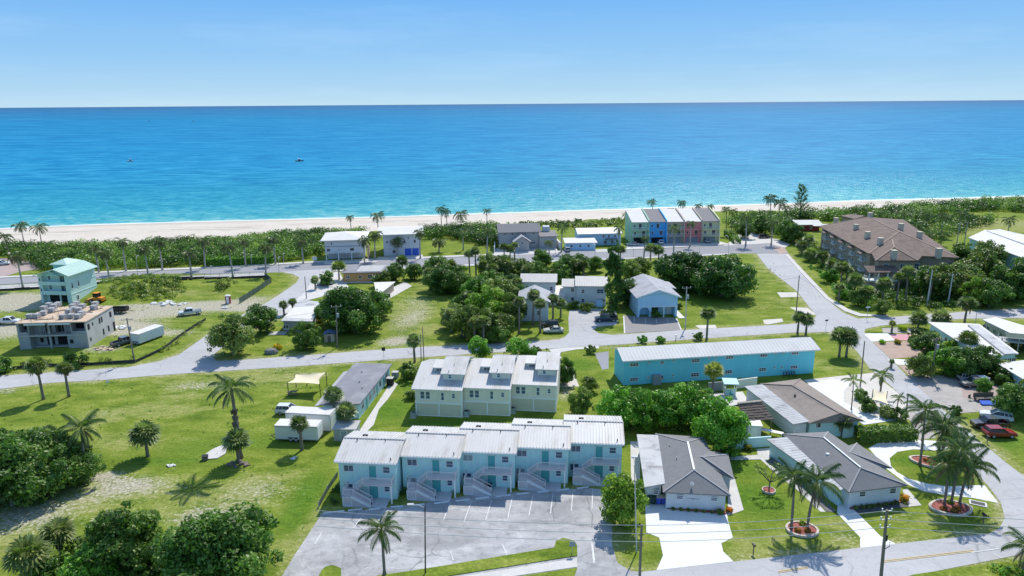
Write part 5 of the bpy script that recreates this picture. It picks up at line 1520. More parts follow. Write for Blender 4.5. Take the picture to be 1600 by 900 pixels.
# ================================================================== aqua flat-roofed house
b = Bld('flat_roofed_house', 'low aqua house with long grey flat roof beside the fan palms', 'house', (502, 648), 0, 0)
Q = [b.loc(499, 632, 2.8), b.loc(562, 631, 3.0), b.loc(613, 568.5, 3.0), b.loc(554, 567, 2.8)]
Q[0] = Q[0]; 
b.part('roof', MB().slab(ccw(Q), 0.22), M['flat_grey'])
w_ = shrink(ccw(Q), 0.45)
b.part('wall', MB().prism(w_, 0, 2.6), M['aqua_pale'])
S1, S2 = b.loc(541, 579, 2.6), b.loc(493, 633, 2.6)
b.part('side_roof', MB().slab(ccw([Q[0] + Vector((-0.03, 0, -0.1)), Q[3].lerp(Q[0], 0.2) + Vector((-0.03, 0, -0.1)), Q[3].lerp(Q[0], 0.2) + Vector((-0.9, 0, -0.3)), Q[0] + Vector((-0.9, 0, -0.3))]), 0.12), M['metal_grey'])
w_ = [Vector((p[0], p[1], 0)) for p in w_]
xs2 = sorted(w_, key=lambda p: p.x)
rA = min([p for p in w_ if p.x > sum(q.x for q in w_) / 4], key=lambda p: p.y); rB = max([p for p in w_ if p.x > sum(q.x for q in w_) / 4], key=lambda p: p.y)
dirr = (rB - rA).normalized(); an = math.atan2(dirr.y, dirr.x)
for u, kind in ((0.08, 'w'), (0.2, 'd'), (0.3, 'w'), (0.42, 'w'), (0.52, 'd'), (0.62, 'w'), (0.74, 'd'), (0.84, 'w')):
    p = rA.lerp(rB, u)
    if kind == 'w':
        o = window(b.root, p.x, p.y, 1.0, 1.3, 1.1, 'f', 2, 1)
    else:
        o = door(b.root, p.x, p.y, 0.05, 0.95, 2.0, M['teal'])
    o.rotation_euler = (0, 0, an)
fA = min(w_, key=lambda p: p.y + 0.01 * p.x)
p = Vector((rA.x - 4.2, rA.y, 0))
window(b.root, rA.x - 3.6, rA.y + 0.12, 0.9, 1.3, 1.2, 'f', 2, 1)
for u, v in ((0.55, 0.5), (0.4, 0.75), (0.75, 0.35)):
    q = Q[0].lerp(Q[1], u).lerp(Q[3].lerp(Q[2], u), v); b.part('roof_vent', MB().tube([q, q + Vector((0, 0, 0.4))], 0.12, 8), M['alu'])

# shaded sitting things by its right wall
for k, (px, py, lb) in enumerate([(606, 602, 'dark'), (614, 590, 'grey')]):
    g = at(px + 4, py)
    t = thing('storage_cabinet', '%s storage cabinet by the right wall of the flat-roofed aqua house' % lb, 'cabinet', (g.x, g.y, 0), R(-8))
    MB().box(-0.6, -0.5, 0, 0.6, 0.5, 1.5 - 0.3 * k).build('body', M['shutter'] if k else M['dark_metal'], t); MB().box(-0.65, -0.55, 1.502 - 0.3 * k, 0.65, 0.55, 1.58 - 0.3 * k).build('lid', M['conc'], t)
# ================================================================== far and side buildings
# ---- mint three-storey house on the left
b = Bld('beach_house', 'tall mint green house with pale green metal roofs beside the coastal road', 'house', (66, 474), -6)
Wd, Dp = 9.0, 10.5
mb = MB()
mb.box(0, 1.3, 0, Wd, Dp, 8.0)                                  # core
mb.box(0, 0, 2.7, 1.0, 1.299, 8.0).box(Wd - 1.3, 0, 0, Wd, 1.299, 8.0).box(0, 0, 0, 0.6, 1.299, 2.699)
mb.extrude_y([(0, 8.0), (Wd, 8.0), (Wd * 0.62, 9.6)], 0, Dp)
b.part('wall', mb, M['mint'])
for z in (2.55, 5.2): b.part('balcony_slab', MB().box(1.002, -0.25, z, Wd - 1.302, 1.298, z + 0.3), M['mint'])
b.part('parapet', MB().box(1.002, -0.2, 2.852, Wd - 1.302, -0.05, 3.6).box(1.002, -0.2, 5.502, Wd - 1.302, -0.05, 6.2), M['mint'])
pl = gable_y(-0.6, Wd + 0.8, -1.0, Dp + 0.5, 8.05, 9.85, Wd * 0.62)
mb = roof_mb(pl, 0.2); mb.ribs(*[pl[1][k] for k in (1, 2, 3, 0)], 18, 0.06, 0.06)
b.part('roof', mb, M['mint_roof'])
b.part('porch_gable', MB().extrude_y([(2.2, 8.0), (6.6, 8.0), (4.4, 9.1)], -0.95, -0.6), M['mint_dark'])
b.part('porch_roof', roof_mb(gable_y(1.8, 7.0, -1.3, 1.0, 8.0, 9.3), 0.16), M['mint_roof'])
b.part('stair_tower', MB().box(-0.3, Dp - 4.0, 0, 3.8, Dp + 1.0, 9.6), M['mint_dark'])
V_ = Vector
b.part('tower_roof', roof_mb(hip_planes(V_((-0.9, Dp - 4.6, 9.6)), V_((4.4, Dp - 4.6, 9.6)), V_((4.4, Dp + 1.6, 9.6)), V_((-0.9, Dp + 1.6, 9.6)), V_((1.75, Dp - 2.2, 10.7)), V_((1.75, Dp - 0.8, 10.7))), 0.16), M['mint_roof'])
for z, ww in ((3.3, 2.2), (6.0, 1.7)):
    window(b.root, 5.3, 1.3, z - 0.3, ww, 1.9, 'f', 2, 1, M['trim'], M['glass_blue']); window(b.root, 1.9, 1.3, z + 0.4, 0.8, 1.2, 'f', 1, 2, M['trim'], M['glass_blue'])
window(b.root, 0.25, 0, 6.2, 0.5, 0.9, 'f', 1, 1); window(b.root, 0.25, 0, 3.4, 0.5, 0.9, 'f', 1, 1)
garage(b.root, 1.6, 1.3, 0.05, 2.8, 2.2, M['dark']); garage(b.root, 5.0, 1.3, 0.05, 2.2, 2.2, M['dark'])  # near-black panels paint the shade of the open garage bays
for y in (0.5, 3.0): window(b.root, Wd, y, 4.2, 0.7, 1.6, 'r', 1, 2)
window(b.root, Wd, 2.0, 0.6, 0.7, 1.4, 'r', 1, 1)
b.part('band', MB().box(Wd + 0.002, 0, 2.6, Wd + 0.06, Dp, 2.8).box(Wd + 0.002, 0, 5.3, Wd + 0.06, Dp, 5.5), M['mint'])

# ---- unfinished concrete block building
b = Bld('unfinished_building', 'unfinished two-storey grey concrete block building with tan roof deck', 'building', (32, 546), 3.5)
Wd, Dp, Ht = 14.8, 12.6, 5.9
mb = MB()
mb.box(0, 2.0, 0, Wd - 0.3, Dp, Ht)
mb.box(0, 0, 0, 2.4, 1.999, 2.9).box(10.4, 0, 0, Wd - 0.3, 1.999, 2.9).box(2.4, 1.0, 0, 10.4, 1.999, 0.3)
mb.box(0, 0, 3.2, 0.5, 1.999, Ht).box(0.5, 0, 3.2, 2.4, 0.3, 3.9).box(2.1, 0.3, 3.2, 2.4, 1.999, Ht).box(11.2, 0.3, 3.2, 11.5, 1.999, Ht).box(11.5, 0, 3.2, Wd - 0.3, 0.3, 3.9)
mb.box(6.4, 0.2, 0, 6.8, 0.6, Ht - 0.3)
b.part('wall', mb, M['block'])
b.part('floor_slab', MB().box(-0.1, -0.15, 2.902, Wd - 0.299, 2.05, 3.198), M['conc'])
b.part('side_wall', MB().box(Wd - 0.298, 0, 0, Wd, Dp, Ht - 0.001), mat('pale_block', (0.5, 0.495, 0.48), 0.95, 0.14, 0.5, (0.33, 0.33, 0.33), 0.6, 0.4))
b.part('roof_deck', MB().box(-0.15, -0.15, Ht + 0.002, Wd + 0.15, Dp + 0.15, Ht + 0.22), M['deck'])
b.part('lintel', MB().box(1.8, -0.3, Ht - 0.35, 6.3, 0.3, Ht - 0.02).box(6.9, -0.3, Ht - 0.35, 11.6, 0.3, Ht - 0.02), M['trim'])
mbp = MB()
for k in range(9): mbp.box(2.2 + k * 1.05, -0.02, 3.2, 2.28 + k * 1.05, 0.06, Ht - 0.36)
b.part('shoring_posts', mbp, M['wood'])
def painted_opening(root, x, y, z, w, h, side='f', name='painted_opening'):
    MB().box(0, -0.03, 0, w, 0.05, h).build(name, M['dark'], root, (x, y, z), RZ[side])  # thin dark panel on the solid wall, shade of the hole as colour
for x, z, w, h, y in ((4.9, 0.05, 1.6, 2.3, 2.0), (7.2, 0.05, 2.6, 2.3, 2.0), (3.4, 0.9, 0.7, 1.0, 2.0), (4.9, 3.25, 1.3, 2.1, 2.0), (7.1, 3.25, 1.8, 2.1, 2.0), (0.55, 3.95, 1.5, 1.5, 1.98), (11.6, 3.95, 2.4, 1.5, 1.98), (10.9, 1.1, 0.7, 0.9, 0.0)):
    painted_opening(b.root, x, y, z, w, h)
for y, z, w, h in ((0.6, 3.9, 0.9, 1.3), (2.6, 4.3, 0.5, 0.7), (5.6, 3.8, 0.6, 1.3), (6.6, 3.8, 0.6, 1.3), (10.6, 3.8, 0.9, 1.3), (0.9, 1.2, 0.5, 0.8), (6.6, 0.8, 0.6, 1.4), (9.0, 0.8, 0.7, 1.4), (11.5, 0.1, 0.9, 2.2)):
    painted_opening(b.root, Wd, y, z, w, h, 'r')
mbp = MB().bar((2, 5.0, Ht + 0.3), (6.5, 11.5, Ht + 0.3), 0.25, 0.15).bar((8.5, 2.5, Ht + 0.3), (13.5, 10.5, Ht + 0.3), 0.2, 0.15).bar((3, 2, Ht + 0.3), (7, 2.4, Ht + 0.3), 0.2, 0.1).bar((9, 8, Ht + 0.3), (13, 7, Ht + 0.3), 0.2, 0.1)
b.part('roof_lumber', mbp, M['wood'])
mbp = MB(); rr_ = random.Random(9)
for k in range(34):
    x, y = rr_.uniform(.3, Wd - .6), rr_.uniform(.4, Dp - .4); mbp.bar((x, y, Ht + .22), (x + rr_.uniform(-.1, .1), y, Ht + rr_.uniform(.7, 1.2)), .05)
b.part('rebar', mbp, M['dark_metal'])
mbp = MB()
for k in range(26):
    x, y, a_ = rr_.uniform(1, Wd - 1.5), rr_.uniform(.6, Dp - 1), rr_.uniform(0, 3.1); l_ = rr_.uniform(.5, 1.6)
    mbp.bar((x, y, Ht + .26 + k * .002), (x + math.cos(a_) * l_, y + math.sin(a_) * l_, Ht + .27 + k * .002), .2, .05)
b.part('loose_boards', mbp, M['thatch_pale'])
stk = [(235, 268), (290, 266), (342, 245), (345, 206), (385, 180), (405, 220), (425, 190), (455, 175), (495, 272), (540, 230), (560, 267), (575, 212), (600, 170), (617, 218), (615, 270), (645, 190), (735, 200), (745, 172), (640, 248), (572, 190)]
stk.sort()
bm = MB()
for i in range(3):
    for j in range(3):
        for k in range(4):
            bm.box(-0.6 + i * 0.4 + 0.01, -0.6 + j * 0.4 + 0.01, 0.12 + k * 0.22, -0.6 + i * 0.4 + 0.39, -0.6 + j * 0.4 + 0.39, 0.12 + k * 0.22 + 0.21)
blk_me = bm.mesh('blocks', M['block']); pal_me = MB().box(-0.6, -0.6, 0, 0.6, -0.4, 0.12).box(-0.6, -0.1, 0, 0.6, 0.1, 0.12).box(-0.6, 0.4, 0, 0.6, 0.6, 0.12).mesh('pallet', M['wood'])
for k, (zx, zy) in enumerate(stk):
    p = b.loc(zx / 5, 440 + zy / 5 + 3.4, Ht + 0.22); 
    wx, wy = b.ox + b.c * p.x - b.s * p.y, b.oy + b.s * p.x + b.c * p.y
    t = thing('block_stack', 'square stack of grey concrete blocks on the tan roof deck, %s' % nth(k, len(stk)), 'block stack', (wx, wy, Ht + 0.22), b.a + R(random.Random(k).uniform(-12, 12)), 'stacks of blocks on the unfinished roof')
    link('blocks', blk_me, t); link('pallet', pal_me, t)

# ---- two white-roofed beach houses
b = Bld('beach_house', 'white two-storey beach house on posts over a shaded car port', 'house', (509, 408.5), 8)
b.part('wall', MB().box(0, 0.3, 2.6, 13.2, 14, 7.4).box(0.4, 4.0, 0, 12.8, 13.8, 2.599), M['wall_white'])
for x in (0.1, 4.2, 8.6, 12.8): b.part('post', MB().box(x, 0.4, 0, x + 0.35, 0.75, 2.598), M['trim'])
b.part('roof', roof_mb(hip_planes(V_((-1.2, -1.0, 7.4)), V_((14.4, -1.0, 7.4)), V_((14.4, 15.2, 7.4)), V_((-1.2, 15.2, 7.4)), V_((6.6, 6.0, 8.9)), V_((6.6, 8.2, 8.9))), 0.25), M['flat_white'])
b.part('band', MB().box(-0.05, 0.2, 4.9, 13.25, 0.298, 5.15), M['shutter'])
for x, z, w, h in ((2.0, 5.6, 0.6, 0.9), (0.5, 3.3, 1.3, 1.1), (8.4, 3.3, 1.4, 1.1), (4.2, 3.6, 0.5, 0.4), (5.4, 3.6, 0.5, 0.4), (6.4, 3.6, 0.5, 0.4)): window(b.root, x, 0.3, z, w, h, 'f', 1, 1)
b.part('outside_stair', MB().bar((14.0, 9, 3.4), (14.6, 1.0, 0.2), 1.0, 0.25).bar((14.4, 9, 4.3), (15.0, 1.0, 1.1), 0.08, 0.08), M['wood'])
b = Bld('beach_house', 'white two-storey beach house with bright blue ground floor doors', 'house', (600, 400.5), 8)
b.part('wall', MB().box(0, 0, 0, 13.0, 15, 7.8), M['wall_white'])
b.part('roof', roof_mb(gable_x(-2.0, 14.2, -1.2, 16.0, 7.9, 9.2), 0.25), M['flat_white'])
for x in (7.4, 10.0): garage(b.root, x, 0, 0.05, 2.3, 2.5, M['blue_door'])
for x, z, w, h in ((1.0, 4.6, 0.7, 0.9), (3.2, 4.2, 1.0, 0.8), (7.0, 4.4, 0.8, 1.2), (8.6, 6.0, 0.5, 0.7), (10.6, 4.4, 0.8, 1.2), (3.0, 1.0, 1.2, 1.2)): window(b.root, x, 0, z, w, h, 'f', 1, 1)
for y in (3.0, 9.0): window(b.root, 13.0, y, 4.4, 1.0, 1.2, 'r', 1, 2)
b.part('band', MB().box(-0.02, -0.08, 3.2, 13.02, -0.003, 3.45), M['trim'])

# ---- orange house, white car port, low white house behind the big tree
b = Bld('bungalow', 'orange-walled bungalow with grey flat roof at the street corner', 'house', (537, 441), 1)
b.part('wall', MB().box(0, 0, 0, 11.0, 7.5, 2.9), M['orange'])
b.part('roof', MB().slab([(-0.5, -0.6, 3.05), (5.5, -0.6, 3.1), (11.6, -0.3, 3.1), (12.4, 8.2, 3.2), (-0.3, 8.0, 3.2)], 0.16), M['flat_grey'])
b.part('roof_step', MB().slab([(4.0, 0.2, 3.22), (11.2, 0.2, 3.26), (11.8, 8.1, 3.36), (4.0, 8.0, 3.32)], 0.11), M['metal_grey'])
for x, w, h in ((0.8, 1.1, 1.0), (4.6, 0.9, 0.9), (7.4, 1.0, 1.2)): window(b.root, x, 0, 1.1, w, h, 'f', 2, 1)
door(b.root, 8.8, 0, 0.05, 0.95, 2.0, M['white'])
b.part('porch_step', MB().box(0.5, -1.4, 0, 10, -0.003, 0.16), M['walk'])
b = Bld('car_port', 'white flat-roofed car port annex beside the large dark tree', 'car port', (590, 464), 24)
b.part('roof', MB().slab(ccw([tuple(b.loc(588, 458, 2.6)), tuple(b.loc(594, 459, 2.6)), tuple(b.loc(618, 440, 2.6)), tuple(b.loc(584, 441, 2.6))]), 0.15), M['flat_white'])
w_ = shrink(ccw([tuple(b.loc(588, 458, 2.6)), tuple(b.loc(594, 459, 2.6)), tuple(b.loc(618, 440, 2.6)), tuple(b.loc(584, 441, 2.6))]), 0.4)
b.part('wall', MB().prism(w_, 0, 2.4), M['wall_beige'])
p = b.onwall(597, 463, 'f', 0.5); window(b.root, 1.2, min(q[1] for q in w_) + 0.9, 0.8, 1.2, 1.2, 'f', 2, 1)
b = Bld('side_shelter', 'small white gabled shelter behind the orange bungalow', 'shelter', (606, 438), 14)
b.part('roof', roof_mb(gable_y(-0.4, 4.0, -0.4, 6.5, 2.6, 3.4), 0.12), M['metal_white'])
for x in (0, 3.5):
    for y in (0, 6.0): b.part('post', MB().box(x, y, 0, x + 0.15, y + 0.15, 2.5), M['trim'])
b = Bld('bungalow', 'low house with patchy white flat roof half under the large tree', 'house', (442, 516), 3)
Q = [b.loc(438.5, 501, 2.9), b.loc(488, 502, 2.9), b.loc(505, 472, 2.9), b.loc(470, 468, 2.9)]
b.part('roof', MB().slab(ccw([tuple(q) for q in Q]), 0.2), M['flat_stain'])
Q2 = [Q[0].lerp(Q[3], 0.15), Q[1].lerp(Q[2], 0.1), Q[1].lerp(Q[2], 0.8), Q[0].lerp(Q[3], 0.6)]
b.part('roof_coating', MB().slab(ccw([(q.x, q.y, 2.912) for q in Q2]), 0.008), M['flat_white'])
w_ = shrink(ccw(Q), 0.5)
b.part('wall', MB().prism(w_, 0, 2.65), M['wall_grey'])
yy = min(p[1] for p in w_)
window(b.root, 0.8, yy - 0.0, 1.0, 1.2, 1.0, 'f', 2, 1); window(b.root, 3.2, yy + 0.02, 1.0, 1.2, 1.0, 'f', 2, 1)
b.part('porch_slab', MB().box(-2.5, yy - 1.5, 0, 1.5, yy + 0.8, 0.15), M['conc'])
b = Bld('garden_shed', 'small tan shed with a dark blue roof near the utility pole', 'shed', (507, 535), 6)
b.part('wall', MB().box(0, 0, 0, 2.2, 2.0, 1.9), M['wall_beige']); b.part('roof', roof_mb(gable_y(-0.2, 2.4, -0.3, 2.3, 1.95, 2.4), 0.1), mat('blue_roof', (0.1, 0.15, 0.28), 0.7))
door(b.root, 0.7, 0, 0.02, 0.8, 1.6, M['wood'])

# ---- grey beach house and neighbours
b = Bld('beach_house', 'grey sided beach house with dark grey gable roof and front wing', 'house', (782, 391), 6)
b.part('wall', house_x(0, 14.5, 1.5, 11, 6.4, 8.6), M['wall_grey'])
b.part('roof', roof_mb(gable_x(-0.8, 15.3, 0.7, 11.8, 6.4, 8.75), 0.2), M['shingle_mid'])
b.part('wing_wall', house_y(5.0, 10.2, -3.5, 1.498, 3.6, 5.4), M['wall_grey'])
b.part('wing_roof', roof_mb(gable_y(4.3, 10.9, -4.1, 1.4, 3.6, 5.75), 0.16), M['shingle_pale'])
for x in (1.5, 4.2, 9.0, 12.0): window(b.root, x, 1.5, 5.2, 0.8, 0.7, 'f', 1, 1)
window(b.root, 7.2, -3.5, 2.6, 0.7, 1.0, 'f', 1, 1); window(b.root, 11.2, 1.5, 1.6, 2.0, 1.0, 'f', 3, 1)
b.part('annex_wall', MB().box(14.502, 0.5, 0, 21.0, 9, 4.4), M['wall_grey'])
b.part('annex_roof', MB().slab([(14.6, 0.0, 4.7), (21.5, 0.0, 4.7), (21.5, 9.4, 5.2), (14.6, 9.4, 5.2)], 0.18), M['shingle_mid'])
b.part('roof_room', MB().box(17.0, 8.0, 4.4, 19.5, 10.5, 7.0), M['wall_white'])
b.part('yard_wall', MB().box(21.6, -2, 0, 22.0, 12, 2.6), M['white'])
b.part('yard_wall', MB().bar((-1.5, 6.0, 1.1), (-2.6, -4.0, 1.1), 0.25, 2.2), M['trim'])
b = Bld('bungalow', 'long low pale blue bungalow with white flat roof by the coastal road', 'house', (885, 391.5), 2)
b.part('wall', MB().box(0, 0, 0, 10.6, 7, 2.7), M['pale_blue'])
b.part('roof', MB().slab([(-0.6, -0.6, 2.9), (11.3, -0.6, 2.9), (11.3, 7.6, 3.3), (-0.6, 7.6, 3.3)], 0.2), M['flat_white'])
for x in (1.4, 4.6, 7.6): window(b.root, x, 0, 1.2, 0.9, 0.9, 'f', 1, 1)
b = Bld('beach_house', 'pale blue two-storey house with white metal roof behind the low bungalow', 'house', (904, 384), 4)
b.part('wall', house_x(0, 16, 0, 9, 4.6, 5.8), M['pale_blue'])
b.part('roof', roof_mb(gable_x(-0.6, 16.6, -0.8, 9.8, 4.6, 6.0), 0.18), M['metal_white'])
for x in (9.0, 11.0, 13.4): window(b.root, x, 0, 2.9, 0.9, 1.0, 'f', 1, 2)
for x in (9.6, 12.4): window(b.root, x, 0, 0.6, 1.0, 1.2, 'f', 1, 2)
b.part('deck_posts', MB().box(10.2, -1.4, 0, 10.4, -1.2, 2.4).box(12.2, -1.4, 0, 12.4, -1.2, 2.4).box(14.2, -1.4, 0, 14.4, -1.2, 2.4).box(10.0, -1.5, 2.402, 14.6, -0.01, 2.55), M['wood'])

# ---- row of coloured town houses
GC = 'coloured town houses in one row by the beach'
cw = [('sage green', 'green_wall', 'flat_white'), ('bright blue', 'blue_wall', 'shingle_mid'), ('beige', 'wall_beige', 'flat_white'), ('coral pink', 'pink_wall', 'flat_white'), ('pale yellow', 'yellow_wall', 'shingle_mid')]
P0 = at(987, 381.5); P1 = at(1124, 379.5)
dd = (P1 - P0); wu = dd.length / 5; an = math.atan2(dd.y, dd.x)
for i, (nm, wm, rm) in enumerate(cw):
    p = P0 + dd * (i / 5)
    b = Bld('town_house', '%s town house with %s sloping roof, %s of its row' % (nm, 'white' if rm == 'flat_white' else 'dark grey', ['first', 'second', 'third', 'fourth', 'last'][i]), 'house', (987, 381.5), math.degrees(an), 0, GC, (wu * i, 0))
    W_ = wu - 0.12; Hh = 8.3
    upper = {'sage green': M['aqua_pale']}.get(nm, M[wm]) if False else M[wm]
    b.part('wall', MB().extrude_x([(1.4, 0), (14, 0), (14, 11.0), (1.4, Hh)], 0, W_), upper)
    b.part('party_wall', MB().extrude_x([(-0.2, 0), (14.3, 0), (14.3, 11.7), (6.0, 10.2), (1.0, Hh + 0.6), (-0.2, 3.2)], W_ - 0.25, W_ + 0.1) if i < 5 else MB(), M['wall_beige'] if i in (2, 3) else upper)
    b.part('roof', MB().slab([(-0.05, 0.6, Hh), (W_ - 0.28, 0.6, Hh), (W_ - 0.28, 14.3, 11.25), (-0.05, 14.3, 11.25)], 0.2), M[rm])
    for z in (2.6, 5.2):
        b.part('balcony', MB().box(0.05, 0, z, W_ - 0.3, 1.398, z + 0.22), upper)
        railing(b.root, [(0.08, 0.05, z + 0.22), (W_ - 0.35, 0.05, z + 0.22)], 0.95, upper if i in (1, 3) else M['trim'], 0.3)
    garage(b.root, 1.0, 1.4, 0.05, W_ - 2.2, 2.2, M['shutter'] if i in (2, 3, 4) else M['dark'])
    for x, z, w, h in ((1.0, 3.2, 0.8, 1.3), (W_ - 2.6, 2.9, 1.3, 1.9), (W_ / 2 - 0.6, 5.6, 1.2, 2.0), (0.8, 6.0, 0.7, 1.2)): window(b.root, x, 1.4, z, w, h, 'f', 1, 1)

# ---- white house and white two-storey flats in the middle
b = Bld('house', 'white two-storey house with pale grey gable roof behind fan palms', 'house', (812, 501.5), -3)
b.part('wall', house_y(0, 7.0, 0, 9.5, 5.0, 6.5), M['wall_white'])
pl = gable_y(-0.6, 7.6, -0.7, 10.0, 5.0, 6.75)
mb = roof_mb(pl, 0.16)
b.part('roof', mb, M['shingle_pale'])
for x in (1.0, 4.3): window(b.root, x, 0, 1.5, 0.9, 1.2, 'f', 1, 2); window(b.root, x, 0, 3.6, 0.9, 1.0, 'f', 1, 2)
b.part('corner_board', MB().box(-0.05, -0.06, 0, 0.18, -0.003, 4.9).box(6.82, -0.06, 0, 7.05, -0.003, 4.9), M['trim'])
b = Bld('flats', 'white building with grey ribbed roof behind the pale gabled house', 'building', (815, 470), -4)
b.part('wall', MB().box(0, 0, 0, 9.2, 8, 5.3), M['wall_white'])
pl = gable_x(-0.4, 9.6, -0.5, 8.5, 5.4, 6.7)
mb = roof_mb(pl, 0.16); mb.ribs(*pl[0], 17, 0.09, 0.1)
b.part('roof', mb, M['metal_grey'])
window(b.root, 7.6, 0, 3.0, 0.9, 1.1, 'f', 1, 2)
b = Bld('flats', 'white two-storey flats with grey ribbed roof facing the court', 'building', (901, 478), -5)
b.part('wall', MB().box(0, 0, 0, 7.6, 9.5, 5.5), M['wall_white'])
pl = gable_x(-0.45, 8.1, -0.6, 10.2, 5.6, 7.0)
mb = roof_mb(pl, 0.16); mb.ribs(*pl[0], 14, 0.09, 0.1)
b.part('roof', mb, M['metal_grey'])
b.part('wing_wall', MB().box(-3.6, 1.2, 0, -0.003, 8.5, 5.0), M['wall_white'])
pl = gable_x(-4.0, -0.1, 0.6, 9.0, 5.1, 6.2)
mb = roof_mb(pl, 0.15); mb.ribs(*pl[0], 7, 0.09, 0.1)
b.part('wing_roof', mb, M['metal_grey'])
for z in (1.0, 3.5): window(b.root, 5.2, 0, z, 1.8, 1.2, 'f', 2, 2, M['trim'], M['shutter'] if False else M['glass_blue']); window(b.root, 1.2, 0, z, 0.8, 1.1, 'f', 1, 2); window(b.root, -1.6, 1.2, z, 0.9, 1.1, 'f', 1, 2)
b.part('downpipe', MB().box(0.2, -0.1, 0.1, 0.3, -0.003, 5.4), M['trim'])
b.part('blue_tarpaulin', MB().slab([(5.2, -0.9, 0.1), (6.8, -0.9, 0.1), (6.8, -0.05, 1.9), (5.2, -0.05, 1.9)], 0.05), M['pale_blue'])
b = Bld('covered_link', 'low white flat-roofed link between the two white buildings', 'annex', (862, 484), -5)
b.part('roof', MB().slab(ccw([tuple(b.loc(857, 460.5, 2.9)), tuple(b.loc(884, 461.5, 2.9)), tuple(b.loc(883, 446, 2.9)), tuple(b.loc(860, 446, 2.9))]), 0.15), M['flat_white'])
b.part('wall', MB().prism(shrink(ccw([tuple(b.loc(857, 460.5, 2.9)), tuple(b.loc(884, 461.5, 2.9)), tuple(b.loc(883, 446, 2.9)), tuple(b.loc(860, 446, 2.9))]), 0.35), 0, 2.7), M['wall_white'])

# ---- pale blue gabled house with parking bays
b = Bld('gabled_house', 'pale blue two-storey house with grey gable roof facing painted bays', 'house', (996, 496), 3)
Wd = 10.0
b.part('wall', MB().extrude_y([(0, 2.6), (Wd, 2.6), (Wd, 5.2), (Wd / 2, 7.0), (0, 5.2)], 0, 16).box(0, 2.2, 0, Wd, 15.9, 2.599).box(0, 0.02, 0, 0.5, 2.199, 2.599).box(3.0, 0.02, 0, 3.5, 2.199, 2.599).box(Wd - 0.6, 0.02, 0, Wd, 2.199, 2.599), M['pale_blue'])
arc = [(0.5, 2.599)] + [(1.75 + 1.25 * math.cos(math.pi * k / 10), 1.35 + 1.2 * math.sin(math.pi * k / 10)) for k in range(10, -1, -1)] + [(3.0, 2.599)]
b.part('arch', MB().extrude_y([(0.5, 2.598), (0.5, 1.4), (0.62, 1.85), (0.95, 2.3), (1.4, 2.52), (1.75, 2.55), (2.1, 2.52), (2.55, 2.3), (2.88, 1.85), (3.0, 1.4), (3.0, 2.598)], 0.03, 0.3), M['pale_blue'])
pl = gable_y(-0.7, Wd + 0.7, -0.8, 16.6, 5.25, 7.25)
b.part('roof', roof_mb(pl, 0.18), M['shingle_pale'])
b.part('bargeboard', MB().bar((-0.7, -0.86, 5.2), (Wd / 2, -0.86, 7.18), 0.1, 0.3).bar((Wd / 2, -0.86, 7.18), (Wd + 0.7, -0.86, 5.2), 0.1, 0.3), M['trim'])
b.part('back_wing_roof', MB().slab([(Wd + 0.3, 9, 5.3), (Wd + 2.2, 9, 4.9), (Wd + 2.2, 16, 4.9), (Wd + 0.3, 16, 5.3)], 0.16), M['shingle_pale'])
b.part('band', MB().box(-0.04, -0.08, 2.602, Wd + 0.04, -0.003, 2.8), M['trim'])
b.part('column', MB().box(6.4, -0.3, 0, 6.7, -0.01, 2.6), M['trim'])
window(b.root, 3.8, 2.2, 0.6, 2.0, 1.4, 'f', 2, 1); door(b.root, 8.0, 2.2, 0.03, 1.0, 2.0, M['white'])
b.part('side_walk', MB().box(Wd + 0.1, -1.6, 0, Wd + 1.6, 8, 0.1), M['drive'])
vents(b, [(2.0, 12, 5.9), (2.6, 13.5, 6.1)], M['dark_metal'])

# ---- big condominium with brown tile roof
b = Bld('condominium', 'large tan three-storey condominium with brown tile roof and many chimneys', 'building', (1356, 432), 0)
ze, zr = 8.6, 12.4
A, B_, C_ = b.loc(1280, 353.5, ze), b.loc(1357, 396, ze), b.loc(1498, 402.5, ze)
D_2 = b.loc(1412, 343, ze)
RB_, RF_ = b.loc(1356, 339, zr), b.loc(1405, 362, zr)
main = ccw([A, B_, C_, D_2])
b.part('wall', MB().prism(shrink(main, 0.9), 0, ze - 0.1), M['wall_tan'])
mb = roof_mb([[A, B_, RF_, RB_], [B_, C_, RF_], [C_, D_2, RB_, RF_], [D_2, A, RB_]], 0.25)
b.part('roof', mb, M['tile_brown'])
F1, F2 = b.loc(1368, 407, ze - 0.1), b.loc(1434, 407, ze - 0.1)
K1, K2 = b.loc(1360, 392, ze - 0.1), b.loc(1445, 396, ze - 0.1)
RW, RW0 = b.loc(1397, 386, 11.2), b.loc(1394, 374, 11.4)
b.part('wing_wall', MB().prism(shrink(ccw([F1, F2, K2, K1]), 0.9), 0, ze - 0.2), M['wall_tan'])
b.part('wing_roof', roof_mb([[F1, F2, RW], [F2, K2, RW0, RW], [K1, F1, RW, RW0]], 0.25), M['tile_brown'])
G1, G2, G3 = b.loc(1313, 337, 10.0), b.loc(1352, 337, 10.0), b.loc(1340, 341, 10.6)
b.part('rear_wing_roof', MB().slab(ccw([tuple(G1), tuple(b.loc(1335, 342, 10.0)), tuple(G2), tuple(b.loc(1330, 334.5, 10.0))]), 0.3), M['tile_brown'])
b.part('rear_wing_wall', MB().prism(shrink(ccw([tuple(G1), tuple(b.loc(1335, 342, 10.0)), tuple(G2), tuple(b.loc(1330, 334.5, 10.0))]), 0.6), 0, 9.7), M['wall_tan'])
caps(b, [(RF_, RB_), (RF_, B_), (RF_, C_), (RB_, A), (RW, F1), (RW, F2), (RW, RW0)], M['ridge_tile'], 0.45, 0.12)
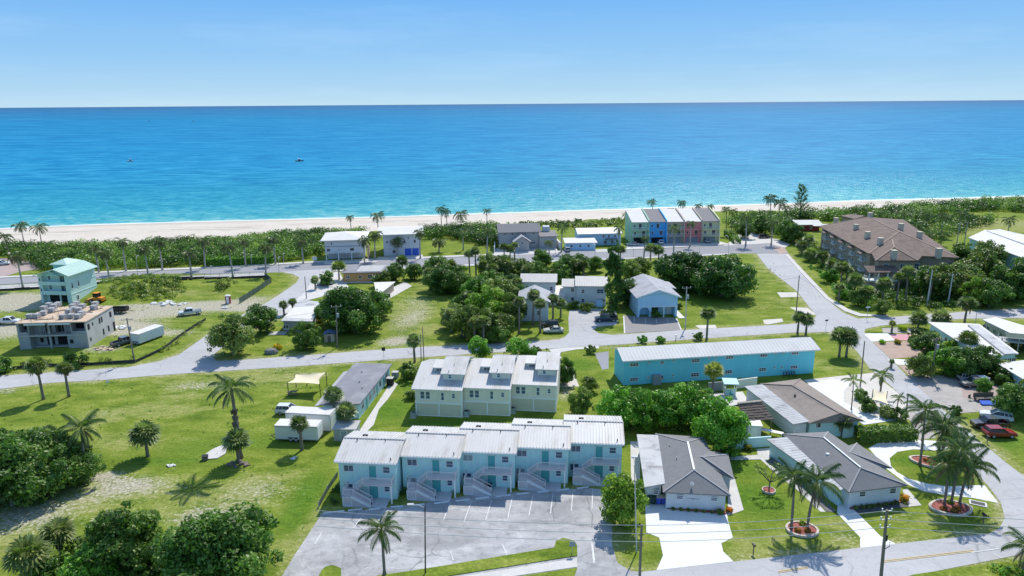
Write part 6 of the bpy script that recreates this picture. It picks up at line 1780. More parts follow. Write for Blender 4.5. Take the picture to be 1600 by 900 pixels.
for px, py, z in ((1306, 349, 9.2), (1337, 360, 10), (1355, 372, 10), (1375, 382, 10), (1396, 402, 9.2), (1466, 399, 9.0), (1436, 372, 10.2), (1407, 359, 11.5), (1359, 341, 11.8)):
    q = b.loc(px, py, z)
    b.part('chimney', MB().box(q.x - 0.65, q.y - 0.65, z - 0.8, q.x + 0.65, q.y + 0.65, z + 1.9), M['chimney'])
    b.part('chimney_cap', MB().box(q.x - 0.75, q.y - 0.75, z + 1.902, q.x + 0.75, q.y + 0.75, z + 2.08), M['chimney'])
# windows on the front wing and the long west side
fw = shrink(ccw([F1, F2, K2, K1]), 0.9)
for px in (1371, 1384, 1410, 1432):
    yk = wall_y(fw, b.onwall(px, 413, 'f', F1.y).x)
    if yk < 1e8:
        p = b.onwall(px, 417, 'f', yk); window(b.root, p.x - 0.7, yk, 5.6, 1.4, 1.7, 'f', 2, 2, M['trim'], M['glass']); window(b.root, p.x - 0.7, yk, 2.4, 1.4, 1.7, 'f', 2, 2, M['trim'], M['glass'])
mw_ = shrink(main, 0.9)
qa = min(mw_, key=lambda p: (Vector(p) - A.xy).length); qb = min(mw_, key=lambda p: (Vector(p) - B_.xy).length)
qa, qb = Vector((*qa, 0)), Vector((*qb, 0)); dl = (qb - qa); an = math.atan2(dl.y, dl.x)
for k in range(13):
    p = qa + dl * ((k + 0.4) / 13.5)
    for z in (2.6, 5.7):
        o = window(b.root, p.x, p.y, z, 1.0, 1.6, 'f', 1, 2); o.rotation_euler = (0, 0, an)
nrm = Vector((dl.y, -dl.x, 0)).normalized(); 
if nrm.x > 0: nrm = -nrm
for k in range(5):
    p = qa + dl * ((k + 0.55) / 5.3); q = p + dl.normalized() * 3.2
    for z in (2.3, 5.4):
        b.part('balcony', MB().slab(ccw([tuple(p + nrm * 0.02), tuple(q + nrm * 0.02), tuple(q + nrm * 1.5), tuple(p + nrm * 1.5)])[:4] and ccw([(p.x + nrm.x * .02, p.y + nrm.y * .02, z), (q.x + nrm.x * .02, q.y + nrm.y * .02, z), (q.x + nrm.x * 1.0, q.y + nrm.y * 1.0, z), (p.x + nrm.x * 1.0, p.y + nrm.y * 1.0, z)]), 0.2), M['trim'])
        e_ = [(p + nrm * 0.05), (p + nrm * 0.95), (q + nrm * 0.95), (q + nrm * 0.05)]
        railing(b.root, [(v.x, v.y, z) for v in e_], 1.0, M['trim'], 0.3)
    b.part('awning', MB().slab(ccw([(p.x + nrm.x * .02, p.y + nrm.y * .02, 8.2), (q.x + nrm.x * .02, q.y + nrm.y * .02, 8.2), (q.x + nrm.x * 1.7, q.y + nrm.y * 1.7, 7.6), (p.x + nrm.x * 1.7, p.y + nrm.y * 1.7, 7.6)]), 0.15), M['tile_brown'])
# front porch with white rails
p1, p2 = b.onwall(1349, 432, 'f', F1.y + 0.5), b.onwall(1394, 432, 'f', F1.y + 0.5)
yF = min(p[1] for p in fw); x1_, x2_ = p1.x, p2.x
b.part('porch_floor', MB().box(x1_, yF - 3.0, 3.0, x2_, yF - 0.02, 3.25), M['trim'])
b.part('porch_base', MB().box(x1_ + 0.3, yF - 2.7, 0, x2_ - 0.3, yF - 0.02, 2.998), M['wall_tan'])
railing(b.root, [(x1_ + 0.1, yF - 2.9, 3.25), (x2_ - 0.1, yF - 2.9, 3.25)], 1.0, M['trim'], 0.22); railing(b.root, [(x1_ + 0.1, yF - 0.1, 3.25), (x1_ + 0.1, yF - 2.9, 3.25)], 1.0, M['trim'], 0.22)
for k in range(4):
    x = x1_ + 0.1 + (x2_ - x1_ - 0.5) * k / 3; b.part('porch_column', MB().box(x, yF - 2.95, 3.26, x + 0.3, yF - 2.65, 5.55), M['trim'])
b.part('porch_roof', MB().slab([(x1_ - 0.3, yF - 3.3, 5.7), (x2_ + 0.3, yF - 3.3, 5.7), (x2_ + 0.3, yF - 0.02, 6.9), (x1_ - 0.3, yF - 0.02, 6.9)], 0.2), M['tile_brown'])

# ---- long white-roofed building at the right edge
b = Bld('long_building', 'long pale green building with white metal roof at the right edge', 'building', (1514, 395), -75)
z = 6.0
Q = [b.loc(1513, 371, z), b.loc(1612, 408, z), b.loc(1660, 396, z + 1.2), b.loc(1540, 358.5, z + 1.2)]
b.part('roof', MB().slab(ccw(Q), 0.3), M['flat_white'])
Q3 = [b.loc(1541, 360, z + 1.3), b.loc(1650, 398, z + 1.3), b.loc(1680, 385, z + 2.0), b.loc(1562, 358, z + 2.0)]
b.part('upper_roof', MB().slab(ccw(Q3), 0.9), M['flat_white'])
w_ = shrink(ccw(Q), 0.5)
b.part('wall', MB().prism(w_, 0, z - 0.3), M['aqua_pale'])
qa, qb = sorted([Vector((*p, 0)) for p in w_], key=lambda p: p.y)[:2]
if qa.x > qb.x: qa, qb = qb, qa
dl = qb - qa; an = math.atan2(dl.y, dl.x)
for k in range(8):
    p = qa + dl * ((k + 0.5) / 8.2)
    for zz in (1.2, 4.0):
        o = window(b.root, p.x, p.y, zz, 1.0, 1.0, 'f', 1, 2); o.rotation_euler = (0, 0, an)

# ---- white roofs at the right
def low_house(label, px, z, wallm, roofm, fl, ang, name='bungalow', nwin=4, step=None):
    b = Bld(name, label, 'house', fl, ang)
    Q = ccw([b.loc(*p, z) for p in px])
    b.part('roof', MB().slab([tuple(q) for q in Q], 0.22), roofm)
    w = shrink(Q, 0.5)
    b.part('wall', MB().prism(w, 0, z - 0.2), wallm)
    for i in range(len(w)):
        a = Vector((*w[i], 0)); c = Vector((*w[(i + 1) % len(w)], 0)); d = c - a
        if d.y / max(d.length, .01) < 0.8 and d.x > 0.3 * d.length or (abs(d.x) < d.length * 0.7 and d.y < 0) or d.length > 6:
            for k in range(nwin):
                p = a + d * ((k + 0.4) / nwin)
                o = window(b.root, p.x, p.y, 0.9, 1.1, 1.1, 'f', 2, 1); o.rotation_euler = (0, 0, math.atan2(d.y, d.x))
    if step:
        S = ccw([b.loc(*p, z + 0.35) for p in step])
        b.part('raised_roof', MB().slab([tuple(q) for q in S], 0.34), M['flat_stain'])
    return b
low_house('low house with broad white flat roof beyond the pink gravel garden', [(1450, 503), (1508, 505), (1530, 506), (1592, 552), (1560, 556), (1523, 550)], 3.0, M['aqua_pale'], M['flat_white'], (1500, 548), -30, step=[(1512, 507), (1529, 508), (1588, 552), (1570, 553)])
low_house('white flat-roofed house with tiny dome behind, touching the right edge', [(1535, 499), (1556, 495.5), (1640, 520), (1640, 530), (1578, 520)], 3.0, M['wall_beige'], M['flat_white'], (1560, 520), -25)
low_house('white-roofed house beside the gravel lot at the right edge', [(1558, 568), (1604, 562), (1660, 575), (1660, 610), (1612, 600)], 3.0, M['pale_blue'], M['flat_white'], (1600, 600), -30)
b = Bld('beach_house', 'dark red beach house with white roof near the tall feathery tree', 'house', (1246, 361), 0)
b.part('wall', MB().box(0, 0, 0, 9, 8, 2.8), M['red_wall']); b.part('roof', roof_mb(gable_x(-1, 10, -1, 9, 2.8, 4.0), 0.2), M['flat_white'])
b.part('porch_roof', MB().slab([(5.5, -2.5, 2.5), (12.5, -2.5, 2.5), (12.5, -0.3, 2.9), (5.5, -0.3, 2.9)], 0.14), M['flat_white'])
for x in (1.2, 5.0): window(b.root, x, 0, 0.9, 1.1, 1.1, 'f', 2, 1)
# ================================================================== planting
# ---- single fan palms
sabal(68, 624, 556, 'slender fan palm by the left road, left one of a pair with clear trunks', wpx=36, tint=(1, .95, .8))
sabal(108, 620, 562, 'slender fan palm by the left road, right one of a pair with clear trunks', wpx=31, tint=(1, .95, .8))
sabal(231, 713, 655, 'lone round fan palm on the open grass left of the tall palm', wpx=51)
sabal(472, 703, 648, 'fan palm in front of the white cargo trailer with black wheels', wpx=36)
sabal(523, 655, 601, 'fan palm at the front left corner of the flat-roofed aqua house', wpx=36)
sabal(544, 676, 626, 'bushy fan palm at the front right corner of the flat-roofed aqua house', wpx=40)
sabal(373, 722, 667, 'squat fan palm at the foot of the tall palm in the open grass', wpx=48, lean=0)
sabal(78, 698, 663, 'small fan palm at the back of the dark thicket at the left edge', wpx=40)
sabal(10, 700, 672, 'fan palm half hidden in the thicket at the left edge', wpx=44)
sabal(97, 868, 806, 'greenish fan palm in the lower left thicket, middle of three', wpx=62, tint=(1.15, 1.1, 1))
sabal(174, 858, 799, 'pale fan palm in the lower left thicket, right one of three', wpx=58, tint=(1.3, 1.2, 1.15))
sabal(50, 912, 838, 'large fan palm with brown fronds in the lower left corner', wpx=76, tint=(1.1, 1.05, 0.9))
sabal(648, 566, 520, 'fan palm beside two utility poles left of the cream town houses', wpx=28)
sabal(1113, 616, 563, 'yellowish full fan palm in front of the long blue block', wpx=37, tint=(1.5, 1.25, .8))
sabal(1104, 531, 476, 'lone fan palm on the kerb behind the long blue block', wpx=28)
sabal(1246, 521, 485, 'fan palm at the street corner beyond the blue block, left of a pair', wpx=26)
sabal(1259, 523, 488, 'fan palm at the street corner beyond the blue block, right of a pair', wpx=26)
sabal(1311, 557, 508, 'dark fan palm pair in the corner lawn, left trunk', wpx=40, skirt=False)
sabal(1322, 558, 511, 'dark fan palm pair in the corner lawn, right trunk', wpx=38, skirt=False)
sabal(1507, 504, 459, 'fan palm at the far kerb behind the wide white roof', wpx=36)
sabal(1434, 513, 484, 'bushy low fan palm left of the wide white roof', wpx=34, skirt=False)
sabal(1470, 501, 480, 'spiky low fan palm behind the wide white roof', wpx=36, skirt=False, tint=(1.2, 1.1, 1.2))
sabal(1452, 552, 516, 'fan palm among the shrubs left of the wide white roof', wpx=34, skirt=False)
sabal(1508, 556, 514, 'pale fan palm standing before the wide white roof', wpx=36, tint=(1.2, 1.15, 1))
sabal(1590, 548, 524, 'fan palm at the right edge beside the wide white roof', wpx=36, skirt=False)
sabal(1314, 681, 643, 'short round fan palm between hip roof and clipped hedge', wpx=38, lean=0)
sabal(1392, 575, 545, 'stub-trunked palm in the pink gravel garden', wpx=10, skirt=False, h=2.0)
sabal(1393, 519, 500, 'bare little palm in the front bed at the street corner', wpx=14, skirt=False, tint=(1.5, 1.2, 1.2))
sabal(444, 492, 468, 'fan palm before the patchy white roof, left of a pair', wpx=18)
sabal(458, 488, 464, 'fan palm before the patchy white roof, right of a pair', wpx=18)
sabal(493, 452, 430, 'grey-green fan palm by the driveway of the orange bungalow', wpx=16, tint=(1.3, 1.2, 1.2))
sabal(530, 437, 404, 'leafy fan palm on the corner left of the orange bungalow', wpx=30, tint=(1.3, 1.25, .8), skirt=False)
sabal(629, 425, 398, 'shaggy palm right of the orange bungalow, taller one', wpx=24, tint=(.8, .9, .9), skirt=False)
# behind the bushy centre
for k, (px, py, tp, w) in enumerate([(734, 433, 388, 20), (744, 437, 384, 19), (788, 408, 378, 20), (797, 409, 381, 18), (804, 407, 376, 15), (841, 412, 388, 17), (851, 412, 391, 17), (811, 522, 462, 21), (833, 508, 450, 26), (844, 520, 464, 24), (864, 497, 458, 24), (876, 496, 464, 22), (1016, 408, 378, 24), (1029, 408, 381, 22), (969, 404, 382, 22)]):
    sabal(px, py, tp, ['fan palm standing south of the coastal road, left of a pair with thin trunks', 'fan palm standing south of the coastal road, right of a pair with thin trunks', 'fan palm before the grey beach house, first of three close together', 'fan palm before the grey beach house, second of three close together', 'fan palm before the grey beach house, third of three close together', 'fan palm south of the road before the yard wall, left of two', 'fan palm south of the road before the yard wall, right of two', 'tall fan palm at the left wall of the pale gabled house', 'tall fan palm in front of the pale gabled house, left one', 'tall fan palm in front of the pale gabled house, right one with brown skirt', 'dark fan palm right of the pale gabled house, nearer the house', 'dark fan palm right of the pale gabled house, nearer the court', 'round fan palm across from the coloured town houses, left of two', 'round fan palm across from the coloured town houses, right of two', 'small fan palm by the road left of the coloured town houses'][k], wpx=w, skirt=k in (7, 8, 9))
# in front of the condominium
GP = 'fan palms in front of the brown-roofed condominium'
cp = [(1252, 398, 372, 24), (1266, 408, 385, 26), (1284, 416, 388, 26), (1262, 396, 364, 22), (1300, 428, 402, 26), (1313, 450, 404, 28), (1334, 464, 424, 30), (1322, 440, 412, 24), (1353, 478, 442, 30), (1378, 471, 430, 28), (1400, 473, 424, 24), (1414, 471, 412, 28), (1404, 430, 408, 24), (1480, 445, 402, 26), (1557, 469, 420, 24), (1310, 470, 440, 20)]
cp.sort()
for k, (px, py, tp, w) in enumerate(cp):
    sabal(px, py, tp, 'fan palm in the condominium front garden, %s' % nth(k, len(cp)), wpx=w, group=GP, skirt=k % 3 == 0, tint=(1.1, 1.1, 1.0))

# ---- feather palms close by
coconut(376, 716, 591, 'tall feather palm with bulging trunk in the middle of the open grass', 66, name='royal_palm', tr=0.3, lean=0.03, bulge=1.25, tint=(1.1, 1.1, 1.2), rz=2.6)
coconut(135, 742, 656, 'feather palm rising from the thicket at the left edge', 62, tint=(1.1, 1.1, 1), trunk='royal_trunk')
coconut(601, 899, 810, 'coconut palm standing in the car park at the bottom', 66, lean=0.02, tint=(.9, .85, .8))
coconut(1236, 826, 731, 'coconut palm leaning left in the round planter of the front lawn', 62, rz=2.2, lean=0.04)
coconut(1261, 828, 736, 'coconut palm leaning right in the round planter of the front lawn', 76, rz=0.3, lean=0.10)
coconut(1437, 727, 628, 'tall coconut palm on the left side of the driveway island', 60, lean=0.04, rz=2.5)
coconut(1463, 727, 650, 'coconut palm with two trunks on the driveway island, left trunk', 66, lean=0.08, rz=0.6)
coconut(1467, 728, 660, 'coconut palm with two trunks on the driveway island, right trunk', 60, lean=0.12, rz=0.2)
coconut(1475, 790, 712, 'coconut palm in the boat-shaped planter, left of three', 66, lean=0.03, rz=2)
coconut(1486, 788, 690, 'tall coconut palm in the boat-shaped planter, middle of three', 70, lean=0.05, rz=0.5)
coconut(1499, 789, 712, 'coconut palm in the boat-shaped planter, right one leaning outwards', 72, lean=0.14, rz=0.4)
coconut(1496, 712, 676, 'short coconut palm at the right end of the curved driveway', 50, lean=0.05)
coconut(1600, 893, 838, 'coconut palm cut by the right edge at the bottom', 70, lean=0.0)
coconut(1330, 640, 588, 'slender young feather palm on the white gravel yard', 30, lean=0.04, tint=(1.5, 1.4, .9), n=11, dead=0, tr=0.1)
coconut(1375, 616, 577, 'stout feather palm beside the white gravel yard', 34, tint=(1.3, 1.2, .9), n=14, dead=1)
coconut(1400, 648, 616, 'twin young feather palm before the leaning pole', 22, n=12, dead=0, tr=0.1)
coconut(1440, 689, 655, 'thin feather palm behind the clipped hedge end', 26, n=10, dead=0, tr=0.1)

# ---- royal palms along the coastal road
GR = 'palms along the coastal road'
rp = [(36, 450, 392, 30), (155, 426, 380, 24), (172, 442, 388, 28), (197, 424, 371, 24), (233, 440, 384, 28), (254, 422, 370, 24), (300, 437, 389, 28), (321, 419, 370, 24), (364, 434, 376, 30), (384, 416, 370, 24), (416, 431, 379, 27), (430.6, 413, 366, 24), (474, 412, 370, 24), (570, 415, 368, 24), (586, 406, 360, 24), (621, 401, 370, 24), (657, 404, 358, 20), (686, 394, 370, 26), (724, 391, 358, 19), (761, 400, 355, 20), (858, 397, 374, 17), (877, 394, 350, 19), (966, 404, 352, 18), (1006, 403, 368, 16), (1052, 400, 350, 22), (1078, 385, 344, 17), (1165, 384, 332, 26), (1205, 382, 340, 26)]
rp.sort()
for k, (px, py, tp, w) in enumerate(rp):
    coconut(px, py, tp, 'grey-trunked palm lining the coastal road, %s' % nth(k, len(rp)) if k < 23 or k == len(rp) - 1 else ['grey-trunked palm before the sage green town house', 'grey-trunked palm before the beige town house', 'thin grey-trunked palm before the coral town house', 'tall palm at the beach car park, left', 'tall palm at the beach car park, right'][k - 23], w, GR, fronds=False, name='royal_palm', trunk='royal_trunk', tr=0.26, lean=0.0, tint=(1.0, 1.0, 0.95), grey=px < 700)
# ---- coconut palms at the back of the beach
GB = 'coconut palms at the back of the beach'
bp_ = [(17, 408, 362, 28), (39, 386, 345, 26), (66, 386, 348, 28), (549, 362, 336, 14), (591, 366, 330, 24), (690, 362, 322, 18), (699, 362, 326, 18), (721, 364, 328, 26), (761, 362, 325, 16), (978, 368, 330, 18), (988, 366, 326, 12), (1020, 352, 311, 17), (1047, 352, 324, 12), (1066, 350, 312, 16), (1090, 350, 318, 14), (1108, 350, 319, 14), (1134, 366, 322, 16), (1142, 368, 326, 18), (1202, 352, 303, 24), (1214, 358, 309, 24), (1226, 366, 320, 18), (1410, 356, 328, 18), (1447, 358, 328, 22), (1469, 370, 332, 24), (1495, 380, 326, 26), (1506, 386, 332, 20), (1575, 362, 338, 22), (1428, 372, 346, 26), (1450, 382, 360, 22), (1470, 384, 362, 20)]
bp_.sort()
for k, (px, py, tp, w) in enumerate(bp_):
    coconut(px, py, tp, 'wind-blown coconut palm behind the beach, %s' % (nth(k, len(bp_)) if k < 22 or k == len(bp_) - 1 else '%s from the right' % ORD[len(bp_) - 1 - k]), w, GB, fronds=False, trunk='royal_trunk' if px > 1430 else 'palm_trunk', tint=(.8, .85, .85), lean=0.03)

# ---- broadleaf trees one can tell apart
tree('big_a', 556, 519, 7.6, 'big dark spreading tree beside the patchy white roof', 'dark', rz=0.3)
tree('mid_b', 520, 508, 4.2, 'lower left part of the big dark tree, a smaller crown', 'dark')
tree('mid_a', 592, 497, 3.6, 'small crown on the sandy walk side of the big dark tree', 'green')
tree('mid_b', 407, 521, 4.2, 'dark round tree at the street fork, nearer the patchy roof', 'dark')
tree('mid_a', 364, 555, 5.0, 'greyish round tree at the street fork, nearest the road', 'grey')
tree('mid_c', 478, 545, 3.3, 'upright dark tree with palm leaves in front of the patchy roof', 'green')
tree('bush_a', 122, 573, 2.5, 'dark bush at the silt fence below the unfinished building', 'dark', 'shrub', 'shrub')
tree('bush_b', 4, 582, 2.6, 'dark bush at the left edge by the road', 'dark', 'shrub', 'shrub')
tree('big_b', 38, 775, 6.6, 'wide dark thicket at the left edge, main crown', 'dark')
tree('mid_a', 96, 748, 3.9, 'dark thicket at the left edge, middle crown', 'dark')
tree('mid_b', 132, 756, 2.8, 'dark thicket at the left edge, right end crown', 'dark')
tree('mid_c', 8, 735, 3.4, 'dark thicket at the left edge, rear crown', 'dark')
tree('big_a', 352, 912, 6.0, 'large dark rounded tree left of the car park at the bottom', 'dark', rz=1.0)
tree('mid_a', 205, 890, 4.4, 'dark bushy tree in the lower left thicket, right one', 'green')
tree('mid_c', 245, 908, 2.5, 'dark bushy tree at the bottom edge beside the large rounded tree', 'dark')
tree('mid_b', 150, 915, 3.0, 'leafy bush under the pale fan palm at the bottom left', 'bright')
tree('bush_a', 80, 905, 2.2, 'leafy bush between the fan palms in the lower left corner', 'green', 'shrub', 'shrub')
tree('bush_b', 220, 838, 2.0, 'bright bush behind the lower left thicket', 'bright', 'shrub', 'shrub')
tree('mid_a', 971, 818, 3.1, 'light green tree between car park and driveway bungalow', 'yellow', h=1.2)
tree('mid_a', 968, 668, 3.9, 'bright green tree behind the aqua units, leftmost of its hedge row', 'bright')
tree('mid_c', 1003, 668, 3.6, 'bright green tree before the blue block, second of its hedge row', 'bright')
tree('mid_b', 1040, 666, 3.9, 'bright green tree before the blue block, third of its hedge row', 'bright')
tree('mid_a', 1078, 664, 4.0, 'bright green tree before the blue block, fourth of its hedge row', 'bright')
tree('mid_c', 1106, 672, 3.2, 'bright green tree before the booth, last of its hedge row', 'bright')
tree('mid_a', 1124, 704, 4.3, 'leafy tree behind the driveway bungalow by the aqua wall', 'bright', h=1.1)
tree('round', 750, 563, 2.5, 'small round clipped tree behind the cream town houses, left one', 'bright')
tree('round', 812, 568, 3.0, 'small round clipped tree behind the cream town houses, right one', 'bright', h=.9)
tree('bush_a', 845, 563, 2.2, 'dull shrub right of the clipped trees behind the cream houses', 'olive', 'shrub', 'shrub')
tree('mid_c', 908, 645, 2.5, 'scruffy tree right of the cream town houses', 'olive')
tree('mid_b', 920, 612, 1.8, 'scruffy bush on the grass strip by the blue block', 'olive', 'shrub', 'shrub')
tree('mid_c', 884, 600, 1.9, 'dark leaning tree at the right end of the cream town houses', 'dark', h=1.5)
tree('bush_a', 922, 553, 1.3, 'thin little bush on the verge before the blue block', 'olive', 'shrub', 'shrub')
tree('bush_a', 643, 592, 2.3, 'shrub at the left wall of the cream town houses', 'olive', 'shrub', 'shrub')
tree('bush_b', 643, 623, 1.4, 'flowering shrub by the left corner of the cream town houses', 'grey', 'shrub', 'shrub')
# centre thicket
ct = [('mid_a', 728, 527, 4.2, 'olive'), ('mid_c', 760, 530, 3.8, 'olive'), ('mid_b', 785, 526, 3.4, 'olive'), ('mid_a', 762, 505, 5.0, 'yellow'), ('mid_b', 730, 498, 4.2, 'green'), ('mid_c', 798, 505, 4.0, 'olive'), ('mid_a', 780, 482, 4.6, 'grey'), ('mid_b', 745, 474, 4.4, 'bright'), ('mid_c', 812, 480, 3.4, 'dark'), ('mid_a', 770, 462, 4.0, 'green'), ('mid_b', 800, 460, 3.6, 'dark'), ('mid_b', 778, 536, 2.5, 'green'), ('mid_c', 708, 512, 3.2, 'grey')]
ctn = ['olive crown at the front left of the central thicket', 'olive crown at the front middle of the central thicket', 'olive crown at the front right of the central thicket', 'broad yellowish crown in the middle of the central thicket', 'green crown on the left of the central thicket', 'olive crown on the right of the central thicket by the pale gabled house', 'grey palmy crown in the middle back of the central thicket', 'bright crown on the left back of the central thicket', 'dark crown beside the grey-ribbed white building', 'green crown at the back of the central thicket', 'dark crown at the far right of the central thicket', 'low green bush at the foot of the central thicket', 'grey crown at the far left of the central thicket']
for (k, px, py, r, c), lb in zip(ct, ctn): tree(k, px, py, r, lb, c)
ct = [('big_b', 697, 457, 6.0, 'dark', 'dark rounded tree by the sandy walk, largest of its clump'), ('mid_a', 715, 452, 4.0, 'green', 'green tree at the right of the clump by the sandy walk'), ('mid_b', 684, 436, 4.4, 'green', 'green tree at the back of the clump by the sandy walk'), ('mid_a', 766, 438, 4.6, 'olive', 'olive tree south of the coastal road, left of the scrubby line'), ('mid_c', 790, 440, 4.4, 'grey', 'grey palmy tree south of the coastal road, in the scrubby line'), ('mid_b', 815, 440, 4.2, 'olive', 'olive tree south of the coastal road, in the scrubby line'), ('mid_a', 838, 444, 3.8, 'green', 'green tree south of the coastal road, right end of the scrubby line'), ('mid_c', 871, 446, 3.6, 'dark', 'dark palmy tree between the two ribbed white roofs'), ('mid_a', 848, 418, 3.2, 'dark', 'dark clump at the road edge before the yard wall'),
      ('mid_b', 886, 430, 4.0, 'dark', 'dark palmy clump on the lawn by the coastal road'), ('mid_a', 905, 428, 3.6, 'dark', 'dark palmy clump behind the white flats'), ('mid_b', 930, 424, 3.0, 'green', 'low green clump behind the white flats'),
      ('mid_c', 980, 478, 4.0, 'dark', 'dark tree at the left wall of the pale blue gabled house'), ('mid_a', 984, 440, 3.6, 'olive', 'olive tree behind the pale blue gabled house'), ('mid_b', 1000, 432, 3.6, 'olive', 'palmy clump behind the pale blue gabled house'),
      ('big_a', 1064, 452, 7.6, 'deep', 'big dark tree behind the pale blue gabled house, left of two'), ('big_b', 1126, 462, 8.6, 'deep', 'big dark tree on the right-hand lawn, right of two'), ('mid_a', 1094, 458, 4.0, 'deep', 'small dark crown between the two big dark trees'),
      ('mid_b', 648, 436, 3.0, 'dark', 'dark tree beside the white gabled shelter'), ('mid_a', 618, 440, 3.2, 'dark', 'dark tree by the white car port annex'), ('mid_c', 512, 446, 2.4, 'dark', 'dark shrub at the corner of the orange bungalow'), ('bush_a', 596, 446, 3.2, 'olive', 'olive shrub between orange bungalow and white car port'),
      ('mid_b', 1318, 400, 3.6, 'dark', 'dark tree at the left front of the condominium'), ('mid_a', 1470, 466, 5.2, 'olive', 'olive tree before the right front of the condominium'), ('mid_b', 1500, 462, 5.6, 'grey', 'grey-green tree right of the condominium'), ('mid_a', 1530, 446, 6.0, 'olive', 'broad olive tree between condominium and long building'), ('mid_c', 1582, 470, 6.2, 'dark', 'dark tree before the long building at the right edge'), ('mid_b', 1545, 480, 4.6, 'dark', 'dark tree on the far kerb at the right'), ('mid_a', 1445, 462, 4.6, 'dark', 'dark tree in the condominium front garden'), ('mid_c', 1525, 478, 4.0, 'yellow', 'light green tree behind the far road at the right'), ('mid_b', 1602, 462, 5.0, 'green', 'green tree at the right edge before the long building'), ('mid_a', 1500, 424, 5.0, 'green', 'green tree at the back right of the condominium'), ('mid_a', 1540, 420, 5.0, 'olive', 'olive tree touching the long building'),
      ('mid_b', 1378, 492, 2.4, 'olive', 'grey-leaved bush by the street sign at the corner'), ('mid_a', 1340, 478, 2.6, 'green', 'bush on the sidewalk bend by the condominium'), ('bush_a', 1295, 440, 3.0, 'bright', 'bright shrub by the sidewalk left of the condominium'), ('bush_b', 1318, 465, 3.0, 'bright', 'bright shrub by the sidewalk below the first palms'),
      ('mid_b', 1164, 372, 3.6, 'dark', 'dark tree at the edge of the beach car park'), ('mid_a', 1190, 366, 4.4, 'dark', 'dark tree behind the beach car park, left'), ('mid_c', 1228, 376, 4.4, 'dark', 'dark tree behind the beach car park, right'), ('mid_a', 1240, 380, 4.0, 'deep', 'deep green tree at the corner of the beach car park'), ('mid_b', 1330, 357, 4.0, 'dark', 'dark tree behind the condominium roof'),
      ('bush_a', 1436, 540, 2.6, 'grey', 'grey shrub beside the pink patio'), ('mid_b', 1446, 560, 3.2, 'dark', 'dark bush among the shrubs by the leaning pole'), ('mid_a', 1436, 590, 2.6, 'olive', 'olive bush at the foot of the leaning pole'), ('mid_b', 1478, 586, 3.4, 'bright', 'bright shrub mass before the wide white roof, left'), ('mid_a', 1506, 590, 3.4, 'dark', 'dark shrub mass before the wide white roof, middle'), ('mid_c', 1532, 586, 3.2, 'dark', 'dark shrub mass before the wide white roof, right'), ('bush_a', 1484, 548, 2.2, 'yellow', 'yellowish shrub at the wall of the wide white roof house'), ('bush_b', 1562, 588, 2.6, 'olive', 'olive shrub before the white house by the gravel lot'), ('bush_a', 1572, 604, 2.4, 'dark', 'dark shrub at the edge of the brown patio'),
      ('mid_a', 1580, 652, 3.2, 'dark', 'dark tree at the right edge above the parked cars'), ('mid_c', 1600, 640, 3.0, 'olive', 'olive tree cut by the right edge'), ('round', 1536, 618, 1.6, 'bright', 'small bright tree on the gravel lot beside the silver cars'), ('bush_a', 1490, 648, 1.2, 'dark', 'tiny dark palm-like bush at the gravel lot edge'),
      ('bush_b', 1345, 624, 1.5, 'green', 'low clipped bush beside the white yard wall'), ('bush_a', 1359, 644, 1.8, 'green', 'round green bush on the white gravel yard'), ('bush_b', 1386, 652, 1.6, 'grey', 'pale spiky bush on the white gravel yard'), ('bush_a', 1403, 657, 1.5, 'olive', 'olive bush at the street end of the white gravel yard'), ('bush_a', 1003, 536, 1.2, 'bright', 'round clipped bush on the verge, left of two'), ('bush_b', 1032, 535, 1.2, 'bright', 'round clipped bush on the verge, right of two'), ('bush_a', 1090, 530, 1.3, 'olive', 'loose bush on the verge beside the lone palm'),
      ('bush_a', 1026, 496, 1.5, 'dark', 'dark palm bush at the porch of the pale blue gabled house'), ('bush_b', 1060, 482, 1.2, 'dark', 'dark round bush at the side walk of the blue gabled house'), ('bush_a', 916, 486, 1.8, 'olive', 'bush at the door of the white flats'), ('bush_b', 946, 496, 1.6, 'grey', 'grey bush at the corner of the parking court'), ('bush_a', 896, 482, 1.6, 'dark', 'dark bush by the wing of the white flats'),
      ('bush_b', 574, 697, 0.9, 'green', 'tiny palm seedling in the lawn behind the aqua units'), ('bush_a', 535, 770, 1.0, 'dark', 'dark low shrub left of the first aqua unit')]
tree('tall', 957, 491, 2.6, 'tall dark columnar tree right of the white flats', 'deep', h=1.5)
for k, px, py, r, c, lb in ct: tree(k, px, py, r, lb, c, 'shrub' if k.startswith('bush') else 'broadleaf_tree', 'shrub' if k.startswith('bush') else 'tree')
# feathery casuarina
t = thing('casuarina_tree', 'tall feathery dark tree standing alone at the beach', 'tree', tuple(at(1249, 342)), 0)
hh = hgt(1249, 342, 289)
rngc = np.random.default_rng(5); mbc = MB().tube([(0, 0, -.2), (0, 0, hh)], [0.3, 0.05], 7)
V = []; F = []; T = []; kk = 0
for i in range(26):
    z = hh * (0.22 + 0.75 * i / 26); az = i * 2.4; ln = (1 - 0.6 * i / 26) * 4.6 * rngc.uniform(.7, 1.1)
    d = np.array([math.cos(az), math.sin(az), 0.75]); e = np.array([0, 0, z]) + d * ln * 0.8
    mbc.bar((0, 0, z), tuple(e), 0.07)
    for j in range(70):
        u = rngc.uniform(.2, 1); p = np.array([0, 0, z]) + d * ln * 0.8 * u + rngc.normal(size=3) * 0.25
        q = unit(d + rngc.normal(size=3) * .5) * rngc.uniform(.5, 1.1); s = unit(np.cross(q, rngc.normal(size=3))) * 0.07
        V += [p - s, p + s, p + q + s * .4, p + q - s * .4]; F.append([kk, kk + 1, kk + 2, kk + 3]); T.append(rngc.uniform(.1, .6)); kk += 4
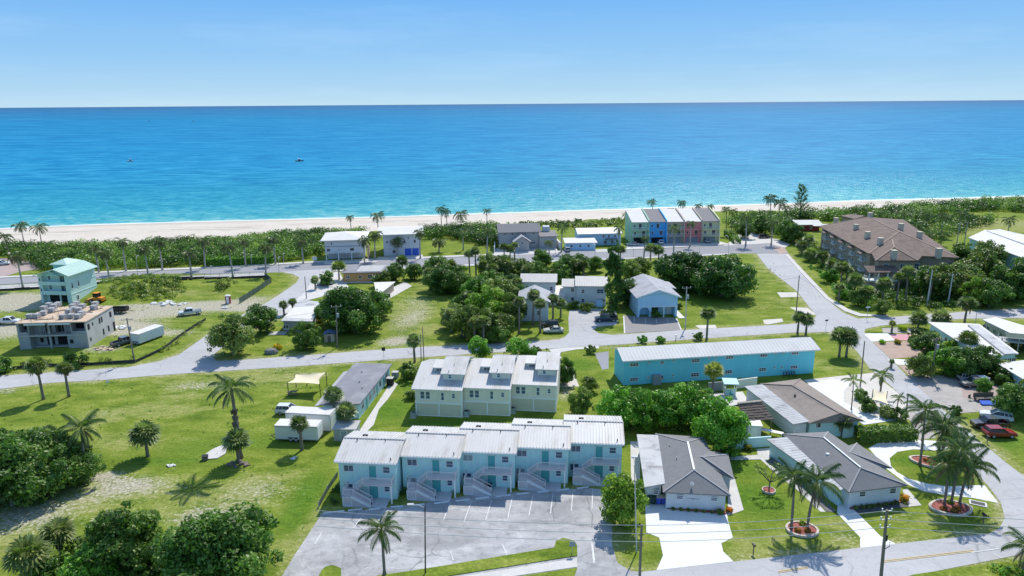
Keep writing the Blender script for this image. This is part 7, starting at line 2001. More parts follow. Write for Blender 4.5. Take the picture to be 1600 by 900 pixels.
mbc.build('trunk', M['bark'], t)
o = link('crown', np_mesh('crown', np.array(V), np.array(F), M['leaf'], np.array(T)), t); o.color = (*LEAFC['dark'], 1)
# bare-branched young tree in a ring bed
g = at(1201, 769)
t = thing('young_tree', 'sparse bare-branched young tree in a small ring bed', 'tree', (g.x, g.y, 0), 0)
mb = MB().tube([(0, 0, 0), (0.05, 0, 1.6)], [0.11, 0.08], 7); tips = []
rngb = random.Random(4)
for k in range(7):
    a = k * 0.9; r1 = rngb.uniform(.7, 1.2); p1 = (math.cos(a) * r1, math.sin(a) * r1, 2.4 + rngb.uniform(-.2, .3))
    mb.tube([(0.05, 0, 1.5), p1], [0.07, 0.05], 6)
    for j in range(3):
        a2 = a + (j - 1) * 0.6; p2 = (p1[0] + math.cos(a2) * 0.9, p1[1] + math.sin(a2) * 0.9, p1[2] + rngb.uniform(.3, 1.0)); mb.tube([p1, p2], [0.045, 0.025], 5); tips.append(p2)
mb.build('trunk', M['bark'], t)
v, f, tn = leaf_cloud(np.array(tips), np.full(len(tips), 0.35), 420, 0.13, rngc, 0.8, 0.2)
o = link('crown', np_mesh('crown', v, f, M['leaf'], tn), t); o.color = (*LEAFC['olive'], 1)

# ---- hedges
hedge('hedge', 'thick clipped green hedge above the curved white driveway', (1338, 688), (1427, 685), 2.2, 1.9, 5200, 'green')
hedge('hedge', 'low green hedge row along the beach side of the coastal road', (322, 415), (428, 410), 5.0, 2.4, 6500, 'bright', 0.3)
hedge('hedge', 'curving green hedge at the beach car park entrance', (1136, 366), (1152, 381), 2.6, 1.8, 2600, 'green', 0.25)
# small plants in the strips before the bungalows
for k in range(7):
    a, b_ = at(1046, 796), at(1130, 803.5); p = a.lerp(b_, (k + .5) / 7)
    tree('bush_b', 0, 0, 0.33 if k < 6 else 0.55, 'small tufted plant in the mulch bed of the driveway bungalow, %s' % nth(k, 7), 'olive', 'garden_plant', 'plant', 'plants before the driveway bungalow', xyz=p)
for k in range(8):
    a, b_ = at(1333, 797), at(1406, 786.5); p = a.lerp(b_, (k + .5) / 8)
    tree('bush_a', 0, 0, 0.38, 'small dark plant in the mulch bed of the curved-driveway bungalow, %s' % nth(k, 8), 'grey', 'garden_plant', 'plant', 'plants before the curved-driveway bungalow', xyz=p)
def flower(px, py, r, col, label):
    t = tree('bush_b', px, py, r, label, 'green', 'flower_bush', 'flowers')
    for c in t.children:
        if c.name.startswith('crown'): c.color = (col[0] * .55, col[1] * .7, col[2] * .7, 1)
flower(1139, 800, 0.6, (8, 1.6, .8), 'orange-red flower bush at the right corner of the driveway bungalow')
flower(1412, 782, 0.8, (7, 2.0, 1.0), 'orange flower bush at the right corner of the curved-driveway bungalow')
flower(434, 546, 1.1, (7, 2.6, .8), 'orange-leaved bush beside the grey boulder by the road')
flower(500, 503, 1.4, (5, 2.2, 1.0), 'orange-brown bush at the end of the patchy white roof')
flower(1410, 517, 1.2, (6, 3.4, .6), 'yellow flower bush in the front bed at the street corner')
flower(1402, 537, 0.9, (6, 2.4, 1.0), 'orange bush in the pink gravel garden')
flower(1140, 708, 0.8, (6, 1.2, .8), 'red flower bush at the end of the aqua garden wall')
flower(1168, 703, 0.8, (4, 2.0, .8), 'mixed orange flowers below the aqua garden wall')
flower(1378, 537, .8, (4, 3.4, .8), 'yellow-green tuft at the edge of the white drive')

# ---- masses nobody could count
scrub_mass('dune_scrub', [[(-60, 395), (0, 391), (110, 388), (200, 387), (300, 381), (400, 376), (436, 370), (520, 366), (580, 366), (510, 378), (505, 400), (440, 409), (320, 415), (160, 421), (70, 423), (20, 404), (-60, 400)]], 0.36, 0.3, 3, 'green', 1.2, 2.7, 80)
scrub_mass('dune_scrub', [[(660, 362), (740, 357), (780, 357), (778, 384), (765, 386), (700, 372), (664, 376)]], 0.34, 0.3, 4, 'dark', 1.3, 2.9, 80)
scrub_mass('dune_scrub', [[(60, 403), (430, 384), (436, 376), (60, 392)]], 0.08, 0.28, 14, 'grey', 1.4, 2.6, 60)
scrub_mass('dune_grass', [[(790, 350), (890, 346.5), (960, 343), (985, 342), (980, 352), (920, 356), (860, 356), (840, 352)]], 0.3, 0.3, 5, 'olive', 0.5, 1.1, 30)
scrub_mass('coastal_scrub', [[(1130, 345), (1180, 338), (1300, 334), (1420, 326), (1480, 322), (1530, 317), (1640, 315), (1640, 334), (1540, 330), (1470, 336), (1420, 352), (1340, 340), (1290, 346), (1240, 344), (1235, 372), (1150, 362)]], 0.2, 0.36, 6, 'green', 1.2, 3.0, 70)
scrub_mass('coastal_scrub', [[(1390, 350), (1440, 340), (1560, 342), (1545, 354), (1510, 358), (1500, 366), (1460, 382), (1420, 360)]], 0.10, 0.34, 8, 'dark', 1.2, 2.6, 70)
scrub_mass('undergrowth', [[(1250, 404), (1290, 420), (1350, 446), (1400, 470), (1480, 474), (1600, 468), (1640, 474), (1640, 440), (1500, 400), (1470, 410), (1440, 438), (1340, 436), (1300, 405), (1268, 380), (1245, 382)]], 0.2, 0.25, 9, 'dark', 0.6, 1.6, 55)
scrub_mass('undergrowth', [[(1300, 434), (1340, 458), (1376, 486), (1360, 488), (1320, 470), (1292, 442)]], 0.25, 0.2, 19, 'bright', 0.5, 1.0, 50)
scrub_mass('undergrowth', [[(700, 520), (740, 534), (800, 528), (812, 512), (800, 470), (760, 450), (720, 470), (696, 500)]], 0.16, 0.22, 10, 'green', 0.8, 1.7, 60)
scrub_mass('undergrowth', [[(755, 440), (840, 446), (870, 440), (860, 424), (770, 422)]], 0.14, 0.22, 11, 'olive', 0.8, 1.6, 60)
scrub_mass('undergrowth', [[(945, 655), (1000, 655), (1095, 652), (1110, 668), (1090, 676), (950, 672)]], 0.3, 0.18, 12, 'dark', 0.5, 1.2, 50)
scrub_mass('weeds', [[(160, 452), (220, 440), (280, 446), (300, 458), (270, 470), (210, 472), (165, 464)]], 0.34, 0.22, 13, 'olive', 0.5, 1.2, 50)
scrub_mass('weeds', [[(200, 452), (270, 452), (262, 466), (212, 466)]], 0.15, 0.22, 23, 'grey', 0.5, 1.0, 50)
scrub_mass('weeds', [[(335, 446), (372, 446), (372, 458), (340, 460)]], 0.3, 0.2, 15, 'olive', 0.4, 1.0, 50)
scrub_mass('weeds', [[(0, 572), (140, 562), (210, 560), (250, 545), (320, 497), (326, 503), (258, 552), (214, 566), (140, 569), (0, 580)]], 0.25, 0.16, 16, 'olive', 0.3, 0.7, 30)
scrub_mass('thicket', [[(0, 690), (60, 684), (120, 700), (160, 735), (130, 752), (60, 782), (-40, 800), (-60, 720)]], 0.3, 0.2, 17, 'dark', 0.9, 2.0, 170)
scrub_mass('thicket', [[(90, 860), (130, 850), (200, 835), (255, 862), (268, 905), (260, 960), (60, 960)]], 0.35, 0.18, 18, 'green', 0.8, 1.6, 170)
scrub_mass('understorey', [[(1424, 580), (1450, 560), (1530, 566), (1556, 590), (1500, 588), (1440, 592)]], 0.3, 0.18, 20, 'dark', 0.6, 1.4, 60)
scrub_mass('verge_plants', [[(1530, 888), (1600, 880), (1640, 900), (1560, 915)]], 0.8, 0.16, 21, 'bright', 0.3, 0.6, 40)
scrub_mass('yard_plants', [[(516, 764), (528, 766), (536, 788), (512, 786)], [(610, 770), (632, 760), (636, 776), (618, 782)], [(700, 762), (716, 752), (722, 768), (706, 772)], [(780, 752), (800, 744), (806, 756), (790, 762)], [(860, 745), (880, 737), (886, 746), (868, 754)]], 0.8, 0.14, 22, 'dark', 0.3, 0.6, 50)

scrub_mass('weeds', [[(0, 640), (120, 610), (330, 590), (520, 572), (540, 575), (500, 640), (430, 650), (520, 740), (490, 800), (440, 890), (430, 800), (280, 800), (160, 820), (0, 830)]], 0.07, 0.09, 31, 'yellow', 0.1, 0.26, 9, 0.3)
scrub_mass('weeds', [[(0, 640), (120, 610), (330, 590), (520, 572), (500, 640), (430, 650), (520, 740), (490, 800), (430, 800), (280, 800), (160, 820), (0, 830)]], 0.05, 0.09, 32, 'green', 0.1, 0.3, 9, 0.3)
scrub_mass('weeds', [[(700, 430), (620, 470), (600, 540), (690, 535), (700, 480)], [(1050, 450), (1210, 410), (1260, 490), (1100, 505)], [(190, 470), (330, 490), (250, 540), (160, 545)]], 0.06, 0.12, 33, 'olive', 0.12, 0.4, 9, 0.3)
sabal(20, 790, 742, 'shaggy fan palm inside the dark thicket at the left edge', wpx=46, tint=(1.1, 1.05, 1))
sabal(262, 870, 838, 'small fan palm between the two bottom left dark trees', wpx=34, tint=(1.1, 1.05, 1), skirt=False)

GS = 'fan palms standing up out of the thickets'
th = [(706, 520, 478, 24), (722, 528, 486, 24), (742, 535, 494, 22), (756, 538, 490, 24), (735, 500, 452, 22), (778, 500, 446, 22), (790, 478, 436, 22), (808, 470, 430, 22), (770, 452, 408, 22), (756, 442, 404, 20), (792, 442, 402, 22), (824, 446, 412, 20), (690, 446, 408, 22), (706, 450, 404, 24), (672, 452, 414, 22), (868, 446, 416, 20), (894, 432, 402, 18), (912, 432, 404, 18), (985, 480, 440, 22), (990, 440, 410, 20), (1452, 470, 424, 24), (1512, 470, 426, 26), (1540, 474, 436, 24), (1494, 448, 408, 22), (1580, 460, 420, 26), (1412, 452, 420, 22)]
th.sort()
for nm, lo, hi in (('thickets left of the white flats', 0, 830), ('trees round the white flats', 830, 1100), ('trees right of the condominium', 1100, 1700)):
    part_ = [q for q in th if lo <= q[0] < hi]
    for k, (px, py, tp, w) in enumerate(part_):
        sabal(px, py, tp, 'fan palm in the %s, %s' % (nm, nth(k, len(part_))), wpx=w * 1.1, group=GS, skirt=k % 2 == 0, tint=(1.05, 1.0, .95) if k % 3 else (1.25, 1.15, 1.15))
scrub_mass('undergrowth', [[(1256, 404), (1292, 424), (1330, 452), (1376, 484), (1440, 486), (1500, 478), (1440, 440), (1350, 434), (1300, 405), (1268, 384)]], 0.45, 0.2, 41, 'dark', 0.5, 1.2, 55)
scrub_mass('undergrowth', [[(1262, 412), (1296, 434), (1330, 458), (1322, 460), (1284, 434), (1258, 414)]], 0.5, 0.18, 42, 'bright', 0.3, 0.7, 40)
# ================================================================== vehicles
_wheel = {}
def wheel_mesh(r, w):
    if (r, w) not in _wheel:
        n = 18
        ty = MB().tube([(0, -w / 2, 0), (0, -w / 2 + 0.03, 0), (0, w / 2 - 0.03, 0), (0, w / 2, 0)], [r * .93, r, r, r * .93], n)
        rm = MB().tube([(0, -w / 2 - 0.012, 0), (0, w / 2 + 0.012, 0)], r * 0.6, n)
        _wheel[(r, w)] = (ty.mesh('wheel', M['tyre'], False), rm.mesh('rim', M['rim']))
    return _wheel[(r, w)]

def add_wheels(t, xs_, y, r=0.35, w=0.24):
    for x in xs_:
        for s in (-1, 1):
            ty, rm = wheel_mesh(r, w)
            o = link('wheel', ty, t, (x, s * y, r)); link('rim', rm, o)

def loft(stations, mi=0):
    """closed body from cross-sections: (x, [(y,z) half outline from bottom centre line up to top])"""
    mb = MB(); rings = []
    for x, half in stations:
        pts = [(x, y, z) for y, z in half] + [(x, -y, z) for y, z in reversed(half)]
        b0 = len(mb.v); mb.v += pts; rings.append((b0, len(pts)))
    k = rings[0][1]
    for (a, _), (c, _) in zip(rings[:-1], rings[1:]):
        for i in range(k):
            j = (i + 1) % k
            mb.f.append((a + i, c + i, c + j, a + j)); mb.m.append(mi)
    mb.f.append(tuple(rings[0][0] + i for i in range(k))); mb.m.append(mi)
    mb.f.append(tuple(rings[-1][0] + i for i in reversed(range(k)))); mb.m.append(mi)
    return mb

def sec(w, z0, zb, zt, w2=None):
    w2 = w if w2 is None else w2
    return [(w * .86, z0), (w, z0 + .12), (w, zb), (w2 * .97, zt - .04), (w2 * .9, zt)]

def car(kind, label, px, py, ang, col, cat='car', group=None, name='parked_car', glass=None, xyz=None):
    g = xyz or at(px, py)
    t = thing(name, label, cat, (g.x, g.y, 0.05), R(ang), group)
    GL = glass or M['car_glass']
    hw = 0.92
    if kind == 'suv':
        st = [(-2.35, sec(.8, .45, .7, .95)), (-2.25, sec(.9, .3, .8, 1.05)), (-1.3, sec(hw, .28, .85, 1.05)), (0.9, sec(hw, .28, .85, 1.03)), (1.6, sec(hw, .28, .8, .99)), (2.15, sec(.86, .3, .7, .88)), (2.38, sec(.74, .4, .6, .74))]
        cab = [(-2.2, 1.0, .86), (-1.95, 1.6, .7), (0.05, 1.63, .7), (0.95, 1.0, .84)]; rf = (-1.98, .05, 1.6, .72); wx = (-1.4, 1.42)
    elif kind == 'sedan':
        st = [(-2.35, sec(.8, .4, .65, .82)), (-2.2, sec(.88, .28, .75, .95)), (-1.3, sec(hw, .24, .78, .96)), (0.8, sec(hw, .24, .78, .95)), (1.6, sec(hw, .24, .72, .88)), (2.2, sec(.84, .28, .6, .76)), (2.4, sec(.72, .36, .52, .62))]
        cab = [(-1.75, .94, .84), (-1.0, 1.38, .66), (0.0, 1.42, .66), (0.95, .94, .82)]; rf = (-1.02, 0.0, 1.39, .68); wx = (-1.4, 1.42)
    else:   # pickup
        st = [(-0.82, sec(hw, .4, .95, 1.12)), (0.5, sec(hw, .4, .95, 1.1)), (1.5, sec(hw, .4, .95, 1.12)), (2.4, sec(.92, .4, .9, 1.06)), (2.75, sec(.84, .45, .8, .92))]
        cab = [(-0.78, 1.1, .86), (-0.68, 1.75, .72), (0.75, 1.78, .72), (1.45, 1.1, .84)]; rf = (-.7, .76, 1.75, .74); wx = (-1.75, 1.8)
    body = loft(st)
    if kind == 'pickup':
        L0, L1 = -2.75, -0.822
        body.box(L0, -hw, .55, L1, -hw + .09, 1.12).box(L0, hw - .09, .55, L1, hw, 1.12).box(L0, -hw + .092, .5, L0 + .08, hw - .092, 1.1).box(L0 + .082, -hw + .092, .5, L1, hw - .092, .62)
    o = body.build('body', M['car_paint'], t); o.color = (*col, 1)
    gl = MB(); rings = []
    for x, z, w in cab: rings.append([(x, w, z), (x, -w, z)])
    base = cab[0][1] - .02
    p = [Vector((c[0], s * c[2], c[1])) for c in cab for s in (1, -1)]
    # glass house: rear, roof line and front panes as a closed shape
    a, b_, c, d = cab
    gl.face([(a[0], a[2], a[1]), (b_[0], b_[2], b_[1]), (c[0], c[2], c[1]), (d[0], d[2], d[1])]).face([(d[0], -d[2], d[1]), (c[0], -c[2], c[1]), (b_[0], -b_[2], b_[1]), (a[0], -a[2], a[1])])
    gl.face([(a[0], -a[2], a[1]), (b_[0], -b_[2], b_[1]), (b_[0], b_[2], b_[1]), (a[0], a[2], a[1])]).face([(d[0], d[2], d[1]), (c[0], c[2], c[1]), (c[0], -c[2], c[1]), (d[0], -d[2], d[1])])
    gl.face([(b_[0], -b_[2], b_[1]), (c[0], -c[2], c[1]), (c[0], c[2], c[1]), (b_[0], b_[2], b_[1])])
    gl.build('windows', GL, t)
    r = MB().slab([(rf[0], -rf[3], rf[2] + .05), (rf[1], -rf[3], rf[2] + .06), (rf[1], rf[3], rf[2] + .06), (rf[0], rf[3], rf[2] + .05)], .07)
    for s in (-1, 1):
        for u, v in ((a, b_), (c, d)): r.bar((u[0], s * (u[2] + .01), u[1]), (v[0], s * (v[2] + .01), v[1]), .1, .06)
        mx = (b_[0] + c[0]) / 2; r.bar((mx, s * (c[2] + .01), c[1]), (mx - .05, s * (hw - .07), a[1]), .09, .05)
        if kind == 'suv': r.bar((b_[0] + .55, s * (c[2] + .01), c[1]), (a[0] + .5, s * (hw - .07), a[1]), .12, .05)
    o = r.build('roof', M['car_paint'], t); o.color = (*col, 1)
    x0, x1 = st[0][0], st[-1][0]
    if kind == 'pickup': x0 = -2.75
    for s in (-1, 1):
        link('headlight', MB().box(x1 - .28, s * .62 - .16, .62 if kind != 'pickup' else .8, x1 - .02, s * .62 + .16, .74 if kind != 'pickup' else .92).mesh('headlight', M['lamp_clear']), t)
        link('tail_light', MB().box(x0 - .015, s * .74 - .1, .72, x0 + .2, s * .74 + .1, .98).mesh('tail_light', M['lamp_red']), t)
        link('mirror', MB().box(d[0] - .25, s * (hw + .1) - .09, d[1], d[0] - .1, s * (hw + .1) + .09, d[1] + .14).mesh('mirror', M['dark_metal']), t)
    link('bumper', MB().box(x1 - .3, -.78, .3, x1 + .03, .78, .46).mesh('bumper', M['dark_metal']), t); link('bumper', MB().box(x0 - .05, -.8, .36, x0 + .2, .8, .52).mesh('bumper', M['dark_metal']), t)
    add_wheels(t, wx, hw - .12, .38 if kind == 'pickup' else .35)
    return t

WHT, SIL, BLK, RED, GRY, NAVY = (.75, .76, .77), (.5, .52, .53), (.02, .02, .025), (.33, .015, .02), (.16, .17, .18), (.03, .04, .07)
car('suv', 'white sport utility vehicle parked on the grass behind the white trailers', 453, 646, -4, WHT, 'car')
car('sedan', 'silver white sedan parked at the edge of the asphalt court', 865, 519.5, 184, (.6, .6, .56), 'car')
car('suv', 'dark car parked in the shade behind the silver white sedan', 858, 511, 180, BLK, 'car')
car('pickup', 'dark pickup truck parked across the asphalt court', 947, 502, 183, NAVY, 'pickup truck', name='pickup_truck')
car('pickup', 'white pickup truck on the dirt track of the building yard', 297, 492, 205, WHT, 'pickup truck', name='pickup_truck')
car('pickup', 'white pickup truck at the left edge beside the block building', 14, 506, 2, WHT, 'pickup truck', name='pickup_truck')
car('suv', 'red car parked on the grass at the right edge', 1561, 682, -2, RED, 'car')
car('pickup', 'black pickup truck parked behind the red car', 1546, 668, 176, BLK, 'pickup truck', name='pickup_truck')
car('suv', 'white vehicle half hidden behind the black pickup truck', 1556, 655, 150, WHT, 'car')
car('suv', 'silver car on the gravel lot, the one farther away', 1516, 595, -3, SIL, 'car')
car('pickup', 'dark pickup truck with a white tank on the gravel lot', 1524, 604, 184, GRY, 'pickup truck', name='pickup_truck')
car('suv', 'white car at the left edge on the brown paved court', 4, 414, 10, WHT, 'car')
car('sedan', 'grey car parked before the sage green town house', 989, 384, 172, SIL, 'car')
car('suv', 'white car parked before the bright blue town house', 1032, 381, 90, WHT, 'car')
car('suv', 'pale car in the garage mouth of the pale yellow town house', 1104, 379, 92, SIL, 'car')
car('suv', 'dark car parked at the beach car park under the trees', 1194, 372, 4, BLK, 'car')
car('suv', 'grey van parked at the left end of the low blue bungalow', 886, 392.5, 95, SIL, 'van')
car('suv', 'silver car parked on the driveway of the orange bungalow', 508, 445, 200, SIL, 'car')
car('pickup', 'small dark utility vehicle among the debris beside the grey trailer', 194, 538, 60, GRY, 'pickup truck', name='pickup_truck')
g = at(1524, 602)
t = thing('water_tank', 'white box tank carried on the dark pickup of the gravel lot', 'tank', (at(1530, 603).x, at(1530, 603).y, 0.7), R(4))
MB().box(-1.3, -.7, 0, 1.3, .7, 1.05).build('tank', M['white'], t); MB().box(-1.35, -.75, 1.052, 1.35, .75, 1.12).build('lid', M['trim'], t)

def trailer(label, fl, fr, w, h, m=None, name='cargo_trailer', wheels=True, roof=None, tint=None, vnose=False):
    a = at(*fl); b_ = at(*fr); d = b_ - a
    t = thing(name, label, 'trailer', (a.x, a.y, 0), math.atan2(d.y, d.x))
    Ln = d.length; z0 = .45 if wheels else .12
    bd = MB().box(0, 0, z0, Ln, w, h)
    bd.build('body', m or M['white'], t)
    MB().box(-.04, -.04, h + .002, Ln + .04, w + .04, h + .07).build('roof', roof or M['flat_white'], t)
    MB().box(-.03, -.035, h - .16, Ln + .03, -.002, h - .03).build('trim', M['alu'], t)
    MB().box(-.03, -.035, z0, Ln + .03, -.002, z0 + .1).build('skirt', M['alu'], t)
    MB().box(Ln + .002, .15, z0 + .1, Ln + .05, w / 2 - .02, h - .2).build('rear_door', M['trim'], t); MB().box(Ln + .002, w / 2 + .02, z0 + .1, Ln + .05, w - .15, h - .2).build('rear_door', M['trim'], t)
    if wheels:
        for x in (Ln * .36, Ln * .36 + .85):
            for y in (.1, w - .1):
                ty, rm = wheel_mesh(.36, .22); o = link('wheel', ty, t, (x, y, .36)); link('rim', rm, o)
        MB().box(Ln * .36 - .42, -.12, .74, Ln * .36 + 1.27, -.003, .82).build('fender', M['dark_metal'], t)
        MB().bar((-1.3, w / 2, .45), (0, .3, .45), .09).bar((-1.3, w / 2, .45), (0, w - .3, .45), .09).build('tongue', M['dark_metal'], t)
    return t
trailer('white cargo trailer with two axles standing nearest in the grass', (431, 690), (497, 692), 2.5, 2.75)
trailer('white box container behind the cargo trailer, partly in shade', (448, 671), (517, 675), 2.6, 3.0, name='storage_container', wheels=False)
trailer('long white cargo trailer parked in the building yard by the pole', (205, 538), (219, 540), 7.0, 2.6, wheels=True)
b = Bld('garden_shed', 'small grey shed between white container and fan palm', 'shed', (522, 689), -2)
b.part('wall', MB().box(0, 0, 0, 3.6, 2.6, 2.0), M['wall_grey']); b.part('roof', MB().slab([(-.15, -.2, 2.15), (3.75, -.2, 2.15), (3.75, 2.8, 2.3), (-.15, 2.8, 2.3)], .12), M['conc']); door(b.root, 1.2, 0, .03, .9, 1.7, M['shutter'])

# loader, dump trailer, toilet, debris in the yard
g = at(152, 473)
t = thing('front_loader', 'orange wheel loader behind the unfinished building', 'loader', (g.x, g.y, 0), R(170))
o = loft([(-2.2, sec(.8, .7, 1.3, 1.6)), (-.4, sec(.85, .7, 1.4, 1.7)), (1.2, sec(.6, .6, 1.0, 1.2))]).build('body', M['tint'], t); o.color = (.75, .28, .03, 1)
MB().box(-.9, -.7, 1.7, .5, .7, 2.8).build('cab', M['car_glass'], t); o = MB().box(-1.0, -.8, 2.802, .6, .8, 2.9).build('cab_roof', M['tint'], t); o.color = (.75, .28, .03, 1)
o = MB().extrude_y([(1.9, .3), (2.9, .2), (3.1, .5), (2.2, 1.2), (1.9, 1.1)], -1.1, 1.1).build('bucket', M['tint'], t); o.color = (.6, .3, .08, 1)
o = MB().bar((.6, -.6, 1.1), (2.0, -.6, .8), .18).bar((.6, .6, 1.1), (2.0, .6, .8), .18).build('lift_arm', M['tint'], t); o.color = (.75, .28, .03, 1)
add_wheels(t, (-1.4, 1.0), .95, .6, .4)
g = at(184, 489)
t = thing('dump_trailer', 'dark open dump trailer right of the unfinished building', 'trailer', (g.x, g.y, 0), R(2))
MB().box(-2.6, -1.0, .6, 2.6, 1.0, .72).box(-2.6, -1.0, .722, 2.6, -.9, 1.6).box(-2.6, .9, .722, 2.6, 1.0, 1.6).box(-2.6, -.898, .722, -2.5, .898, 1.6).box(2.5, -.898, .722, 2.6, .898, 1.6).build('bed', M['dark_metal'], t)
MB().bar((2.6, 0, .6), (3.9, 0, .5), .12).build('tongue', M['dark_metal'], t); add_wheels(t, (-.5, .5), .95, .38)
g = at(357, 474)
t = thing('portable_toilet', 'red portable toilet with white roof at the building yard gate', 'portable toilet', (g.x, g.y, 0), R(10))
o = MB().box(-.6, -.6, 0, .6, .6, 2.1).build('cabin', M['tint'], t); o.color = (.3, .03, .06, 1)
MB().slab([(-.66, -.66, 2.2), (.66, -.66, 2.2), (.66, .66, 2.2), (-.66, .66, 2.2)], .098).slab([(-.5, -.5, 2.34), (.5, -.5, 2.34), (.5, .5, 2.34), (-.5, .5, 2.34)], .139).build('roof', M['white'], t)
MB().box(-.35, -.64, .1, .35, -.602, 1.95).build('door', M['trim'], t)
rngd = random.Random(11)
def rubble(name, label, px, py, rx, ry, n, m, s=.6, cat='debris'):
    """heap of broken pieces lying on the ground"""
    g = at(px, py); mb = MB()
    for k in range(n):
        a = rngd.uniform(0, 6.28); q = rngd.random() ** .5; x, y = rx * q * math.cos(a), ry * q * math.sin(a)
        w, h, d = rngd.uniform(.3, 1) * s, rngd.uniform(.3, 1) * s, rngd.uniform(.15, .6) * s
        c, sn = math.cos(a * 3), math.sin(a * 3)
        mb.slab([(x + c * w, y + sn * w, d), (x - sn * h, y + c * h, d * rngd.uniform(.5, 1.3)), (x - c * w, y - sn * w, d), (x + sn * h, y - c * h, d * rngd.uniform(.5, 1.2))], d * .9)
    o = mb.build(name, m, None, (g.x, g.y, float(ground_z(g.x, g.y)) + .02))
    return tag(o, label, cat)
rubble('debris_pile', 'heap of white bags and boards on the weedy mound', 262, 475, 5, 2, 26, M['plastic_bag'], .8)
rubble('debris_pile', 'white bags heaped beside the unfinished building', 183, 513, 2.2, 1.3, 12, M['plastic_bag'], .9)
rubble('debris_pile', 'scattered boards in front of the grey trailer', 164, 545, 2.4, 1.6, 14, M['deck'], .6)
rubble('debris_pile', 'dark junk pile under the coastal railing', 284, 441, 3.2, 1.2, 18, M['dark_metal'], .9)
rubble('debris_pile', 'pale rubble scattered at the yard gate', 356, 481, 1.6, 1, 10, M['plastic_bag'], .5)
sheet('concrete_pad', [(316, 719), (322, 710), (332, 703), (346, 697), (357, 699), (352, 710), (340, 717)], M['walk'], z=0.05, h=0.1)
g = at(321, 718)
t = thing('planter_box', 'small dark box at the corner of the concrete pad in the grass', 'box', (g.x, g.y, 0), .3)
MB().box(-.4, -.4, 0, .4, .4, .6).build('box', M['wood'], t); MB().box(-.45, -.45, .602, .45, .45, .66).build('lid', M['dark_metal'], t)
g = at(376, 716)
t = thing('palm_skirt', 'shaggy brown hanging fronds below the crown of the tall palm', 'dead fronds', (g.x - .2, g.y + .1, 5.6), 0)
for k in range(3):
    o = link('dead_fronds', FAN[k][1], t, (0, 0, 2.6 - k * 1.0), k * 1.1); o.scale = (.75, .75, 1.0); o.color = (1, 1, 1, 1)
rubble('stone_heap', 'scatter of white stones on the grass beyond the heap', 268, 728, .6, .4, 7, M['plastic_bag'], .35, 'stones')
rubble('log_pile', 'dark cut logs under the tall palm', 372, 726, 1.6, .8, 14, M['wood'], .6, 'logs')
rubble('log_pile', 'white stones beneath the shadow of the trailer palm', 458, 716, .7, .4, 7, M['plastic_bag'], .35, 'stones')
g = at(424, 552)
bm = bmesh_rock = MB(); n = 10
ring = lambda r, z, k: [(r * math.cos(2 * math.pi * j / n) * rngd.uniform(.85, 1.15), .65 * r * math.sin(2 * math.pi * j / n) * rngd.uniform(.85, 1.15), z) for j in range(n)]
rs = [ring(1.5, -.1, 0), ring(1.55, .4, 1), ring(1.2, .9, 2), ring(.5, 1.15, 3)]
for r_ in rs: bm.v += r_
for i in range(3):
    for j in range(n): bm.f.append((i * n + j, i * n + (j + 1) % n, (i + 1) * n + (j + 1) % n, (i + 1) * n + j)); bm.m.append(0)
bm.f.append(tuple(3 * n + j for j in range(n))); bm.m.append(0)
tag(bm.build('boulder', M['rock'], None, (g.x, g.y, 0)), 'grey boulder on the grass beside the orange-leaved bush', 'boulder')

# ---- shade sails
def sail(label, pts, hs, m, posts=True, sag=.5):
    gs_ = [at(*p) for p in pts]; c = sum(gs_, Vector()) / 4
    t = thing('shade_sail', label, 'shade sail', tuple(c))
    n = 10; mb = MB(); P = [(Vector((g.x - c.x, g.y - c.y, h))) for g, h in zip(gs_, hs)]
    def pt(u, v):
        q = P[0].lerp(P[1], u).lerp(P[3].lerp(P[2], u), v)
        ctr = sum(P, Vector()) / 4; e = max(4 * u * (1 - u) * abs(2 * v - 1) ** 2, 4 * v * (1 - v) * abs(2 * u - 1) ** 2)
        q = q.lerp(Vector((ctr.x, ctr.y, q.z)), .2 * e); q.z -= sag * 4 * u * (1 - u) * 4 * v * (1 - v) * .6
        return q
    for i in range(n):
        for j in range(n): mb.face([pt(i / n, j / n), pt((i + 1) / n, j / n), pt((i + 1) / n, (j + 1) / n), pt(i / n, (j + 1) / n)])
    mb.build('cloth', m, t, smooth=True)
    if posts:
        for p in P: MB().tube([(p.x, p.y, 0), (p.x, p.y, p.z + .1)], .07, 7).build('post', M['dark_metal'], t)
    return t
sail('cream shade sail on four dark posts in the open grass', [(451, 618), (501, 620), (511, 604), (463, 606)], [2.5, 2.5, 2.9, 2.7], M['tarp_cream'])
sail('small cream shade sail over the white gravel yard', [(1360, 641), (1386, 647), (1384, 630), (1362, 627)], [2.0, 1.8, 2.2, 2.2], M['tarp_cream'])
g = at(455, 620)
t = thing('picnic_table', 'wooden picnic table under the near left post of the shade sail', 'table', (g.x, g.y + .8, 0), .2)
MB().box(-.9, -.38, .7, .9, .38, .76).build('top', M['wood'], t)
for s in (-1, 1):
    MB().box(-.9, s * .75 - .13, .42, .9, s * .75 + .13, .47).build('bench', M['wood'], t)
    MB().box(s * .6 - .05, -.85, .3, s * .6 + .05, .85, .419).box(s * .6 - .05, -.3, 0, s * .6 + .05, -.2, .3).box(s * .6 - .05, .2, 0, s * .6 + .05, .3, .3).build('leg', M['wood'], t)

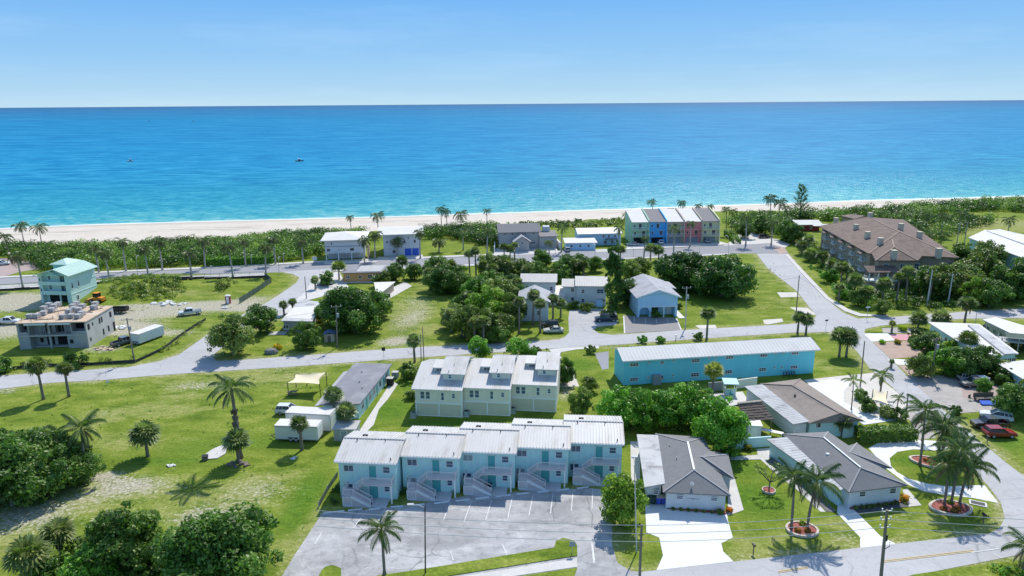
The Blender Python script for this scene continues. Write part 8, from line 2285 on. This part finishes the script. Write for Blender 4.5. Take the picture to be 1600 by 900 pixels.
# ---- ring planters
def ring_bed(label, px, py, rx, ry, ang=0, boat=False):
    g = at(px, py); n = 28
    t = thing('planter', label, 'planter', (g.x, g.y, 0.03), R(ang))
    def rr(k, s):
        a = 2 * math.pi * k / n; e = 1.0
        if boat: e = 1 + .16 * math.cos(2 * a)
        return (math.cos(a) * rx * s * e, math.sin(a) * ry * s)
    for k in range(n):
        p, q, q2, p2 = rr(k, 1), rr(k + .92, 1), rr(k + .92, .86), rr(k, .86)
        MB().slab([(*p, .3), (*q, .3), (*q2, .3), (*p2, .3)], .3).build('edging_stone', M['brick_edge'], t)
    MB().slab([(*rr(k, .87), .2) for k in range(n)], .2).build('mulch', M['mulch'], t)
    return t
ring_bed('round stone-edged planter with two coconut palms on the front lawn', 1253, 829, 2.0, 1.7)
ring_bed('boat-shaped stone-edged planter with three coconut palms near the corner', 1485, 795, 2.4, 2.0, 0, True)
ring_bed('stone-edged planter on the grass island of the curved driveway', 1450, 723, 2.2, 1.7, -30, True)
ring_bed('small stone ring around the bare-branched young tree', 1201, 768, .9, .9)
for k, (px, py, c) in enumerate([(1246, 832, (5, 1.2, .8)), (1262, 833, (4, 1.0, .9)), (1254, 822, (3.5, 2.2, .7)), (1474, 799, (4, .8, .9)), (1490, 802, (4.5, 1.2, 1.2)), (1484, 788, (2.5, 1.8, .7)), (1496, 798, (4.5, 1.1, 1.1)), (1446, 722, (5, 1.2, .9)), (1456, 728, (4, 1.1, .9))]):
    flower(px, py, .55, c, ['red flowers at the left of the round planter', 'red flowers at the right of the round planter', 'orange flowers at the back of the round planter', 'dark red flowers at the left of the boat-shaped planter', 'pink flowers at the front of the boat-shaped planter', 'yellow-green plant at the back of the boat-shaped planter', 'pink flowers at the right of the boat-shaped planter', 'red flowers at the left of the driveway island planter', 'red flowers at the right of the driveway island planter'][k])

# ---- bins at the driveway bungalow
for k, (px, m, lb) in enumerate([(1012, 'bin_green', 'dark green wheeled bin against the driveway bungalow, left one'), (1021, 'bin_green', 'dark green wheeled bin against the driveway bungalow, right one'), (1029, 'bin_blue', 'blue wheeled bin against the driveway bungalow, left one'), (1037, 'bin_blue', 'blue wheeled bin against the driveway bungalow, right one')]):
    g = at(px, 788)
    t = thing('wheeled_bin', lb, 'bin', (g.x, g.y + .1, .05), R(-9))
    s = .33
    mb = MB(); q0 = [(-s * .8, -s * .85, .08), (s * .8, -s * .85, .08), (s * .8, s * .85, .08), (-s * .8, s * .85, .08)]; q1 = [(-s, -s, 1.05), (s, -s, 1.05), (s, s, 1.05), (-s, s, 1.05)]
    for i in range(4): j = (i + 1) % 4; mb.face([q0[i], q0[j], q1[j], q1[i]])
    mb.face(q1); mb.face(list(reversed(q0))); mb.build('body', M[m], t)
    MB().slab([(-s - .04, -s - .08, 1.12), (s + .04, -s - .08, 1.12), (s + .04, s + .04, 1.18), (-s - .04, s + .04, 1.18)], .06).build('lid', M[m] if m == 'bin_green' or k == 9 else M['wall_beige'] if k > 1 else M[m], t)
    for sx in (-1, 1): MB().tube([(sx * (s - .05) - .03, s, .12), (sx * (s - .05) + .03, s, .12)], .12, 9).build('wheel', M['tyre'], t)

# ---- poles
def pole(label, base, top, kind='wood', r=.15, arm=None, az=0.0, extras='', name='utility_pole', h=None):
    g = at(*base); H_ = h or hgt(base[0], base[1], top[1])
    # lean from the surveyed top column
    d = ray(*top); t0 = (H_ - CAM_H) / d.z; tp = Vector((d.x * t0, d.y * t0, H_)); lx, ly = tp.x - g.x, tp.y - g.y
    k = min(1, .06 * H_ / max(.001, math.hypot(lx, ly))); lx *= k; ly *= k
    t = thing(name, label, 'pole', (g.x, g.y, 0), 0)
    MB().tube([(0, 0, -.2), (lx, ly, H_)], [r, r * .7], 9).build('shaft', M[{'wood': 'pole', 'white': 'pole_white', 'alu': 'alu', 'dark': 'dark_metal'}[kind]], t)
    c, s = math.cos(R(az)), math.sin(R(az))
    if 'x' in extras:
        MB().bar((lx - c * 1.1, ly - s * 1.1, H_ - .35), (lx + c * 1.1, ly + s * 1.1, H_ - .35), .11, .11).build('cross_arm', M['pole'], t)
    if 'i' in extras:
        for u in (-1, 0, 1): 
            MB().tube([(lx + c * u, ly + s * u, H_ - .28), (lx + c * u, ly + s * u, H_ + .05)], .06, 7).build('insulator', M['trim'], t)
    if 't' in extras:
        MB().tube([(lx * .8 + .32, ly * .8 - .1, H_ * .72), (lx * .8 + .32, ly * .8 - .1, H_ * .72 + .9)], .26, 10).build('transformer', M['shutter'], t)
    if 'l' in extras:
        MB().tube([(lx, ly, H_ - .3), (lx + c * .8, ly + s * .8, H_ + .1), (lx + c * 1.6, ly + s * 1.6, H_ + .15)], .045, 6).build('lamp_arm', M['alu'], t)
        MB().box(lx + c * 1.6 - .35, ly + s * 1.6 - .16, H_ + .05, lx + c * 1.6 + .35, ly + s * 1.6 + .16, H_ + .22).build('lamp_head', M['alu'], t)
    if 'b' in extras:
        MB().box(lx * .5 + .16, ly * .5 - .15, H_ * .45, lx * .5 + .45, ly * .5 + .15, H_ * .45 + .6).build('junction_box', M['shutter'], t)
    return t, Vector((g.x + lx, g.y + ly, H_))
P_ = {}
_, P_['a'] = pole('wooden utility pole in front of the grey cargo trailer', (210, 564), (198, 497), 'wood', .16, extras='xit', az=20)
_, P_['b'] = pole('wooden utility pole with transformer before the big dark tree', (527, 543), (525, 477), 'wood', .16, extras='xit', az=10)
pole('wooden pole at the driveway of the orange bungalow', (479, 467), (476, 432), 'wood', .14)
_, P_['c'] = pole('metal utility pole right of the pale blue gabled house', (1071, 513), (1073, 448), 'alu', .15, extras='xit', az=10)
_, P_['d'] = pole('wooden utility pole on the right-hand lawn by the street', (1244, 488), (1249, 430), 'wood', .15)
pole('wooden utility pole at the corner of the white gravel yard', (1344, 604), (1351, 533), 'wood', .14)
_, P_['e'] = pole('leaning utility pole beside the gravel lot', (1455, 591), (1464, 527), 'wood', .16, extras='xt', az=15)
pole('short utility pole on the kerb by the white gravel yard', (1415, 655), (1419, 615), 'wood', .14)
pole('white concrete pole among the condominium palms, left one', (1448, 478), (1457, 422), 'white', .2, extras='i')
pole('white concrete pole among the condominium palms, right one', (1481, 475), (1489, 428), 'white', .2, extras='xi')
pole('thin utility pole left of the cream town houses, shorter one', (658, 564), (657, 522), 'wood', .11)
pole('thin utility pole left of the cream town houses, taller one', (662.5, 564), (660, 511), 'wood', .11)
pole('black lamp post at the front edge of the car park', (664.5, 897), (664, 790), 'dark', .09, extras='l', az=180, name='lamp_post')
pole('pale lamp post beside the driveway bungalow', (995, 862), (990, 726), 'white', .09, extras='l', az=80, name='lamp_post')
pole('lamp post among the shrubs at the far road', (1524, 508), (1524, 488), 'white', .08, name='lamp_post')
for k, (bx_, by_, ty_) in enumerate([(215, 430, 402), (329, 432, 418), (393, 415, 400), (436, 431, 404), (443, 413, 398), (536, 408, 394), (868, 396, 362), (930, 404, 383), (990, 402, 388), (1093, 398, 387), (1138, 398, 370)]):
    pole('slim street light along the coastal road, %s' % nth(k, 11), (bx_, by_), (bx_, ty_), 'alu', .07, extras='l', az=100, name='street_light')
# two nearest poles and their wires
_, P_['n1'] = pole('wooden utility pole at the bottom edge by the car park exit', (999, 918), (998, 843), 'wood', .17, extras='', h=8.2)
g2 = at(1374, 935)
t, P_['n2'] = pole('tall wooden utility pole with wires on the near road', (1373, 940), (1382, 798), 'wood', .2, h=11.2)
dirw = math.atan2(P_['n2'].y - P_['n1'].y, P_['n2'].x - P_['n1'].x)
top = Vector((P_['n2'].x - t.location.x, P_['n2'].y - t.location.y, 11.2))
for k in range(3):
    z = -.2 - k * .95
    MB().bar(top + Vector((-.45, 0, z)), top + Vector((.45, 0, z + .12)), .09).build('bracket', M['alu'], t)
    for s in (-1, 1): MB().tube([top + Vector((s * .45, 0, z + .05)), top + Vector((s * .5, 0, z + .4))], .07, 7).build('insulator', M['trim'], t)
MB().tube([top + Vector((.35, 0, -3.6)), top + Vector((.35, 0, -2.9))], .13, 8).build('fuse_holder', M['dark_metal'], t)
MB().tube([top + Vector((.3, 0, -4.6)), top + Vector((.75, -.1, -4.2)), top + Vector((.7, -.1, -3.7))], .04, 6).build('fuse_arm', M['dark_metal'], t)
def wire(label, pts, sag=.5, r=.018, m=None, name='power_line', group=None):
    mb = MB()
    for a, c in zip(pts[:-1], pts[1:]):
        a = Vector(a); c = Vector(c); P = []
        for i in range(13):
            u = i / 12; q = a.lerp(c, u); q.z -= sag * 4 * u * (1 - u); P.append(q)
        mb.tube(P, r, 5)
    o = mb.build(name, m or M['alu'])
    return tag(o, label, 'cable', group)
dv = (P_['n2'] - P_['n1']); dv.z = 0; dv.normalize()
for k, nm in enumerate(['topmost', 'middle', 'lowest']):
    a = P_['n1'] + Vector((0, 0, -.1 - k * 1.0)); c = P_['n2'] + Vector((0, 0, -.1 - k * .95)); a.z = max(a.z, 4.5)
    wire('%s of the three pale power lines over the near front lawns' % nm, [a - dv * 36, a, c, c + dv * 40], .35, .028, M['pole_white'], group='power lines on the near poles')
if 'd' in P_:
    wire('thin power line across the right-hand lawn', [P_['c'] + Vector((0, 0, -.2)), P_['d'] + Vector((0, 0, -.4))], .8, .02, M['dark_metal'])
    wire('thin power line over the sandy walk and central thicket', [P_['b'] + Vector((0, 0, -1)), P_['c'] + Vector((0, 0, -1))], 1.6, .02, M['dark_metal'])
    wire('thin power line over the street corner garden', [P_['d'] + Vector((0, 0, -.5)), P_['e'] + Vector((0, 0, -.8))], .8, .02, M['dark_metal'])
    wire('thin power line over the left road', [P_['a'] + Vector((0, 0, -.5)), P_['b'] + Vector((0, 0, -.8))], 1.5, .02, M['dark_metal'])

# ---- street signs, mail boxes, small street furniture
def sign(label, px, py, h, w, hh, m, name='street_sign', cat='sign', ang=0, post='alu'):
    g = at(px, py); t = thing(name, label, cat, (g.x, g.y, 0), R(ang))
    MB().tube([(0, 0, 0), (0, 0, h)], .04, 6).build('post', M[post], t)
    MB().box(-w / 2, -.05, h - hh, w / 2, -.042 + .03, h + .02).build('panel', m, t)
    return t
sign('street name sign on a tall post at the corner by the sidewalk', 1354, 500, 3.4, 1.2, .3, M['trim'], ang=10)
sign('small stop sign post at the corner opposite the sidewalk', 1290, 516, 2.6, .9, .35, M['dark_metal'], ang=20)
sign('stop sign post seen from behind at the sandy walk end', 600, 561, 2.6, .75, .75, M['dark_metal'], ang=0)
sign('small white sign on the grass tip of the car park island', 894, 866, 1.7, .7, .6, M['shutter'], ang=0)
sign('low white sign on the left verge beside the road', 169, 601, .9, .5, .5, M['trim'], name='yard_sign')
sign('small sign by the roadside hedge near the palms', 492, 411, 2.2, 1.6, 1.2, M['white'], name='notice_board')
def mailbox(label, px, py, m='dark_metal'):
    g = at(px, py); t = thing('mailbox', label, 'mailbox', (g.x, g.y, 0), .2)
    MB().box(-.05, -.05, 0, .05, .05, 1.0).build('post', M['wood'], t); MB().box(-.13, -.28, 1.002, .13, .28, 1.22).build('box', M[m], t)
mailbox('dark mailbox at the drive of the pink gravel garden', 1420, 582)
mailbox('dark mailbox on the lawn beside the red car', 1542, 692)
mailbox('black mailbox on the front lawn beside the near road', 1177, 864)
mailbox('white mailbox on the verge behind the blue block', 1056, 531, 'trim')
mailbox('dark mailbox on the near corner lawn by the boat-shaped planter', 1536, 816)
g = at(1528, 787)
t = thing('drain_grate', 'square drain with white concrete rim in the corner lawn', 'drain', (g.x, g.y, .02), -.5)
MB().box(-1.0, -.6, 0, 1.0, .6, .06).build('rim', M['conc_new'], t); MB().box(-.8, -.42, .062, .8, .42, .075).build('grate', M['dark_metal'], t)

# ---- blue tarpaulin, bench, clutter on the gravel lot
g = at(1545, 632)
t = thing('tarpaulin', 'bright blue tarpaulin on the edge of the gravel lot', 'tarpaulin', (g.x, g.y, .05), .05)
o = MB().slab([(-1.6, -.5, .25), (1.5, -.6, .15), (1.7, .6, .4), (-1.4, .6, .5)], .2).build('sheet', M['tint'], t); o.color = (.02, .12, .62, 1)
g = at(1538, 626)
t = thing('market_cart', 'dark wooden cart with clutter beside the blue tarpaulin', 'cart', (g.x, g.y, .05), .05)
MB().box(-1.8, -.6, .5, 1.9, .6, .62).box(-1.8, .5, .622, 1.9, .6, 1.3).build('bed', M['wood'], t)
for x in (-1.3, 1.4):
    for s in (-1, 1):
        ty, rm = wheel_mesh(.3, .16); o = link('wheel', ty, t, (x, s * .6, .3)); link('rim', rm, o)
g = at(1516, 626)
t = thing('folding_chair', 'green folding chair left of the dark cart', 'chair', (g.x, g.y, .05), .4)
o = MB().box(-.28, -.28, .42, .28, .28, .47).build('seat', M['tint'], t); o.color = (.02, .12, .07, 1)
o = MB().box(-.28, .24, .472, .28, .3, 1.0).build('backrest', M['tint'], t); o.color = (.02, .12, .07, 1)
for x in (-.25, .25):
    for y in (-.25, .25): MB().tube([(x, y, 0), (x, y, .419)], .02, 6).build('leg', M['dark_metal'], t)
for k, (px, py, lb, c) in enumerate([(1363, 631, 'white garden chair by the cream sail, left one', (.7, .7, .7)), (1352, 628, 'white garden chair by the cream sail, farther one', (.7, .7, .7)), (1143, 620, 'teal garden chair before the bar booth', (.05, .4, .38))]):
    g = at(px, py); t = thing('garden_chair', lb, 'chair', (g.x, g.y, .05), .4 * k)
    o = MB().box(-.3, -.3, .4, .3, .3, .45).build('seat', M['tint'], t); o.color = (*c, 1); o = MB().box(-.3, .25, .452, .3, .31, 1.0).build('backrest', M['tint'], t); o.color = (*c, 1)
    for x in (-.26, .26):
        for y in (-.26, .26): MB().box(x - .03, y - .03, 0, x + .03, y + .03, .399).build('leg', M['trim'], t)
# barbecues on the aqua porches
for k, (px, py) in enumerate([(600, 775), (685, 763), (763, 768), (849, 741), (938, 742)]):
    g = at(px, py); t = thing('barbecue', 'dark barbecue on the porch of the aqua units, %s' % nth(k, 5), 'barbecue', (g.x, g.y, .14), R(-5), 'barbecues on the aqua porches')
    MB().box(-.5, -.25, .7, .5, .25, .95).build('firebox', M['dark_metal'], t); MB().extrude_x([(-.25, .952), (.25, .952), (.2, 1.15), (-.1, 1.2)], -.5, .5).build('lid', M['dark_metal'], t)
    for x in (-.4, .4): MB().box(x - .03, -.2, 0, x + .03, .2, .698).build('leg', M['dark_metal'], t)

# ---- fences
def fence(name, label, pts, h, post_m, sheet_m, step=3.0, thick=.04, cat='fence', rail=False):
    g = [at(*p) for p in pts]; o0 = g[0]
    t = thing(name, label, cat, (o0.x, o0.y, 0))
    for a, c in zip(g[:-1], g[1:]):
        d = c - a; n = max(1, int(d.length / step)); an = math.atan2(d.y, d.x)
        for i in range(n):
            p = a.lerp(c, i / n) - o0; sl = d.length / n
            z = float(ground_z(p.x + o0.x, p.y + o0.y))
            MB().box(-.05, -.05, 0, .05, .05, h + .08).build('post', post_m, t, (p.x, p.y, z), an)
            if rail:
                mb = MB().box(.06, -.03, h - .08, sl - .06, .03, h).box(.06, -.03, .1, sl - .06, .03, .16)
                for k in range(int(sl / .16)): mb.box(.1 + k * .16, -.015, .162, .13 + k * .16, .015, h - .082)
                mb.build('rail_panel', sheet_m, t, (p.x, p.y, z), an)
            else: MB().box(.052, -thick / 2, .03, sl - .052, thick / 2, h - random.Random(i).uniform(0, .12)).build('fence_panel', sheet_m, t, (p.x, p.y, z), an)
    return t
fence('silt_fence', 'dark sagging silt fence round the building yard', [(-30, 583), (8, 578), (80, 573), (140, 571), (212, 567), (236, 556), (256, 546), (290, 520), (322, 500)], .75, M['wood'], M['silt'], 3.0)
fence('chain_link_fence', 'green mesh fence along the left street bend', [(414, 434), (424, 442), (404, 456), (374, 475)], 1.7, M['dark_metal'], M['mesh_green'], 3.0)
fence('railing', 'white-topped railing along the coastal walk on the left', [(-30, 452), (0, 450), (60, 446.5), (160, 441), (320, 433), (414, 429)], 1.1, M['shutter'], M['shutter'], 4.0, rail=True)
fence('yard_curb', 'black cloth barrier below the coastal railing', [(-30, 457), (0, 455), (160, 446), (320, 438), (414, 434)], .8, M['wood'], M['silt'], 3.5)
fence('lawn_edge_fence', 'low wire fence on the grass left of the car park', [(498, 794), (512, 768), (528, 744)], .9, M['alu'], M['mesh_green'], 2.6)
fence('picket_fence', 'pale fence around the yard behind the wide white roof', [(1556, 540), (1600, 536)], 1.2, M['trim'], M['shutter'], 2.0, rail=True)
# small dome and frame on the roof at the right edge
b = Bld('roof_terrace', 'grey timber roof terrace with stair at the right edge', 'terrace', (1562, 552), -20)
for x in (0, 3, 6): 
    for y in (0, 3): b.part('post', MB().box(x, y, 0, x + .15, y + .15, 3.4), M['pole_white'])
b.part('deck', MB().box(-.2, -.2, 2.6, 6.4, 3.4, 2.75), M['conc']); railing(b.root, [(-.1, -.1, 2.75), (6.3, -.1, 2.75), (6.3, 3.3, 2.75)], .9, M['pole_white'], .4)
b.part('canopy', MB().slab([(1, 0, 3.5), (6.2, 0, 3.5), (6.2, 3.2, 3.8), (1, 3.2, 3.8)], .08), M['mesh_green'])

# ---- boats and buoys on the sea
def boat(label, px, py, L_, name='motor_boat', col=(.7, .7, .7)):
    g = at(px, py, SEA); t = thing(name, label, 'boat', (g.x, g.y, SEA - .1), .1)
    hull = MB(); st = [(-.5, .36, 0), (-.1, .38, .0), (.25, .3, .05), (.5, .02, .12)]
    rings = []
    for u, w, sh in st:
        b0 = len(hull.v); hull.v += [(u * L_, 0, 0), (u * L_, w * L_ * .38, .35), (u * L_, w * L_ * .45, 1.0 + sh * 3), (u * L_, -w * L_ * .45, 1.0 + sh * 3), (u * L_, -w * L_ * .38, .35)]; rings.append(b0)
    for a, c in zip(rings[:-1], rings[1:]):
        for i in range(5): j = (i + 1) % 5; hull.f.append((a + i, c + i, c + j, a + j)); hull.m.append(0)
    hull.f.append(tuple(rings[0] + i for i in range(5))); hull.m.append(0)
    o = hull.build('hull', M['tint'], t); o.color = (*col, 1)
    MB().box(-.12 * L_, -.1 * L_, 1.0, .12 * L_, .1 * L_, 2.1).build('cabin', M['car_glass'], t); MB().box(-.2 * L_, -.13 * L_, 2.6, .16 * L_, .13 * L_, 2.75).box(-.18 * L_, -.11 * L_, 2.101, -.16 * L_, -.09 * L_, 2.599).box(.12 * L_, .08 * L_, 2.101, .14 * L_, .1 * L_, 2.599).build('canopy', M['white'], t)
    return t
boat('small motor boat on the sea left of the middle of the picture', 468, 252, 8.0, col=(.12, .12, .14))
boat('tiny pale boat far left on the sea', 204, 252.5, 6.0)
for k, px in enumerate([233, 302]):
    g = at(px, 191.5, SEA); t = thing('channel_marker', 'dark channel marker far out on the sea, %s of two' % ['left', 'right'][k], 'marker', (g.x, g.y, SEA))
    MB().tube([(0, 0, -1), (0, 0, 6)], [.6, .4], 8).build('pile', M['wood'], t); MB().box(-1.2, -.2, 4.2, 1.2, .2, 6.4).build('board', M['dark_metal'], t)
